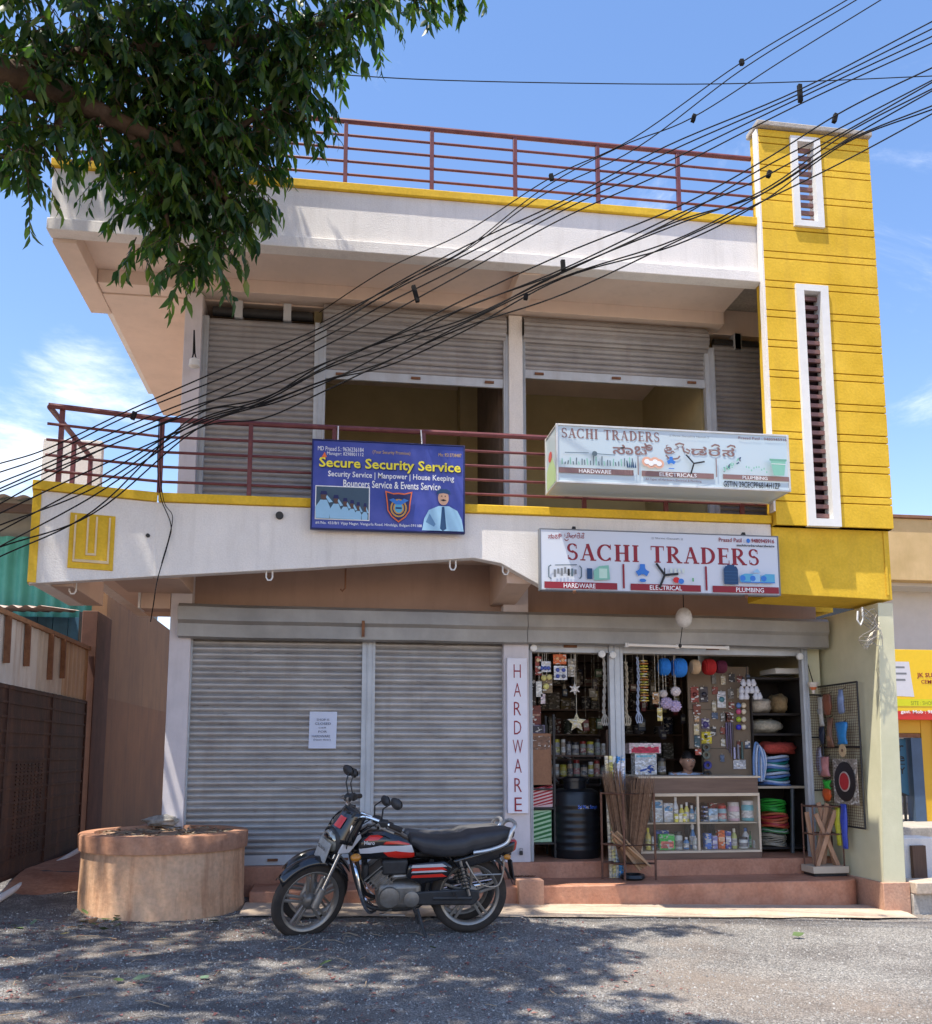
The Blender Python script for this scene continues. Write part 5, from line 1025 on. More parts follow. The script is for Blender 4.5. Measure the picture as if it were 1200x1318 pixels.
    for k in range(6): MB().cbox((.655 + k * .022, 0, .415 + k * .0185), (.175, .175, .007), ry=rad(-50) + math.pi / 2).build('cooling_fin', engine_m, t)
    for s, rr in ((1, .082), (-1, .09)):
        MB().lathe([(rr * .95, 0), (rr, s * .015), (rr * .93, s * .035), (rr * .55, s * .042), (.0, s * .042)], (.64, s * .098, .33), 26, 'y').build('crankcase_cover', engine_m, t, 50); MB().lathe([(.06, 0), (.06, s * .02), (.03, s * .03), (.0, s * .03)], (.47, s * .098, .31), 18, 'y').build('crankcase_cover', engine_m, t, 50)
    MB().cbox((.60, .03, .55), (.20, .13, .12)).build('air_box', bike_matt, t, 40, .02); MB().tube([(.62, .05, .47), (.52, .06, .48), (.44, .06, .50)], .022, 8).build('carburettor', alloy, t)
    MB().cbox((.82, 0, .50), (.05, .12, .14)).build('horn', black_iron, t, 40, .02)
    # crash guard of bent chrome tube
    MB().tube(spline([Vector(p) for p in ((.90, .04, .66), (.92, .16, .62), (.90, .235, .54), (.86, .235, .36), (.80, .16, .24), (.74, .05, .21))], 5), .0125, 8).build('crash_guard', chrome, t); MB().tube(spline([Vector(p) for p in ((.90, -.04, .66), (.92, -.16, .62), (.90, -.235, .54), (.86, -.235, .36), (.80, -.16, .24), (.74, -.05, .21))], 5), .0125, 8).build('crash_guard', chrome, t)
    # side panels, seat, tail
    for s in (-1, 1):
        sp = MB(); sp.prism([(.50, .58), (.22, .60), (.14, .55), (.20, .46), (.40, .42), (.52, .48)], s * .085, s * .125); sp.build('side_panel', body, t, 40, .02)
        if decals:
            for za, zb, m in ((.575, .555, d_white), (.550, .530, d_red), (.528, .516, d_white), (.497, .478, d_red)):
                MB().prism([(.47, za), (.24, za + .008), (.20, zb + .004), (.48, zb)], s * .1255, s * .129).build('stripe', m, t, 0)
        tp = MB(); tp.prism([(.16, .60), (-.28, .72), (-.34, .74), (-.33, .66), (-.20, .60), (.10, .52)], s * .075, s * .112); tp.build('tail_panel', body, t, 40, .018)
    se = MB(); ss = [(.50, .735, .075, .015), (.47, .745, .095, .045), (.36, .705, .118, .070), (.22, .690, .135, .075), (.08, .70, .138, .078), (.0, .725, .132, .082), (-.14, .745, .120, .075), (-.27, .770, .105, .060), (-.33, .785, .08, .03), (-.345, .79, .05, .01)]
    def seat(u, v):
        i = u * (len(ss) - 1); k = min(int(i), len(ss) - 2); f = i - k; f = f * f * (3 - 2 * f); c = [ss[k][q] * (1 - f) + ss[k + 1][q] * f for q in range(4)]; a = 2 * math.pi * v; ca, sa = math.cos(a), math.sin(a)
        return (ss[k][0] * (1 - (i - k)) + ss[k + 1][0] * (i - k), c[2] * abs(ca) ** .55 * (1 if ca > 0 else -1), c[1] + c[3] * abs(sa) ** .65 * (1 if sa > 0 else -1.0))
    se.grid(seat, 40, 30); se.build('seat', cover, t, 60)
    MB().tube(spline([Vector(p) for p in ((.0, .135, .665), (-.14, .145, .69), (-.26, .145, .74), (-.30, .135, .83), (-.335, .09, .862), (-.345, 0, .868), (-.335, -.09, .862), (-.30, -.135, .83), (-.26, -.145, .74), (-.14, -.145, .69), (.0, -.135, .665))], 5), .0155, 9).build('grab_rail', mat('silver_rail', (.58, .59, .60), rough=.3, metal=.7), t)
    tl = MB(); tl.prism([(-.25, .755), (-.365, .735), (-.355, .66), (-.30, .63), (-.25, .68)], -.075, .075); tl.build('tail_lamp', tail_m, t, 40, .015)
    rm = MB(); rm.grid(lambda u, v: (.355 * math.cos(rad(66 + 96 * u)), (v - .5) * .14, .305 + .36 * math.sin(rad(66 + 96 * u)) - .02 * (2 * v - 1) ** 2), 18, 6); rm.build('rear_mudguard', bike_matt, t, 60).modifiers.new('s', 'SOLIDIFY').thickness = .006
    MB().cbox((-.335, 0, .50), (.012, .14, .16), ry=rad(10)).build('mud_flap', bike_matt, t, 40, .003)
    for s in (-1, 1):
        MB().tube([(-.26, s * .08, .63), (-.265, s * .13, .63)], .008, 6).build('indicator_stalk', bike_matt, t); MB().ball((-.265, s * .15, .63), .030, .024, .022, 12, 8).build('indicator', amber, t)
        MB().tube([(.30, s * .10, .31), (.0, s * .105, .305)], .018, 8).build('swing_arm', bike_matt, t)
        sh = thing_part('shock_absorber', t); MB().tube([(.02, s * .125, .33), (.10, s * .125, .60)], .012, 8).build('damper', alloy, sh)
        co = []
        for k in range(60): a = k / 60 * 2 * math.pi * 7; f = k / 59; co.append(Vector((.035 + .055 * f + .026 * math.cos(a), s * .125 + .026 * math.sin(a), .385 + .19 * f)))
        MB().tube(co, .0045, 5).build('spring', black_iron, sh)
    MB().prism([(.50, .36), (.05, .375), (-.06, .36), (-.07, .30), (-.02, .245), (.46, .26)], .082, .108).build('chain_cover', bike_matt, t, 40, .02)
    MB().tube([(.72, -.09, .26), (.55, -.13, .22), (.35, -.15, .25), (.10, -.16, .29), (-.25, -.17, .34)], [.02, .022, .04, .045, .042], 12).build('exhaust', chrome, t)
    # rests, stand, saree guard
    for s in (-1, 1): MB().tube([(.45, s * .10, .24), (.45, s * .24, .245)], .014, 8).build('foot_rest', tyre_m, t); MB().tube([(.14, s * .12, .35), (.14, s * .22, .355)], .012, 8).build('foot_rest', tyre_m, t)
    MB().tube([(.62, .12, .24), (.72, .16, .215), (.52, .15, .20)], .008, 7).build('gear_lever', alloy, t); MB().tube([(.42, .10, .23), (.36, .20, .03), (.34, .235, .006)], [.012, .011, .016], 8).build('side_stand', bike_matt, t)
    MB().tube(spline([Vector(p) for p in ((.06, .15, .60), (.0, .17, .50), (-.08, .17, .42), (-.20, .165, .42), (-.24, .15, .56), (-.22, .14, .64))], 4), .007, 6).build('saree_guard', alloy, t); MB().tube([(.0, .17, .50), (-.22, .16, .50)], .006, 6).build('saree_guard', alloy, t)
    for pts in (((.93, .10, .94), (1.04, .16, .84), (1.02, .10, .70)), ((.90, -.12, .97), (1.05, -.12, .86), (1.0, -.05, .72)), ((.84, .22, .95), (.98, .14, .82), (.93, .05, .66)), ((.88, .18, .97), (1.02, .02, .90), (.98, .02, .76))): SB().tube(spline([Vector(p) for p in pts], 5), .0045, 5).build('control_cable', wire_m, t)
    return t
def place_bike(t, rear_px, rear_py, Y, yaw, lean, sc):
    p = at(rear_px, rear_py, Y); g_ = yp((p.x + 9) / 22, (p.y + 3) / 15.5)[2]; t.location = (p.x, Y, g_ + .002); t.rotation_euler = (rad(-lean), 0, math.pi + rad(yaw)); t.scale = (sc, sc, sc)
bike1 = make_bike('black motorcycle with red and silver stripes parked nearest, in front of the left shutters')
place_bike(bike1, 602, 1194, 7.68, 3, 9, 1.02)
STEER = rad(24)
bike2 = make_bike('second motorcycle half hidden behind the red striped one, dark body without stripes', bike_black, cover_m, False)
place_bike(bike2, 592, 1180, 8.20, -3, 8, 1.0)

# ---------------------------------------------------------------- goods helpers
def px_x(px, Y, py=960): return at(px, py, Y).x
def pz(px, py, Y): return at(px, py, Y).z
_pc = {}
def pcol(rgb, rough=.5):
    k = (tuple(rgb), rough)
    if k not in _pc:
        _pc[k] = pm('goods_%d_%d_%d_%d' % (*rgb, int(rough * 100)), rgb, var=.12, rough=rough, scale=35)
        if rough == .5:                                  # small printed patches, as on packaging
            m = _pc[k]; nt = m.node_tree; b = nt.nodes['Principled BSDF']; lk = b.inputs['Base Color'].links[0]; src = lk.from_socket; L = nt.links.new
            g = N(nt, 'ShaderNodeNewGeometry'); mp = N(nt, 'ShaderNodeMapping'); mp.inputs['Scale'].default_value = (1.0, 1.0, 1.9); L(g.outputs['Position'], mp.inputs['Vector'])
            v = N(nt, 'ShaderNodeTexVoronoi', i_Scale=30.0, distance='CHEBYCHEV'); L(mp.outputs[0], v.inputs['Vector']); sp = N(nt, 'ShaderNodeSeparateColor'); L(v.outputs['Color'], sp.inputs[0])
            a1 = N(nt, 'ShaderNodeMapRange'); a1.inputs[3].default_value = .55; a1.inputs[4].default_value = 1.3; L(sp.outputs[0], a1.inputs[0]); mm = N(nt, 'ShaderNodeMix', data_type='RGBA', blend_type='MULTIPLY'); mm.inputs[0].default_value = 1; L(src, mm.inputs[6]); L(a1.outputs[0], mm.inputs[7])
            a2 = N(nt, 'ShaderNodeMath', operation='GREATER_THAN'); a2.inputs[1].default_value = .82; L(sp.outputs[1], a2.inputs[0]); m3 = N(nt, 'ShaderNodeMix', data_type='RGBA'); m3.inputs[7].default_value = (.6, .58, .54, 1); L(a2.outputs[0], m3.inputs[0]); L(mm.outputs[2], m3.inputs[6]); L(m3.outputs[2], b.inputs['Base Color'])
    return _pc[k]
def carton(name, label, cat_, px0, px1, z0, py1, Y, rgb, dep=.10, band=None, group=None, rz=0.):
    xa_, xb_ = px_x(px0, Y), px_x(px1, Y); zt_ = pz((px0 + px1) / 2, py1, Y)
    t = thing(name, label, cat_, ((xa_ + xb_) / 2, Y + dep / 2, z0), rz, group, True)
    w = (xb_ - xa_) / 2; h = zt_ - z0
    MB().box(-w, w, -dep / 2, dep / 2, .001, h).build('body', pcol(rgb, .56 if name in ('cardboard_box', 'striped_box') else .5), t, 40, .003)
    if band:
        for (v0, v1, c) in band: MB().box(-w * .86, w * .86, -dep / 2 - .0016, -dep / 2 - .0004, h * (1 - v1), h * (1 - v0)).build('print_panel', pcol(c), t, 0)
    return t
def bottle(name, label, px, wpx, z0, py1, Y, rgb, cap, kind=0, group=None):
    r = (px_x(px + wpx / 2, Y) - px_x(px - wpx / 2, Y)) / 2; x = px_x(px, Y); h = pz(px, py1, Y) - z0
    t = thing(name, label, 'jar' if kind == 1 else 'bottle', (x, Y + r, z0), 0, group, True)
    if kind == 1: prof = [(r * .9, .001), (r, .008), (r, h * .72), (r * .85, h * .8)]; cp = [(r * .92, h * .8), (r * .92, h)]
    elif kind == 2: prof = [(r * .9, .001), (r, .01), (r * .95, h * .45), (r * .45, h * .70), (r * .3, h * .78)]; cp = [(r * .42, h * .78), (r * .5, h * .9), (r * .3, h)]
    else: prof = [(r * .9, .001), (r, .006), (r, h * .62), (r * .5, h * .78), (r * .4, h * .82)]; cp = [(r * .5, h * .82), (r * .5, h)]
    MB().lathe(prof, (0, 0, 0), 16).build('body', pcol(rgb, .3), t, 50); MB().lathe(cp, (0, 0, 0), 14).build('cap', pcol(cap, .4), t, 50)
    MB().lathe([(r * 1.012, h * .16), (r * 1.012, h * .52)], (0, 0, 0), 16, 'z', False).build('paper_label', pcol(tuple(min(255, int(c * .5 + 110)) for c in cap)), t, 50)
    return t
wood_c = mat('brown_laminate', (.115, .065, .045), c2=(.165, .10, .072), rough=.5, scale=3, aniso=(.6, .6, 7), var=.1); edge_c = mat('cream_edging', (.60, .50, .38), rough=.6, var=.08)
glass = bpy.data.materials.new('counter_glass'); glass.use_nodes = True; nt = glass.node_tree; nt.nodes.clear()
gl = N(nt, 'ShaderNodeBsdfGlossy', i_Roughness=.03); tr_ = N(nt, 'ShaderNodeBsdfTransparent'); fz = N(nt, 'ShaderNodeFresnel', i_IOR=1.45); mxs = N(nt, 'ShaderNodeMixShader'); ou = N(nt, 'ShaderNodeOutputMaterial')
nt.links.new(fz.outputs[0], mxs.inputs[0]); nt.links.new(tr_.outputs[0], mxs.inputs[1]); nt.links.new(gl.outputs[0], mxs.inputs[2]); nt.links.new(mxs.outputs[0], ou.inputs[0])
# ---------------------------------------------------------------- glass counter
YC = 9.48; cx0, cx1 = px_x(824, YC, 1050), px_x(979, YC, 1050); ct = pz(900, 999, YC); FZ = F0 + .001
CT = thing('glass_counter', 'brown laminate shop counter with cream edges and glass display shelves', 'counter', ((cx0 + cx1) / 2, YC + .25, F0))
hgt = ct - F0
def cz(py): return pz(900, py, YC)
box('top', edge_c, CT, cx0 - .02, cx1 + .02, YC - .01, YC + .52, ct - .022, ct, .004); box('front_board', wood_c, CT, cx0 + .012, cx1 - .012, YC, YC + .02, cz(1021), ct - .023, .002)
box('rail', edge_c, CT, cx0, cx1, YC - .004, YC + .03, cz(1025), cz(1021) - .001, .002); box('kick_board', wood_c, CT, cx0, cx1, YC, YC + .03, FZ, cz(1098), .002); box('rail', edge_c, CT, cx0, cx1, YC - .006, YC + .5, cz(1098) + .001, cz(1095), .002)
for xx in (cx0, cx1 - .02): box('side_panel', edge_c if xx > cx0 else wood_c, CT, xx, xx + .02, YC + .031, YC + .5, cz(1095) + .001, ct - .023, .002); box('stile', edge_c, CT, xx - .001, xx + .021, YC - .003, YC + .03, cz(1095) + .001, cz(1025) - .001, .002)
xm = px_x(899.5, YC, 1060); box('stile', edge_c, CT, xm - .012, xm + .012, YC - .003, YC + .03, cz(1095) + .001, cz(1025) - .001, .002)
zs2 = cz(1059); box('shelf', edge_c, CT, cx0 + .021, cx1 - .021, YC + .031, YC + .47, zs2 - .014, zs2, .002); box('back_panel', wood_c, CT, cx0 + .021, cx1 - .021, YC + .48, YC + .498, FZ, ct - .023, 0)
for a, b_ in ((cx0 + .022, xm - .013), (xm + .013, cx1 - .022)):
    box('glass_pane', glass, CT, a, b_, YC + .010, YC + .014, cz(1095) + .002, cz(1025) - .002, 0)
zb = cz(1095) + .002; zu = zs2 + .001; YP = YC + .10
G_ = 'packs in the glass counter'
W_, B_ = (222, 226, 232), (70, 150, 200)
carton('carton', 'tall white and pale blue carton at the left end of the upper counter shelf', 'box', 838, 851, zu, 1030, YP, (214, 226, 232), .09, [(.08, .36, B_)], G_)
carton('carton', 'slimmer white carton with blue square, second on the upper counter shelf', 'box', 852.5, 864, zu, 1034, YP, (216, 222, 230), .09, [(.15, .40, B_)], G_)
for px, w, py, c, cp, k, lab in ((868.5, 6.5, 1026, W_, (235, 235, 235), 0, 'tall white bottle right of the two pale cartons'), (876, 6, 1036, (226, 216, 90), (236, 236, 220), 0, 'first of the yellow bottles on the upper left shelf'), (882.5, 6, 1033, (228, 222, 120), (235, 235, 235), 0, 'second yellow bottle on the upper left shelf'), (889, 5.5, 1037, (100, 160, 205), (240, 240, 240), 0, 'pale blue bottle beside the yellow ones'), (894.5, 5, 1039, W_, (90, 170, 190), 0, 'white bottle with teal cap against the middle stile')):
    bottle('bottle', lab + ' of the counter', px, w, zu, py, YP + (.05 if px % 2 > 1 else 0), c, cp, k, G_)
for i, c in enumerate(((228, 220, 90), (236, 232, 200), (228, 220, 96))): carton('small_pack', '%s small yellow tin in front of the bottles on the upper left shelf' % ('first', 'second', 'third')[i], 'pack', 866 + i * 5.4, 870.8 + i * 5.4, zu, 1047.5, YP - .055, c, .03, [(.3, .6, (250, 250, 240))], G_)
for i in range(4): carton('small_pack', '%s of four flat blue packs piled at the left of the upper right shelf' % ('lowest', 'second lowest', 'third', 'topmost')[i], 'pack', 903, 908.5, zu + i * .047, 1055.5 - i * 5.9, YP, (60, 110, 190), .08, [(.2, .5, W_)], G_)
carton('carton', 'pale blue square carton in the middle of the upper right shelf', 'box', 909.5, 921, zu, 1041, YP, (160, 196, 224), .09, [(.5, .85, W_)], G_); carton('carton', 'red box lying behind the pale blue carton on the upper shelf', 'box', 912, 930, zu, 1034, YP + .13, (150, 40, 40), .09, None, G_)
bottle('jar', 'small jar with red lid on the upper right counter shelf', 928.5, 11, zu, 1037, YP, (150, 190, 200), (190, 50, 50), 1, G_); bottle('jar', 'large clear jar of pink sachets on the upper right shelf', 944, 15, zu, 1033, YP, (226, 190, 200), (214, 206, 200), 1, G_); bottle('jar', 'large jar of turquoise sachets at the right end of the upper shelf', 963, 16, zu, 1031, YP, (120, 196, 206), (220, 220, 216), 1, G_)
bottle('bottle', 'yellow topped tube at the left end of the lower counter shelf', 832.5, 6.5, zb, 1066, YP, (224, 206, 110), (226, 214, 60), 0, G_); carton('small_pack', 'white pack next to the yellow tube on the lower shelf', 'pack', 836.5, 841.5, zb, 1077, YP, (216, 220, 224), .06, None, G_)
carton('carton', 'dark blue box behind the green pack on the lower shelf', 'box', 842, 858, zb, 1069, YP + .10, (50, 90, 170), .07, None, G_); carton('carton', 'bright green pack with pink print on the lower left shelf', 'box', 846, 865, zb, 1074, YP, (70, 205, 90), .07, [(.45, .9, (230, 120, 110))], G_)
for i, (p0_, tt) in enumerate(((866, 1071), (866, 1085))): 
    if i == 0: bottle('jar', 'dark lidded white tin on the lower left shelf', 871.5, 10, zb, 1071, YP, (200, 206, 206), (60, 60, 60), 1, G_)
bottle('bottle', 'small blue and white bottle before the spray bottle', 881, 7, zb, 1078, YP, (96, 150, 206), (230, 230, 230), 0, G_); bottle('bottle', 'blue spray bottle with a nozzle, tallest on the lower left shelf', 889.5, 8, zb, 1061, YP + .05, (80, 140, 200), (226, 232, 240), 2, G_); bottle('jar', 'white jar with pale label under the spray bottle', 893, 7.5, zb, 1079, YP - .05, (220, 226, 220), (236, 236, 236), 1, G_)
for p0_, p1_, tp, c, bd, lab in ((904, 912, 1073, (60, 120, 210), (200, 220, 240), 'bright blue carton at the left of the lower right shelf'), (913, 919.5, 1076, (150, 150, 214), (220, 220, 236), 'lilac carton beside the bright blue one'), (920.5, 929, 1069, (226, 104, 40), (240, 190, 150), 'tall orange carton on the lower right shelf'), (930, 937, 1070, (70, 80, 170), (226, 226, 240), 'indigo and white carton right of the orange one')): carton('carton', lab, 'box', p0_, p1_, zb, tp, YP, c, .07, [(.35, .6, bd)], G_)
for px, w, py, c, cp, k, lab in ((942, 7, 1067, (190, 196, 120), (226, 220, 200), 0, 'olive bottle with pale cap on the lower right shelf'), (954.5, 11, 1078, (226, 230, 230), (60, 60, 70), 1, 'white jar with a dark lid near the right end of the lower shelf'), (957, 8, 1066, (230, 234, 236), (60, 110, 180), 0, 'white bottle with blue cap behind the white jar'), (964, 7, 1070, (40, 140, 80), (40, 120, 70), 0, 'green bottle at the right of the lower shelf'), (969.5, 7, 1082, (200, 206, 206), (226, 226, 226), 1, 'small pale jar in the lower right corner of the counter')): bottle('bottle' if k == 0 else 'jar', lab, px, w, zb, py, YP + (.09 if px in (957, 964) else 0), c, cp, k, G_)
# side counter and what stands on it
SC = thing('side_counter', 'low dark side counter between the broom stand and the glass counter', 'counter', (px_x(805, 9.75), 9.9, F0))
sc0, sc1 = px_x(789, 9.62), px_x(822, 9.62); scz = pz(815, 998.5, 9.62)
box('top', edge_c, SC, sc0, px_x(856, 9.62), YC + .523, 10.2, scz - .02, scz, .003); box('panel', wood_c, SC, sc0 + .02, sc1, 9.66, 9.68, FZ, scz - .021, .002); box('side_panel', edge_c, SC, sc1 - .03, sc1, 9.63, 9.659, FZ, scz - .021, .002)
carton('carton', 'white carton with a blue tool printed on it, standing at the left of the counter', 'box', 817, 845, scz, 970, 10.03, (222, 226, 232), .14, [(.08, .18, (120, 190, 210))])
z_ = pz(830, 970, 10.03) + .001; t_ = carton('carton', 'long pink and white carton lying on top of the white tool box', 'box', 810, 851, z_, 956.5, 10.0, (222, 200, 206), .18, [(.34, .95, (200, 36, 76))])
o = [c for c in bpy.data.objects if c.get('label', '').startswith('white carton with a blue tool')][0]
MB().lathe([(.0, -.0745), (.045, -.0745), (.045, -.0725)], (.055, 0, .06), 18, 'y').build('tool_print', pcol((40, 80, 160)), o, 0); MB().bar((-.10, -.0735, .035), (.03, -.0735, .065), .003, .022, (0, 0, 1)).build('tool_print', pcol((40, 80, 160)), o, 0)
bottle('jar', 'dark lidded jar beside the white tool box on the counter', 853, 10, scz, 976, 10.05, (120, 110, 90), (40, 40, 44), 1)
# ---------------------------------------------------------------- shopkeeper, seated behind the counter
PX, PY = px_x(886, 10.16, 985), 10.16
st_ = thing('stool', 'low red plastic stool behind the counter', 'stool', (PX, PY + .16, F0)); MB().lathe([(.15, .40), (.16, .43), (.15, .45)], (PX, PY + .16, F0), 20).build('seat', pcol((150, 40, 40)), st_)
for a in (.8, 2.36, 3.9, 5.5): MB().tube([(PX + .12 * math.cos(a), PY + .16 + .12 * math.sin(a), F0 + .41), (PX + .16 * math.cos(a), PY + .16 + .16 * math.sin(a), F0)], .018, 8).build('leg', pcol((150, 40, 40)), st_)
hz = pz(887, 980, PY)                                    # centre of the head
PE = thing('person', 'seated person in a light blue shirt looking out over the glass counter', 'person', (PX, PY, F0))
skin = mat('skin_brown', (.46, .26, .18), c2=(.52, .30, .21), rough=.5, var=.08); hair_m = mat('black_hair', (.012, .010, .010), rough=.55); shirt = mat('pale_blue_shirt', (.45, .55, .72), var=.1, rough=.85, bump=.2)
def skinmesh(name, verts, edges, m, parent, sub=2):
    me = bpy.data.meshes.new(name); bo = base_of(parent); me.from_pydata([tuple(Vector(v[0]) - bo) for v in verts], edges, []); o = link(name, me, parent)
    o.modifiers.new('skin', 'SKIN').use_smooth_shade = True; md = o.modifiers.new('sub', 'SUBSURF'); md.levels = sub; md.render_levels = sub
    for i, v in enumerate(verts): me.skin_vertices[0].data[i].radius = (v[1], v[2] if len(v) > 2 else v[1]); me.skin_vertices[0].data[i].use_root = (i == 0)
    me.materials.append(m); return o
sh = hz - .15; pel = F0 + .50
bv = [((PX, PY + .14, pel), .13, .11), ((PX, PY + .12, pel + .18), .125, .10), ((PX, PY + .06, sh - .06), .15, .10), ((PX, PY + .03, sh + .01), .075, .07), ((PX, PY + .02, sh + .045), .05, .052), ((PX, PY + .005, hz - .06), .06, .07),
      ((PX - .17, PY + .05, sh - .02), .055), ((PX - .235, PY + .02, sh - .25), .044), ((PX - .16, PY - .12, sh - .36), .034), ((PX + .17, PY + .05, sh - .02), .055), ((PX + .235, PY + .02, sh - .25), .044), ((PX + .16, PY - .12, sh - .36), .034),
      ((PX - .10, PY - .25, pel - .02), .075), ((PX - .11, PY - .28, F0 + .26), .05), ((PX - .11, PY - .26, F0 + .06), .04), ((PX + .10, PY - .25, pel - .02), .075), ((PX + .11, PY - .28, F0 + .26), .05), ((PX + .11, PY - .26, F0 + .06), .04), ((PX - .11, PY - .36, F0 + .03), .032), ((PX + .11, PY - .36, F0 + .03), .032)]
body = skinmesh('body', bv, [(0, 1), (1, 2), (2, 3), (3, 4), (4, 5), (2, 6), (6, 7), (7, 8), (2, 9), (9, 10), (10, 11), (0, 12), (12, 13), (13, 14), (14, 18), (0, 15), (15, 16), (16, 17), (17, 19)], skin, PE)
# head: one shaped surface with brow, nose, lips, chin and ears
hd = MB()
def head(u, v):
    a = 2 * math.pi * u; p = (v - .5) * math.pi; x = .076 * math.cos(p) * math.sin(a); y = -.096 * math.cos(p) * math.cos(a); z = .118 * math.sin(p)
    if y < 0:
        fx_, fz_ = x / .076, z / .118
        y -= .026 * math.exp(-(fx_ / .16) ** 2 - ((fz_ + .12) / .20) ** 2) + .010 * math.exp(-(fx_ / .28) ** 2 - ((fz_ + .46) / .09) ** 2) + .008 * math.exp(-(fx_ / .3) ** 2 - ((fz_ + .82) / .16) ** 2)
        for s in (-1, 1): y += .012 * math.exp(-((fx_ - s * .40) / .20) ** 2 - ((fz_ - .06) / .10) ** 2)
        y -= .006 * math.exp(-(fx_ / .7) ** 2 - ((fz_ - .24) / .09) ** 2)
    if z < 0: x *= 1 - .22 * (-z / .118) ** 1.5
    for s in (-1, 1):
        if x * s > .05: x += s * .022 * math.exp(-((y - .012) / .020) ** 2 - ((z + .004) / .032) ** 2)
    return (PX + x, PY + y, hz + z)
hd.grid(head, 64, 44); hd.build('head', skin, PE, 80)
hr = MB()
def hair(u, v):
    x, y, z = head(u, .55 + .45 * v); k = 1.07 + .03 * mno.noise((u * 30, v * 9, 0)); front = (y < PY - .02); x = PX + (x - PX) * k; y = PY + .008 + (y - PY) * k; z = hz + (z - hz) * k + (.010 * (1 - v) if front else -.02 * (1 - v)); return (x, y, z)
hr.grid(hair, 48, 16); hr.build('hair', hair_m, PE, 80)
for s in (-1, 1):
    MB().ball((PX + s * .030, PY - .084, hz + .008), .012, .010, .008, 10, 8).build('eye', pcol((220, 216, 210), .3), PE); MB().ball((PX + s * .030, PY - .0925, hz + .008), .0055, .003, .0055, 8, 6).build('iris', hair_m, PE)
    MB().tube([(PX + s * .015, PY - .098, hz + .026), (PX + s * .030, PY - .099, hz + .032), (PX + s * .048, PY - .088, hz + .026)], [.003, .004, .002], 6).build('eyebrow', hair_m, PE)
MB().tube([(PX - .02, PY - .098, hz - .052), (PX, PY - .104, hz - .050), (PX + .02, PY - .098, hz - .052)], [.003, .0065, .003], 8).build('lips', mat('lips', (.13, .05, .045), rough=.5), PE)
sv = [((PX, PY + .14, pel + .02), .145, .125), ((PX, PY + .12, pel + .18), .138, .113), ((PX, PY + .06, sh - .06), .162, .112), ((PX, PY + .035, sh + .015), .085, .08), ((PX - .17, PY + .05, sh - .02), .066), ((PX - .215, PY + .03, sh - .17), .06), ((PX + .17, PY + .05, sh - .02), .066), ((PX + .215, PY + .03, sh - .17), .06)]
skinmesh('shirt', sv, [(0, 1), (1, 2), (2, 3), (2, 4), (4, 5), (2, 6), (6, 7)], shirt, PE)
tr2 = mat('dark_trousers', (.03, .03, .04), rough=.9)
skinmesh('trousers', [((PX, PY + .14, pel), .142, .12), ((PX - .10, PY - .25, pel - .02), .085), ((PX - .11, PY - .28, F0 + .26), .06), ((PX - .11, PY - .26, F0 + .10), .055), ((PX + .10, PY - .25, pel - .02), .085), ((PX + .11, PY - .28, F0 + .26), .06), ((PX + .11, PY - .26, F0 + .10), .055)], [(0, 1), (1, 2), (2, 3), (0, 4), (4, 5), (5, 6)], tr2, PE)
for s in (-1, 1):                                       # hands resting on the lap: palm, four fingers and a thumb
    w = Vector((PX + s * .16, PY - .12, sh - .36)); hv = [(w, .026, .018), (w + Vector((-s * .03, -.05, -.01)), .034, .014), (w + Vector((-s * .05, -.085, -.015)), .034, .012)]; he = [(0, 1), (1, 2)]
    for k in range(4):
        b0_ = w + Vector((-s * (.022 + .018 * k), -.088, -.012)); l = (.030, .036, .034, .026)[k]; i0 = len(hv); hv += [(b0_, .0085), (b0_ + Vector((-s * .008, -l, -.006)), .008), (b0_ + Vector((-s * .012, -l * 1.7, -.026)), .007)]; he += [(2, i0), (i0, i0 + 1), (i0 + 1, i0 + 2)]
    i0 = len(hv); hv += [(w + Vector((-s * .065, -.05, .0)), .010), (w + Vector((-s * .085, -.075, -.004)), .008)]; he += [(1, i0), (i0, i0 + 1)]
    skinmesh('hand', hv, he, skin, PE, 1)
# ---------------------------------------------------------------- black water tank
tx, tw = px_x(749, 9.62, 1055), (px_x(780, 9.62, 1055) - px_x(718, 9.62, 1055)) / 2; ty = 9.62 + tw
WT = thing('water_tank', 'black ribbed plastic water tank standing inside the left shop opening', 'water tank', (tx, ty, F0)); blk = mat('black_polythene', (.012, .014, .018), rough=.32, var=.2)
H_t = pz(749, 1016, 9.62) - F0; prof = [(tw * .96, .001), (tw, .02)]
for k in range(7):
    z = H_t * (.10 + .105 * k); prof += [(tw, z), (tw * 1.025, z + .012), (tw * 1.025, z + .030), (tw, z + .042)]
prof += [(tw, H_t * .90), (tw * .93, H_t * .96), (tw * .7, H_t)]
MB().lathe(prof, (tx, ty, F0), 44).build('barrel', blk, WT, 30); MB().lathe([(tw * .46, H_t), (tw * .46, H_t + .07), (tw * .50, H_t + .075), (tw * .50, H_t + .11), (tw * .40, H_t + .125)], (tx, ty, F0), 32).build('lid', blk, WT, 40)
lt = MB(); 
def cylP(a, b_): th = (a - tx) / (tw * 1.03); return (tx + tw * 1.03 * math.sin(th), ty - tw * 1.03 * math.cos(th), b_)
lettering(lt, 'Sai Net Sampo', cylP, tx - tw * .15, tx + tw * .80, F0 + H_t * .70, F0 + H_t * .775, .02); lt.build('lettering', pcol((60, 110, 220)), WT, 0)
for k in range(3): MB().lathe([(.030, -.004), (.030, .004)], (tx + .1 + .05 * k, ty - tw * 1.0 + .02, F0 + .3), 8, 'y')
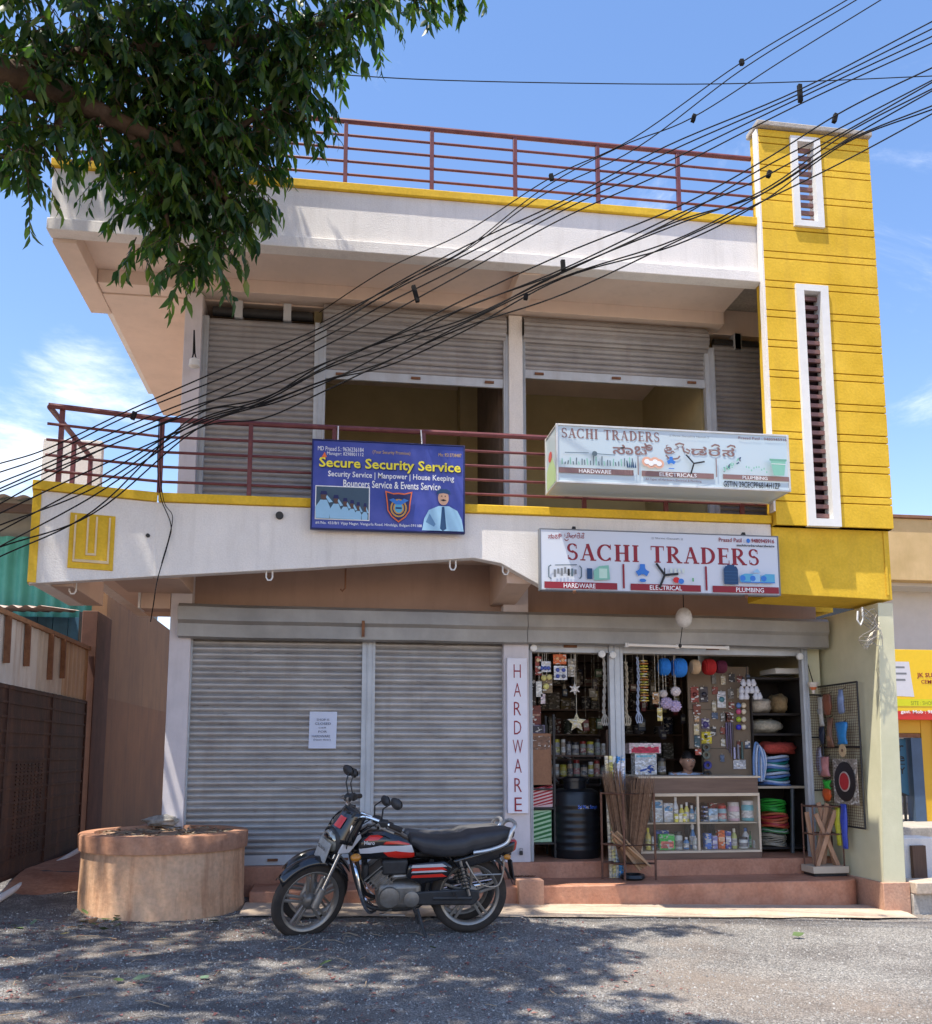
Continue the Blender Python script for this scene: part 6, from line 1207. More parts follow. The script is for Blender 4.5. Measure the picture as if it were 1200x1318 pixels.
# ---------------------------------------------------------------- cartons inside the left opening
YB = 9.78; xl, xr_ = px_x(681, YB), px_x(711, YB)
RK = thing('goods_rack', 'dark steel rack holding cartons behind the vertical signboard', 'rack', ((xl + xr_) / 2, YB + .2, F0))
for z in (.16, .52, .72): box('shelf', black_iron, RK, xl - .12, xr_ + .03, YB, YB + .4, F0 + z - .02, F0 + z, .002)
for xx in (xl - .11, xr_ + .02):
    for yy in (YB + .005, YB + .385): box('upright', black_iron, RK, xx - .012, xx + .012, yy - .012, yy + .012, F0, F0 + 1.5, .002)
def striped(label, px0, px1, z0, py1, c1, c2, n, slope):
    t = carton('striped_box', label, 'box', px0, px1, z0, py1, YB + .03, c1, .30); w = (px_x(px1, YB + .03) - px_x(px0, YB + .03)) / 2; h = pz((px0 + px1) / 2, py1, YB + .03) - z0
    for k in range(n):
        zc = h * (k + .5) / n; d = h / n * .26; dz = slope * h / n
        z_lo0, z_hi0, z_lo1, z_hi1 = [max(.004, min(h - .002, q)) for q in (zc - d - dz, zc + d - dz, zc - d + dz, zc + d + dz)]
        if z_hi0 - z_lo0 > .003 or z_hi1 - z_lo1 > .003: MB().add([(-w * .98, -.1512, z_lo0), (w * .98, -.1512, z_lo1), (w * .98, -.1512, z_hi1), (-w * .98, -.1512, z_hi0)], [(0, 1, 2, 3)]).build('stripe', pcol(c2, .56), t, 0)
striped('green and white striped carton on the lowest rack shelf', 676, 709, F0 + .161, 1043, (176, 214, 176), (36, 120, 60), 7, .8); striped('red and white striped carton on the middle rack shelf', 684, 711, F0 + .521, 1010, (226, 196, 196), (176, 24, 44), 7, .9)
carton('cardboard_box', 'large plain brown cardboard box on the top rack shelf', 'box', 677, 710, F0 + .721, 944, YB + .03, (150, 106, 76), .30, [(.05, .30, (128, 92, 70))]); zc_ = pz(693, 944, YB + .03)
carton('carton', 'lilac and black printed pack on top of the cardboard box', 'box', 678, 702, zc_ + .001, 933, YB + .06, (120, 112, 140), .2, [(.1, .9, (50, 46, 60))]); carton('carton', 'dull red box second from the top of the rack pile', 'box', 677, 697, pz(690, 933, YB + .06) + .002, 908, YB + .06, (110, 46, 34), .2, [(.45, .55, (170, 130, 110))]); carton('carton', 'dark grey box on top of the rack pile', 'box', 677, 690, pz(687, 908, YB + .06) + .003, 862, YB + .06, (60, 52, 48), .2)
# ---------------------------------------------------------------- back shelves with tins
for sx0, sx1, nm in ((690, 790, 'left'), (800, 880, 'right')):
    Yb = 12.2; x0, x1 = px_x(sx0, Yb), px_x(sx1, Yb)
    SH = thing('back_shelves', 'dark wall shelves of tins deep inside the shop, %s of the steel guide post' % nm, 'shelves', ((x0 + x1) / 2, Yb + .2, F0))
    zl = [F0 + .02 + .33 * k for k in range(8)]
    for z in zl: box('shelf', wood_c, SH, x0, x1, Yb, Yb + .35, z - .02, z, 0)
    for xx in (x0, x1): box('upright', wood_c, SH, xx - .012, xx + .012, Yb + .001, Yb + .349, F0, zl[-1], 0)
    rb = random.Random(int(sx0))
    for k, z in enumerate(zl[1:-1]):
        x = x0 + .05
        while x < x1 - .12:
            r = rb.uniform(.035, .08); c = rb.choice(((110, 108, 104), (116, 100, 50), (90, 90, 96), (96, 50, 44), (70, 82, 70), (56, 66, 90), (130, 126, 116), (60, 54, 50)))
            if rb.random() < .22: x += rb.uniform(.05, .16); continue
            hh = rb.uniform(.09, .25); t = thing('tin', 'dull tin among many on the dark back shelves %s of the steel guide post' % nm, 'tin', (x + r, Yb + rb.uniform(.09, .2), z), 0, 'tins on the back shelves, %s' % nm, True)
            if rb.random() < .6: MB().lathe([(r, .001), (r, hh), (r * .94, hh + .008)], (0, 0, 0), 12).build('can', pcol(c), t); MB().lathe([(r * .97, hh + .008), (r * .97, hh + .02)], (0, 0, 0), 12).build('lid', pcol((120, 120, 120)), t)
            else: MB().box(-r, r, -.05, .05, .001, hh).build('can', pcol(c), t); MB().box(-r * .8, r * .8, -.0515, -.0505, hh * .3, hh * .8).build('paper_label', pcol((128, 124, 112)), t, 0)
            x += r * 2 + .012

# nearer shelf of labelled jars in the left opening
Yj = 10.9; jx0, jx1 = px_x(700, Yj), px_x(782, Yj); SJ = thing('jar_shelves', 'open wooden shelves of labelled jars behind the black water tank', 'shelves', ((jx0 + jx1) / 2, Yj + .12, F0))
jl = [pz(740, 1000, Yj), pz(740, 972, Yj)]
for z in jl: box('shelf', wood_c, SJ, jx0, jx1, Yj, Yj + .25, z - .02, z, .002)
for xx in (jx0, jx1): box('upright', wood_c, SJ, xx - .012, xx + .012, Yj, Yj + .25, F0, jl[1] + .3, .002)
rj = random.Random(11)
for k, z in enumerate(jl):
    px = 704.
    while px < 776:
        w = rj.uniform(6, 10); c = rj.choice(((200, 196, 186), (206, 190, 90), (170, 170, 176), (150, 160, 150), (190, 170, 150))); bottle('jar', 'labelled jar among the row on the %s open shelf behind the tank' % ('lower', 'upper')[k], px + w / 2, w, z + .001, (999, 971)[k] - rj.uniform(14, 21), Yj + .04, c, rj.choice(((60, 60, 70), (150, 40, 40), (200, 190, 60), (220, 220, 220))), 1, 'jars on the %s open shelf' % ('lower', 'upper')[k]); px += w + 1

# ---------------------------------------------------------------- broom stand on the first step
Yr = 9.12; rx0, rx1 = px_x(783, Yr, 1080), px_x(845, Yr, 1080); SZ = .196
BS = thing('broom_stand', 'rusty iron hoop stand on the front step holding stick brooms', 'stand', ((rx0 + rx1) / 2, Yr + .12, SZ))
rus2 = mat('rust_brown_iron', (.11, .05, .032), c2=(.17, .085, .055), rough=.8, scale=14)
zr = [SZ + .16, pz(815, 1090, Yr) * 0 + SZ + .34, pz(815, 1022, Yr)]
posts = [(rx0, Yr + .22), (px_x(803.5, Yr, 1080), Yr), (rx1, Yr + .04), ((rx0 + rx1) / 2, Yr + .30)]
for x, y in posts: MB().tube([(x, y, SZ), (x, y, zr[2] + .01)], .012, 8).build('upright', rus2, BS)
for z in zr:
    o_ = [posts[0], posts[1], posts[2], posts[3], posts[0]]; MB().tube([(x, y, z) for x, y in o_], .009, 6).build('hoop', rus2, BS)
tray = MB(); tray.add([(x, y, SZ + .155) for x, y in posts[:1] + posts[1:3] + posts[3:]], [(0, 1, 2, 3)]); tray.build('tray', rus2, BS, 0)
stick_m = mat('broom_sticks', (.20, .11, .065), c2=(.34, .21, .13), rough=.85, scale=30); stick_p = mat('pale_bamboo', (.46, .30, .17), c2=(.36, .22, .13), rough=.75, scale=12)
rs = random.Random(4)
def stick_broom(label, foot, tip, n, r0, r1):
    foot, tip = Vector(foot), Vector(tip); t = thing('stick_broom', label, 'broom', tuple(foot), group='stick brooms in the stand'); mb = MB()
    for i in range(n):
        a = rs.random() * 6.3; q = math.sqrt(rs.random()); e_ = Vector((math.cos(a), math.sin(a), 0)); k = rs.uniform(.86, 1.06)
        p0_ = foot + e_ * r0 * q; p1_ = foot.lerp(tip, k) + e_ * r1 * q + Vector((0, 0, rs.uniform(-.02, .02))); mb.tube([p0_, p0_.lerp(p1_, .5) + e_ * .01, p1_], [.0032, .0028, .0018], 4)
    o = mb.build('sticks', stick_m, t); o['kind'] = 'stuff'
    d = (tip - foot).normalized(); MB().tube([foot + d * .14, foot + d * .19], r0 * 1.15, 14).build('binding', rus2, t)
b0 = Vector(((rx0 + rx1) / 2, Yr + .15, SZ + .16))
stick_broom('stick broom leaning left in the iron stand, its tips spread above the hoop', b0 + Vector((-.02, .04, 0)), at(788, 996, Yr + .2), 170, .055, .11); stick_broom('stick broom leaning right in the stand, tips beside the counter', b0 + Vector((.05, 0, 0)), at(829, 1004, Yr + .1), 200, .055, .12); stick_broom('stick broom in the middle of the stand, partly behind the other two', b0 + Vector((.02, .08, 0)), at(810, 1004, Yr + .25), 110, .045, .07)
# bamboo handles tied in a bundle, slanting down to the right
BB = thing('bamboo_bundle', 'bundle of pale bamboo handles lying slantwise low in the broom stand', 'bundle', tuple(at(810, 1095, Yr + .05)))
for i in range(12):
    o1 = Vector((rs.uniform(-.03, .03), rs.uniform(-.03, .05), rs.uniform(-.035, .035))); a_ = at(788 + rs.uniform(-3, 8), 1072 + rs.uniform(-3, 6), Yr + .06); b_ = at(832 + rs.uniform(-6, 4), 1114 + rs.uniform(-3, 4), Yr + .06)
    MB().tube([a_ + o1, b_ + o1], .011, 8).build('handle', stick_p, BB)
m_ = at(800, 1085, Yr + .06); MB().tube([m_ + Vector((-.03, 0, -.05)), m_ + Vector((.03, -.045, .0)), m_ + Vector((.04, 0, .05))], .006, 6).build('tie', wire_m, BB)
o = MB().lathe([(.10, 0), (.13, .02), (.12, .05), (.09, .055), (.09, .03)], (px_x(815, Yr + .1, 1120), Yr + .12, SZ), 20).build('dark_basin', blk, None, 40, 0, loc=(px_x(815, Yr + .1, 1120), Yr + .12, SZ)); tag(o, 'small dark plastic basin on the step under the broom stand', 'basin')
# upright rolls behind the brooms
for i, (p0_, c, cap, lab) in enumerate(((779, (216, 206, 180), (190, 170, 120), 'cream roll, leftmost of the upright rolls against the guide post'), (784.5, (226, 216, 150), (200, 190, 90), 'pale yellow roll second among the upright rolls'), (789, (206, 210, 206), (120, 120, 120), 'grey white roll in the middle of the upright rolls'), (794.5, (70, 150, 220), (220, 220, 230), 'blue printed roll right of the grey one'), (800.5, (110, 170, 220), (230, 230, 236), 'pale blue roll, rightmost of the upright rolls'))):
    Yq = 9.44; xq = px_x(p0_, Yq); h = pz(p0_, 973, Yq) - SZ; t = thing('paper_roll', lab, 'roll', (xq, Yq - .03, SZ), 0, 'upright rolls behind the brooms', True)
    MB().tube([(.02 - .01 * i, -.02, .0), (0, 0, h)], .020, 12).build('tube', pcol(c), t); MB().tube([(.012 - .006 * i, -.008, h * .80), (.001, 0, h * .96)], .0206, 12).build('print_band', pcol(cap), t)
# ---------------------------------------------------------------- things hung under the shutter bar
Yh = 9.66; Zbar = 2.50
HB = thing('hanging_rod', 'thin steel rod fixed under the raised shutters, goods hang from it', 'rod', (3.5, Yh, Zbar)); MB().tube([(2.05, Yh, Zbar), (4.96, Yh, Zbar)], .007, 8).build('rod', alloy, HB)
def string(t, x, y, z0, z1, r=.003, m=None): MB().tube([(x, y, z0), (x, y, z1)], r, 5).build('string', m or pcol((190, 180, 160)), t)
def rope(label, px, py0, py1, rgb, r=.018, Y=Yh - .05):
    x, z0, z1 = px_x(px, Y, (py0 + py1) / 2), pz(px, py0, Y), pz(px, py1, Y); t = thing('rope_hank', label, 'rope', (x, Y, z1), 0, 'ropes hung in the shop front')
    string(t, x, Y, Zbar, z0); pts = [[], []]
    for i in range(40):
        f = i / 39; z = z0 + (z1 + .12 - z0) * f; a = f * 26
        for k in (0, 1): pts[k].append(Vector((x + .010 * math.cos(a + k * math.pi) + .008 * math.sin(f * 5), Y + .010 * math.sin(a + k * math.pi), z)))
    for k in (0, 1): MB().tube(pts[k], r * .55, 6).build('strand', pcol(rgb, .9), t)
    for k in (-1, 0, 1): MB().tube(spline([Vector(p) for p in ((x, Y, z1 + .13), (x + k * .022 - .012, Y - .01, z1 + .06), (x + k * .02, Y - .015, z1), (x + k * .022 + .014, Y - .01, z1 + .06), (x, Y, z1 + .13))], 4), r * .35, 5).build('loop', pcol(rgb, .9), t)
rope('pale twisted rope hank hanging left of the steel guide post', 778, 846, 934, (176, 172, 164)); rope('beige rope hank hanging just right of the guide post', 806.5, 852, 934, (170, 160, 140)); rope('pale blue and white rope hank, second right of the guide post', 821.5, 846, 931, (160, 172, 196), .014)
def card(label, px0, px1, py0, py1, rgb, spots=None, Y=Yh - .04, group='carded goods hung in the shop front', name='hanging_card'):
    xa_, xb_, zt_, zb_ = px_x(px0, Y, py0), px_x(px1, Y, py0), pz(px0, py0, Y), pz(px0, py1, Y); t = thing(name, label, 'card', ((xa_ + xb_) / 2, Y, zb_), 0, group)
    string(t, (xa_ + xb_) / 2, Y + .004, zt_, max(Zbar, zt_ + .02)); MB().box(xa_, xb_, Y - .004, Y + .004, zb_, zt_).build('card', pcol(rgb), t, 40, .002)
    for (u_, v_, r_, c) in spots or (): MB().ball((xa_ + (xb_ - xa_) * u_, Y - .012, zt_ - (zt_ - zb_) * v_), r_, .014, r_, 10, 8).build('blister', pcol(c, .3), t)
    return t
card('white card of small blue capped pieces hanging left of the orange pack', 694, 709, 851, 865, (206, 210, 220), [(.2, .65, .022, (70, 90, 170)), (.5, .65, .022, (70, 90, 170)), (.8, .65, .022, (70, 90, 170))])
card('white card with four blue round pieces under the orange pack', 713, 730, 857, 875, (214, 216, 222), [(.28, .3, .022, (70, 90, 170)), (.72, .3, .022, (70, 90, 170)), (.28, .75, .022, (70, 90, 170)), (.72, .75, .022, (90, 96, 120))])
card('bright orange pouch hanging at the top of the left opening', 712, 729, 842, 855, (206, 100, 44), [(.3, .45, .02, (230, 170, 120)), (.7, .6, .02, (230, 170, 120))]); card('grey card of clear pieces beside the star lantern string', 731, 740, 848, 871, (150, 142, 130), [(.4, .5, .022, (196, 186, 160)), (.5, .2, .018, (190, 180, 160))])
card('red and brown packet strip at the far left of the shop opening', 689, 697, 845, 869, (150, 60, 48), [(.4, .2, .022, (214, 190, 150)), (.6, .6, .02, (200, 200, 200))]); card('white paper card hanging low under the red packet strip', 690, 698.5, 877, 897, (216, 216, 210)); card('strip of golden round pieces beside the white paper card', 697, 711, 868, 892, (120, 100, 70), [(.2, .2, .03, (196, 186, 110)), (.7, .15, .03, (200, 190, 120)), (.4, .65, .032, (206, 200, 120))])
card('small white and pink tag hanging lowest on the left strips', 696, 702, 893, 906, (214, 196, 200))
# star lantern and little flower above it
def star(t, c, r0, r1, n, m, d=.03):
    vs = [Vector(c) + Vector((0, -d, 0)), Vector(c) + Vector((0, d, 0))] + [Vector(c) + Vector(((r0 if i % 2 == 0 else r1) * math.sin(math.pi * i / n), 0, (r0 if i % 2 == 0 else r1) * math.cos(math.pi * i / n))) for i in range(2 * n)]
    MB().add(vs, [(0, 2 + i, 2 + (i + 1) % (2 * n)) for i in range(2 * n)] + [(1, 2 + (i + 1) % (2 * n), 2 + i) for i in range(2 * n)]).build('star', m, t, 0)
c = at(742.5, 930, Yh - .06); t = thing('star_lantern', 'cream star ornament hanging on a string in the left opening', 'ornament', tuple(c)); star(t, c, .105, .048, 5, pcol((206, 196, 160)), .03); string(t, c.x, c.y, c.z + .1, Zbar, .004)
c = at(740, 887, Yh - .10); t = thing('flower_ornament', 'small white star flower hanging above the cream star', 'ornament', tuple(c)); star(t, c, .065, .03, 6, pcol((216, 210, 206)), .02); string(t, c.x, c.y, c.z + .06, Zbar)
# garland, scrubbers, net rolls
c = at(829, 878, Yh - .05); t = thing('garland', 'yellow and orange paper garland hanging beside the pale ropes', 'garland', tuple(at(829, 905, Yh - .05))); string(t, c.x, c.y, pz(829, 906, c.y), Zbar)
for k in range(16): z = pz(829, 851 + k * 3.4, c.y); MB().lathe([(.008, -.012), (.045 + .008 * (k % 2), -.004), (.045 + .008 * (k % 2), .004), (.008, .012)], (c.x, c.y, z), 12).build('paper_ring', pcol(((206, 176, 70), (190, 120, 50), (196, 196, 60))[k % 3]), t, 0)
for px0, px1, py0, py1, rgb, lab in ((840, 848, 891, 906, (166, 126, 80), 'brown scrubber block hanging right of the garland'), (846, 852.5, 911, 928, (206, 186, 110), 'pale yellow carded tool hanging below the brown scrubber')): card(lab, px0, px1, py0, py1, rgb, [(.5, .5, .02, tuple(int(q * .8) for q in rgb))])
def netroll(label, px, wpx, py0, py1, rgb):
    Y = Yh; x = px_x(px, Y, 860); r = (pz(px, py0, Y) - pz(px, py1, Y)) / 2; zc = (pz(px, py0, Y) + pz(px, py1, Y)) / 2; w = (px_x(px + wpx / 2, Y) - px_x(px - wpx / 2, Y)) / 2; t = thing('cord_roll', label, 'roll', (x, Y, zc - r), 0, 'cord rolls on the rod'); m = pcol(rgb, .8)
    for k in range(9): u_ = -1 + 2 * k / 8; rr = r * (.80 + .2 * math.sqrt(max(0, 1 - u_ * u_))); MB().lathe([(rr * .4, -w / 9), (rr, -w / 11), (rr, w / 11), (rr * .4, w / 9)], (x + u_ * w, Y, zc), 18, 'x').build('turn', m, t)
for px, w, a, b_, c, lab in ((855, 11, 847, 870, (40, 126, 214), 'bright blue cord roll, left of two blue ones on the rod'), (874, 14, 847, 872, (44, 130, 220), 'bright blue cord roll, right of the two blue ones'), (895, 9, 849, 868, (206, 176, 140), 'beige cord roll between the blue and red ones'), (913, 12, 848, 869, (176, 34, 34), 'red cord roll on the rod'), (928, 11, 850, 867, (96, 30, 56), 'dull maroon cord roll at the right end of the rod')): netroll(lab, px, w, a, b_, c)
def pompom(label, px, py, rpx, rgb, spiky):
    Y = Yh - .03; c = at(px, py, Y); r = px_x(px + rpx, Y) - px_x(px, Y); t = thing('scrub_ball', label, 'scrubber', (c.x, c.y, c.z - r), 0, 'net scrub balls on strings'); string(t, c.x, c.y, c.z + r * .8, Zbar)
    mb = MB(); 
    def fn(u_, v_):
        a = 2 * math.pi * u_; p = (v_ - .5) * math.pi; k = 1 + (.28 if spiky else .12) * math.sin(a * 7 + v_ * 3) * math.sin(v_ * 24) * math.cos(p); return c + Vector((math.cos(p) * math.cos(a), math.cos(p) * math.sin(a), math.sin(p))) * (r * k)
    mb.grid(fn, 40, 24); mb.build('ball', pcol(rgb, .9), t, 60)
for px, py, r_, c, sp_, lab in ((854, 893, 5, (190, 180, 176), False, 'small cream scrub ball at upper left of the net balls'), (870, 890, 6, (206, 196, 196), False, 'cream scrub ball at upper right of the net balls'), (858, 905, 7, (176, 160, 190), True, 'lilac spiky scrub ball, left of two'), (869, 909, 7, (186, 168, 200), True, 'lilac spiky scrub ball, right of two')): pompom(lab, px, py, r_, c, sp_)
# ---------------------------------------------------------------- display board with its cards
Yd = 10.02; dx0, dx1, dz0, dz1 = px_x(888, Yd), px_x(968, Yd), F0 + .4, pz(930, 858, Yd)
DB = thing('display_board', 'tall beige hardboard panel behind the counter with goods clipped to it', 'board', ((dx0 + dx1) / 2, Yd, F0)); db_m = mat('hardboard_beige', (.20, .15, .105), var=.08, rough=.8, scale=2)
zsp = pz(900, 964, Yd)
for x0_, z0_, z1_ in ((px_x(906, Yd), F0, zsp), (dx0, zsp + .004, pz(920, 914, Yd)), (dx0, pz(920, 914, Yd) + .004, dz1)): box('panel', db_m, DB, x0_, dx1, Yd, Yd + .03, z0_, z1_, .002)
box('edge_strip', edge_c, DB, dx1 - .005, dx1 + .018, Yd - .01, Yd + .03, F0, dz1 - .25, .002)
def bcard(label, px0, px1, py0, py1, rgb, spots=None): return card(label, px0, px1, py0, py1, rgb, spots, Yd - .012, 'goods clipped to the display board', 'clipped_card')
_st = string
def string(t, x, y, z0, z1, r=.003, m=None): MB().tube([(x, y, z0), (x, y, z0 + .015)], .005, 5).build('clip', m or pcol((190, 180, 160)), t)
for q in ((889, 899, 884, 904, (150, 62, 48), [(.5, .5, .025, (96, 30, 26))], 'red brown pouch at the top left of the display board'), (901, 911, 884, 904, (70, 62, 66), [(.5, .5, .03, (40, 36, 50))], 'dark pouch beside the red brown one'), (892, 902, 906, 920, (120, 60, 40), None, 'rust coloured card below the top pouches'), (894, 900, 921, 929, (190, 150, 110), None, 'small peach card on the left column of the board'), (903, 913, 925, 938, (110, 100, 130), [(.5, .6, .035, (70, 60, 120))], 'grey card with a violet ring'), (893, 900, 932, 946, (196, 180, 140), None, 'cream label card at the left edge of the board'), (894, 901, 947, 962, (60, 90, 100), None, 'dark teal card at the left edge of the board'), (903, 916, 942, 957, (206, 186, 30), [(.4, .4, .02, (60, 60, 30))], 'bright yellow square packet on the board'), (895, 903, 964, 972, (190, 90, 70), None, 'salmon tag above the shopkeeper'),
          (923, 934, 890, 911, (206, 206, 210), [(.5, .5, .032, (80, 130, 140))], 'white pouch with a green device high on the board'), (933, 944, 917, 929, (120, 66, 56), [(.5, .5, .03, (80, 50, 46))], 'brown header card holding long screwdrivers'), (944, 960, 978, 990, (200, 200, 206), [(.3, .5, .02, (230, 230, 230))], 'white plastic tray of small tubes low on the board')): bcard(q[6], *q[:4], q[4], q[5])
rq = random.Random(17); spots_ = [(916 + 11 * i + rq.uniform(-1, 1), 868 + 17 * j + rq.uniform(-2, 2)) for i in range(5) for j in range(7)]
wd = ('top', 'second', 'third', 'fourth', 'fifth', 'sixth', 'lowest'); 
for i, (px, py) in enumerate(spots_):
    if (920 < px < 936 and 884 < py < 915) or (930 < px < 948 and 905 < py < 975) or (px > 938 and (900 < py < 940 or py > 955)) or (px < 919 and 938 < py): continue
    bcard('small %s packet in the %s row of the display board' % (('grey', 'reddish', 'cream', 'bluish', 'dark')[i % 5], wd[i % 7]), px, px + rq.uniform(5, 8), py, py + rq.uniform(8, 13), ((120, 116, 110), (130, 66, 54), (186, 176, 150), (84, 100, 126), (56, 52, 52))[i % 5], None)
for k in range(4): p = at(935 + k * 2.6, 930, Yd - .03); o = MB().tube([p, p + Vector((0, 0, -.12)), p + Vector((0, 0, -.30 - .04 * k))], [.010, .010, .004], 7).build('screwdriver', pcol(((90, 80, 120), (70, 66, 90), (110, 100, 130), (60, 56, 70))[k], .3), None, 40, 0, loc=p); tag(o, '%s screwdriver hanging under the brown header card' % ('leftmost', 'second', 'third', 'rightmost longest')[k], 'screwdriver', 'screwdrivers on the display board')
for k in range(3): p = at(946 + k * 5, 977, Yd - .03); o = MB().tube([p, p + Vector((0, 0, .13 + .03 * k))], [.014, .012], 10).build('adhesive_tube', pcol(((170, 170, 206), (120, 120, 140), (60, 90, 90))[k], .3), None, 40, 0, loc=p); tag(o, '%s tube standing in the white tray on the display board' % ('lilac', 'grey', 'dark green')[k], 'tube', 'tubes in the white tray')
for px, py, c, lab in ((909, 962, (70, 76, 70), 'dark grey ring, upper of two on the board'), (909, 972, (90, 96, 84), 'grey green ring, lower of two on the board'), (911, 985, (30, 34, 130), 'deep blue tape roll right of the shopkeeper'), (911, 997, (30, 34, 40), 'black tape roll just above the counter top')):
    p = at(px, py, Yd - .02); r = .045; o = MB().lathe([(r * .45, -.012), (r, -.015), (r, .015), (r * .45, .012), (r * .45, -.012)], p, 20, 'y', False).build('tape_roll', pcol(c, .35), None, 40, 0, loc=p); tag(o, lab, 'tape roll', 'tape rolls on the display board')
# bulbs hanging at the end of the board
BU = thing('bulb_rack', 'hanging bunch of silver bulbs in rows at the top of the display board', 'bulb bunch', tuple(at(962, 900, Yd - .25)))
MB().tube([at(961, 858, Yd - .25), at(961, 876, Yd - .25)], .005, 6).build('hook', black_iron, BU)
for j, (py, xs_) in enumerate(((880, (957, 964, 970)), (889, (955, 962, 968, 974)), (897, (955, 961, 973, 978)))):
    for x in xs_: p = at(x, py, Yd - .25); MB().lathe([(.0, -.034), (.026, -.028), (.034, 0), (.022, .028), (.014, .05), (.0, .05)], p, 14, 'z', False).build('bulb', pcol((206, 206, 214), .15), BU, 60); MB().lathe([(.015, .045), (.015, .07)], p, 10).build('socket', black_iron, BU)
for j, (py, c) in enumerate(((908, (100, 140, 206)), (916, (206, 90, 130)), (926, (170, 190, 60)), (936, (60, 60, 190)))):
    for x, cc in ((951, c), (957.5, (226, 214, 190))):
        p = at(x, py, Yd - .04); t = thing('night_bulb', '%s bulb clipped to the display board, %s pair from the top' % (('coloured', 'cream')[x > 955], ('first', 'second', 'third', 'fourth')[j]), 'bulb', tuple(p), 0, 'small bulbs on the display board'); MB().ball(p, .030, .028, .032, 12, 8).build('globe', pcol(cc, .2), t); MB().lathe([(.013, 0), (.013, .03)], p, 10, 'y').build('socket', pcol((220, 220, 220)), t)
string = _st
# ---------------------------------------------------------------- tall dark shelf of sacks and hose coils at the right
Yk = 9.97; kx0, kx1 = px_x(971, Yk), px_x(1036, Yk)
SK = thing('hose_shelf', 'tall dark shelf unit of sacks and hose coils at the right end of the shop', 'shelves', ((kx0 + kx1) / 2, Yk + .3, F0))
ktop = pz(1003, 872, Yk); kz = [F0 + .06, pz(1003, 1012, Yk), pz(1003, 944, Yk), pz(1003, 918, Yk), ktop]
dk_ = mat('black_board', (.03, .025, .024), rough=.7, var=.2)
for i, z in enumerate(kz): box('shelf', edge_c if i == 1 else dk_, SK, kx0, kx1, Yk, Yk + .55, z - .025, z, .002)
for xx in (kx0 - .012, kx1): box('upright', dk_, SK, xx, xx + .012, Yk - .002, Yk + .552, F0, ktop, .002)
box('back_panel', dk_, SK, kx0, kx1, Yk + .552, Yk + .57, F0, ktop, 0)
o = MB().box(px_x(1003, 9.9), px_x(1037, 9.9), 9.9, 10.3, ktop + .04, ktop + .10).build('ledge', white_trim, None, 40, .004, loc=(px_x(1020, 9.9), 10.1, ktop + .04)); o.parent = None; tag(o, 'white painted ledge above the dark hose shelf', 'ledge')
def sack(name, label, cat_, px0, px1, z0, py1, rgb, seed, Y=Yk + .03, dep=.40, stripes=None):
    xa_, xb_ = px_x(px0, Y), px_x(px1, Y); h = pz((px0 + px1) / 2, py1, Y) - z0; t = thing(name, label, cat_, ((xa_ + xb_) / 2, Y + dep / 2, z0)); mb = MB()
    def fn(u_, v_):
        a = 2 * math.pi * u_; p = (v_ - .5) * math.pi; cp, sp_ = math.cos(p), math.sin(p); d = Vector((abs(cp) ** .7 * math.cos(a) , abs(cp) ** .7 * math.sin(a), abs(sp_) ** .7 * (1 if sp_ > 0 else -1))); k = 1 + .26 * mno.noise(d * 2.3 + Vector((seed, 0, 0))) + .10 * mno.noise(d * 6 + Vector((seed, 3, 0)))
        return Vector(((xa_ + xb_) / 2 + d.x * (xb_ - xa_) / 2 * k * .96, Y + dep / 2 + d.y * dep / 2 * .95, z0 + .002 + max(0, (h / 2) * (1 + d.z * k))))
    mb.grid(fn, 30, 18); mb.build('body', mat('sack_%d_%d_%d' % rgb, lin(rgb), var=.25, rough=.85, scale=38, bump=.4, bscale=60), t, 70); return t
sack('folded_sack', 'folded off white woven sheet on the top shelf of the hose unit', 'sack', 971, 1003, kz[3] + .001, 898, (196, 186, 170), 1); sack('coir_bundle', 'crumpled beige bag beside the folded sheet on the top shelf', 'bag', 1003, 1024, kz[3] + .001, 894, (156, 132, 96), 5); sack('folded_sack', 'dotted grey white net pile on the second shelf', 'sack', 973, 1017, kz[2] + .001, 926, (176, 168, 150), 9)
def coil(label, px0, px1, z0, py1, rgbs, n, Y=Yk + .02, r=None):
    xa_, xb_ = px_x(px0, Y), px_x(px1, Y); R_ = (xb_ - xa_) / 2; h = pz((px0 + px1) / 2, py1, Y) - z0; n = int(n * 1.7); t = thing('hose_coil', label, 'hose', ((xa_ + xb_) / 2, Y + R_, z0), 0, 'hose coils on the shelf'); r_ = h / n / 2 * 1.08
    for k in range(n):
        pts = [Vector(((xa_ + xb_) / 2 + (R_ - r_) * math.cos(a_ * .3142) * (1 - .05 * (k % 3)), Y + R_ + (R_ - r_) * math.sin(a_ * .3142), z0 + r_ + k * (h - 2 * r_) / max(1, n - 1) + .012 * math.sin(a_ * .63 + k))) for a_ in range(21)]; MB().tube(pts, r_, 7, False).build('turn', pcol(rgbs[k % len(rgbs)], .4), t)
coil('blue and white striped hose coil lying on the middle shelf', 984, 1024, kz[1] + .001, 973, ((96, 130, 190), (190, 204, 226), (30, 120, 116)), 7); sack('red_bag', 'red plastic bag lying on top of the striped hose coil', 'bag', 984, 1034, pz(1008, 972, Yk + .03) + .004, 955, (176, 70, 60), 13)
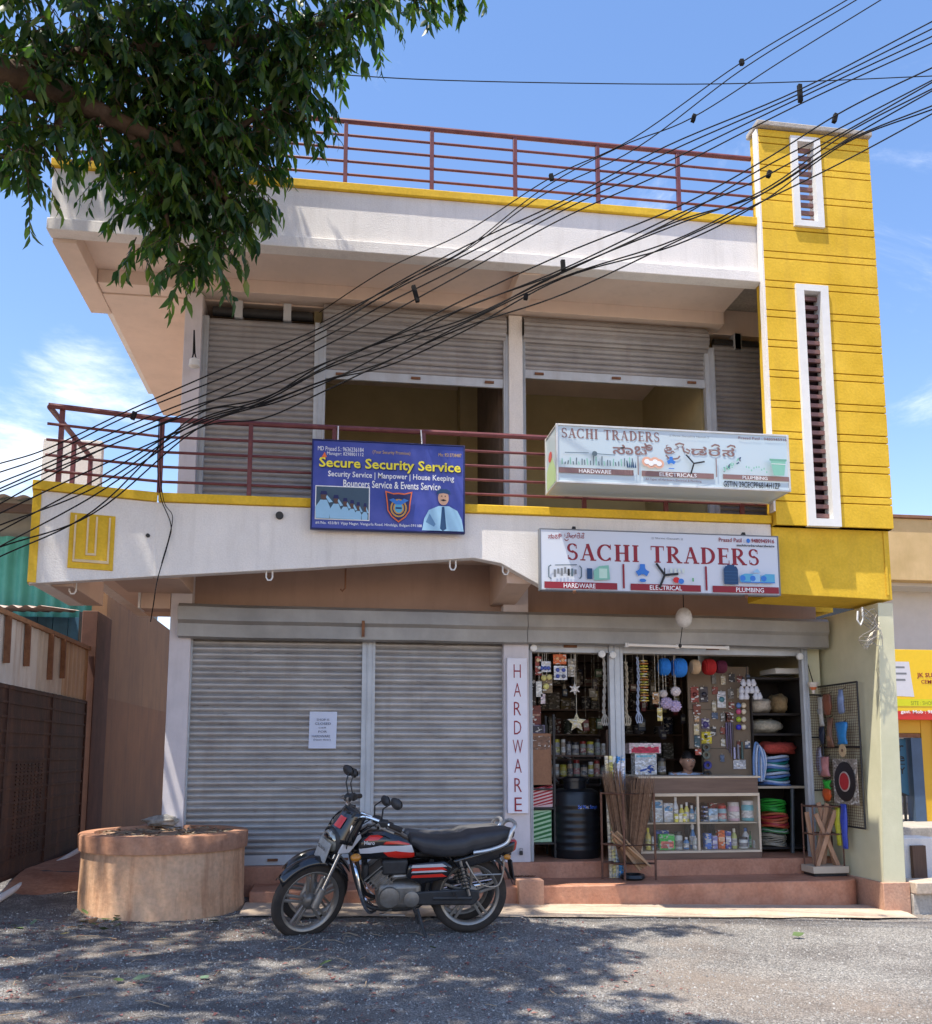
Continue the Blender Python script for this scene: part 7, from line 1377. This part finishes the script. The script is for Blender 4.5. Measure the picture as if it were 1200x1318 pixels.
# hose hanging over the shelf edge at its left
t = thing('hose_loop', 'blue and white hose loop standing at the left end of the middle shelf', 'hose', tuple(at(978, 1005, Yk - .03)))
for k in range(4): MB().tube(spline([at(971 + k * 3.2, 1006, Yk - .03 + .02 * k), at(970.5 + k * 3.2, 975, Yk - .03 + .02 * k), at(973 + k * 3.0, 956 + k * 3, Yk - .01 + .02 * k), at(979 + k * 2.2, 966 + k * 3, Yk + .02), at(983 + k * 1.0, 985, Yk + .02), at(983, 1004, Yk + .02)], 5), .013, 7).build('turn', pcol(((110, 146, 200), (196, 208, 228))[k % 2], .4), t)
coil('bright green hose coil, top of the lower pile', 982, 1016, pz(1000, 1046, Yk + .02), 1030, ((46, 150, 50), (60, 176, 66)), 4); coil('salmon and red hose coil in the middle of the lower pile', 983, 1019, pz(1000, 1066, Yk + .02), 1047, ((206, 100, 70), (190, 60, 70), (210, 120, 80)), 4); coil('thin green and white hose coil under the salmon one', 983, 1018, pz(1000, 1073, Yk + .02), 1067, ((90, 160, 100), (200, 206, 190)), 2); coil('white dotted hose coil at the bottom of the lower pile', 981, 1014, kz[0] + .001, 1074, ((190, 180, 160), (176, 166, 146)), 5)
o = MB().tube([(px_x(1021, 9.88, 1100), 9.88, F0), (px_x(1022, 9.9, 1020), 9.93, pz(1022, 1015, 9.9))], .022, 10).build('steel_pole', pcol((70, 76, 80), .4), None, 40, 0, loc=(px_x(1021, 9.88, 1100), 9.88, F0)); tag(o, 'grey steel pole leaning on the lower part of the hose shelf', 'pole')
# ---------------------------------------------------------------- mesh panels on the side wall
def mesh_panel(label, P, n, m_, name='mesh_panel', cat_='panel', loc=(0, 0, 0)):
    t = thing(name, label, cat_, loc)
    mb = MB()
    for i in range(n + 1): mb.tube([P(i / n, 0), P(i / n, 1)], .0022, 4, False)
    for j in range(m_ + 1): mb.tube([P(0, j / m_), P(1, j / m_)], .0022, 4, False)
    o = mb.build('wire_grid', rus2, t); o['kind'] = 'stuff'
    for a_, b_ in (((0, 0), (1, 0)), ((1, 0), (1, 1)), ((1, 1), (0, 1)), ((0, 1), (0, 0)), ((0, .55), (1, .55))): MB().tube([P(*a_), P(*b_)], .010, 6).build('frame_bar', black_iron, t)
    return t
wx = XR - .035; ya_, yb2 = atx(1056, 960, wx).y, atx(1108, 960, wx).y; za_, zb_ = .70, atx(1100, 878, wx).z
mesh_panel('rusty wire mesh panel on the pale green side wall, hung with small goods', lambda u_, v_: (wx, ya_ + (yb2 - ya_) * u_, za_ + (zb_ - za_) * v_), 22, 52, loc=(wx, (ya_ + yb2) / 2, za_))
fx0, fx1, fY = px_x(1040, 9.52), px_x(1061, 9.50), 9.52
mesh_panel('narrow wire mesh panel facing the street right beside the shutter guide', lambda u_, v_: (fx0 + (fx1 - fx0) * u_, fY, 1.05 + 1.02 * v_), 8, 36, loc=(fx0, fY, 1.05))
def wallcard(label, cat_, px0, px1, py0, py1, rgb, name='hanging_pack', lumps=()):
    y0_, y1_ = atx(px1, (py0 + py1) / 2, wx).y, atx(px0, (py0 + py1) / 2, wx).y; zt_, zb2 = atx((px0 + px1) / 2, py0, wx).z, atx((px0 + px1) / 2, py1, wx).z; X_ = wx - .05; t = thing(name, label, cat_, (X_, (y0_ + y1_) / 2, zb2), 0, 'goods on the mesh panel'); mb = MB()
    def fn(u_, v_): return (X_ + .012 * mno.noise((u_ * 3 + px0, v_ * 4, 0)) - .025 * math.sin(u_ * 3.14) * math.sin(v_ * 3.14), y0_ + (y1_ - y0_) * (.5 + (u_ - .5) * (.82 + .18 * math.sin(v_ * 5 + px0))), zb2 + (zt_ - zb2) * v_)
    mb.grid(fn, 8, 10); o = mb.build('pack', pcol(rgb, .35), t, 60); o.modifiers.new('s', 'SOLIDIFY').thickness = .02
    for (v_, c) in lumps:
        mb = MB(); mb.grid(lambda u_, w_: Vector(fn(.1 + .8 * u_, v_ - .09 + .18 * w_)) + Vector((-.013, 0, 0)), 6, 3); mb.build('print_panel', pcol(c, .35), t, 60)
    MB().tube([(X_, (y0_ + y1_) / 2, zt_), (wx, (y0_ + y1_) / 2, zt_ + .03)], .004, 5).build('hook', black_iron, t)
for q in ((1059, 1066, 897, 935, (190, 190, 186), 'clear long brush pack high on the mesh panel', ((.5, (150, 150, 150)),)), (1067, 1077, 894, 920, (130, 80, 60), 'brown wooden tool hanging at the top middle of the mesh panel', ((.6, (190, 130, 100)),)), (1060, 1067, 935, 958, (40, 46, 66), 'dark navy pouch left on the mesh panel', ()), (1070, 1078, 924, 962, (120, 84, 66), 'pair of brown wooden handles on the mesh panel', ((.3, (150, 110, 84)),)), (1087, 1093, 888, 918, (120, 136, 170), 'blue and white brush hanging at upper right of the panel', ((.3, (206, 210, 220)),)), (1084, 1098, 930, 958, (46, 130, 196), 'blue and orange printed packet on the mesh panel', ((.75, (206, 90, 50)), (.45, (206, 90, 50)), (.15, (60, 140, 200)))), (1055, 1064, 962, 998, (150, 150, 170), 'clear lilac hank of straps lower left on the panel', ()), (1064, 1075, 975, 999, (190, 130, 130), 'pink and white mop pad on the panel', ((.5, (216, 200, 196)), (.2, (190, 80, 80)))), (1065, 1075, 1004, 1016, (50, 176, 60), 'bright green bow shaped packet', ()), (1067, 1077, 1016, 1030, (206, 90, 40), 'orange bow shaped packet below the green one', ()), (1084, 1089, 1040, 1088, (190, 190, 60), 'long yellow brush hanging at the panel foot', ((.8, (150, 150, 40)),)), (1091, 1098, 1035, 1092, (60, 80, 180), 'long blue and white brush at the panel foot', ((.7, (190, 200, 230)), (.3, (190, 200, 230))))): wallcard(q[5], 'pack', *q[:5], lumps=q[6])
def wdisc(label, px, py, r, rings, name):
    p = atx(px, py, wx); X_ = wx - .07; t = thing(name, label, 'disc', (X_, p.y, p.z - r), 0)
    if name == 'cutting_disc': MB().cbox((X_ + .008, p.y, p.z), (.004, r * 2.3, r * 2.3)).build('backing', pcol((150, 140, 130)), t)
    for i, (k, c) in enumerate(rings): MB().lathe([(r * k, -.004 - .003 * i), (r * k * .98, -.008 - .003 * i)], (X_ + .004, p.y, p.z), 30, 'x').build('ring', pcol(c, .4), t)
wdisc('large black cutting disc with a red centre in a clear pack', 1096, 1006, .20, ((1, (46, 40, 42)), (.52, (190, 176, 170)), (.44, (190, 50, 56))), 'cutting_disc'); wdisc('small cream round sponge above the cutting disc', 1093, 966, .068, ((1, (206, 180, 140)), (.25, (120, 80, 60))), 'round_sponge')
# funnel on a rod beside the mesh panel
p = at(1047, 882, 9.42); t = thing('funnel', 'white and orange funnel hanging point down beside the mesh panel', 'funnel', tuple(p)); MB().lathe([(.06, .03), (.062, .026), (.035, -.03), (.018, -.05), (.015, -.09)], p, 18, 'z', False).build('cone', pcol((214, 206, 196), .4), t); MB().lathe([(.040, -.022), (.022, -.052)], p, 18, 'z', False).build('band', pcol((206, 110, 60), .4), t); MB().tube([p + Vector((0, .0, .03)), p + Vector((0, .1, .25))], .005, 6).build('cord', wire_m, t)
# wooden cross stand on the step
sY = 9.28; sx0, sx1 = px_x(1042, sY, 1110), px_x(1084, sY, 1110); s0 = .196
WS = thing('timber_stand', 'small stand of crossed raw wooden slats at the foot of the side wall', 'stand', ((sx0 + sx1) / 2, sY, s0)); raw = mat('raw_timber', (.40, .22, .13), c2=(.50, .30, .19), rough=.8, scale=5, aniso=(6, 6, 1)); zt2 = pz(1063, 1040, sY)
box('base', edge_c, WS, sx0 - .02, sx1 + .01, sY - .12, sY + .14, s0 + .03, s0 + .10, .004); box('painted_shade_block', black_iron, WS, sx0, sx1 - .01, sY - .10, sY + .12, s0, s0 + .029, 0)  # black block under the base paints in the shade of the gap
mx_ = (sx0 + sx1) / 2
for a_, b_, y_ in (((-.13, 0), (.10, 1), -.07), ((.12, 0), (-.10, 1), -.03), ((-.10, 0), (.06, 1), .02), ((.13, 0), (-.02, 1), .05), ((.02, 0), (.12, 1), .08), ((-.06, 0), (-.13, 1), .10)): MB().bar((mx_ + a_[0], sY + y_, s0 + .10), (mx_ + b_[0], sY + y_, zt2 + .06 * math.sin(y_ * 40)), .045, .022, (0, 1, 0)).build('slat', raw, WS, 40, .003)
for zq in (.42, .70): MB().tube([(mx_ - .17, sY - .10, s0 + zq), (mx_ + .15, sY - .10, s0 + zq), (mx_ + .15, sY + .12, s0 + zq), (mx_ - .17, sY + .12, s0 + zq), (mx_ - .17, sY - .10, s0 + zq)], .009, 6).build('hoop', rus2, WS)
for a_, b_ in ((-.17, -.10), (.15, -.10), (.15, .12), (-.17, .12)): MB().tube([(mx_ + a_, sY + b_, s0 + .03), (mx_ + a_, sY + b_, s0 + .72)], .008, 6).build('upright', rus2, WS)
# ---------------------------------------------------------------- lamp, tube light and other fittings on the front
a_, b_ = at(808, 830, 9.30), at(937, 834, 9.30); TL = thing('tube_light', 'long unlit white tube light fixed along the lower edge of the hood', 'tube light', tuple(a_)); MB().tube([a_, b_], .017, 10).build('tube', mat('tube_white', (.80, .76, .70), rough=.3, var=.03), TL); 
for p in (a_, b_, (a_ + b_) / 2): MB().cbox(p + Vector((0, .02, .0)), (.04, .035, .045)).build('holder', white_trim, TL, 40, .004)
p = at(880.5, 795, 9.05); LA = thing('hanging_lamp', 'white wrapped globe hanging on a cord below the lower signboard', 'lamp', tuple(p)); mb = MB()
def globe(u_, v_): a = 2 * math.pi * u_; q = (v_ - .5) * math.pi; d = Vector((math.cos(q) * math.cos(a), math.cos(q) * math.sin(a), math.sin(q))); return p + Vector((d.x * .085, d.y * .085, d.z * .105)) * (1 + .05 * mno.noise(d * 5))
mb.grid(globe, 28, 18); mb.build('globe', mat('wrapped_plastic', (.62, .62, .62), rough=.25, var=.15, scale=20, bump=.4), LA, 60); MB().tube([p + Vector((0, 0, .10)), p + Vector((0, .0, .50))], .005, 6).build('cord', wire_m, LA); MB().tube([p + Vector((-.02, 0, -.10)), p + Vector((-.05, .0, -.28))], .004, 6).build('pull_cord', wire_m, LA); MB().ball(p + Vector((-.05, 0, -.29)), .018, .018, .022).build('weight', black_iron, LA)
for px, py, lab in ((687, 834, 'white spot lamp at the left end of the shop opening'), (775, 842, 'small round lamp left of the guide post'), (789, 843, 'small round lamp right of the guide post'), (1030, 845, 'white spot lamp at the right end of the shop opening')):
    p = at(px, py, 9.46); t = thing('spot_lamp', lab, 'lamp', tuple(p)); MB().lathe([(.018, -.02), (.036, -.012), (.036, .02), (.018, .03)], p, 16, 'y').build('head', white_trim, t, 50); MB().tube([p + Vector((0, .02, 0)), p + Vector((0, .05, .03))], .007, 6).build('arm', black_iron, t)
# tangle of wire hung under the tower corner
p = at(1120, 805, 8.45); t = thing('wire_tangle', 'tangled coil of thin grey wire hanging under the yellow tower corner', 'wire', tuple(p)); pts = [p + Vector((.09 * math.sin(i * 1.7) + .03 * math.sin(i * .31), .03 * math.sin(i * 1.1), .16 * math.sin(i * .83) - .03 + .05 * math.sin(i * 2.3))) for i in range(60)]
MB().tube(spline(pts, 3), .0026, 4).build('coil', alloy, t); MB().tube([p + Vector((-.12, 0, .14)), p + Vector((-.13, 0, .05)), p + Vector((-.10, 0, .0)), p + Vector((-.07, 0, .06)), p + Vector((-.07, 0, .18))], .009, 6).build('hook', white_trim, t)
# chain lying at the foot of the middle column and padlocks on it
t = thing('floor_chain', 'short rusty chain heaped at the foot of the middle column', 'chain', tuple(at(670, 1112, 9.35)))
for i in range(22):
    q = Vector((px_x(655 + i * 1.5, 9.42, 1110), 9.38 + .03 * math.sin(i * 1.3), F0 * 0 + .215 + .012 * (i % 2))); MB().tube([q + Vector((.018 * math.cos(a), .010 * math.sin(a), .006 * math.sin(a * 2 + i))) for a in [k * .9 for k in range(8)]], .004, 5).build('chain_link', rust, t)
for k, (px, py) in enumerate(((656, 1098), (671, 1098))): p = at(px, py, 9.43); t = thing('padlock', 'padlock at the %s foot of the middle column' % ('left', 'right')[k], 'padlock', tuple(p)); MB().cbox(p, (.035, .02, .04)).build('case', black_iron, t, 40, .004); MB().tube([p + Vector((-.012, 0, .02)), p + Vector((-.012, 0, .045)), p + Vector((.012, 0, .045)), p + Vector((.012, 0, .02))], .004, 6).build('shackle', alloy, t)

# packets hung further inside the shop
rp_ = random.Random(31)
for i in range(26):
    px = rp_.uniform(812, 884) if i < 16 else rp_.uniform(702, 772); py = rp_.uniform(872, 945) if i < 16 else rp_.uniform(858, 935); Y = rp_.uniform(10.4, 11.2); w = rp_.uniform(5, 10); h = rp_.uniform(8, 18); c = rp_.choice(((90, 60, 50), (120, 110, 96), (60, 70, 84), (110, 40, 40), (60, 84, 60), (130, 116, 70), (84, 80, 90)))
    xa_, xb_, zt_, zb_ = px_x(px, Y), px_x(px + w, Y), pz(px, py, Y), pz(px, py + h, Y); t = thing('hanging_packet', 'dim packet among those strung up deep inside the %s opening' % ('right' if i < 16 else 'left'), 'packet', ((xa_ + xb_) / 2, Y, zb_), 0, 'packets hung deep inside, %s opening' % ('right' if i < 16 else 'left'))
    MB().cbox(((xa_ + xb_) / 2, Y, (zt_ + zb_) / 2), (xb_ - xa_, .03, zt_ - zb_), ry=rp_.uniform(-.1, .1)).build('pouch', pcol(c, .35), t, 40, .008); MB().cbox(((xa_ + xb_) / 2, Y - .017, (zt_ + zb_) / 2), ((xb_ - xa_) * .7, .002, (zt_ - zb_) * .35), ry=0).build('print_panel', pcol((170, 166, 150)), t, 0); MB().tube([((xa_ + xb_) / 2, Y, zt_ - .01), ((xa_ + xb_) / 2, Y, 2.99)], .003, 4).build('string', pcol((150, 140, 120)), t)
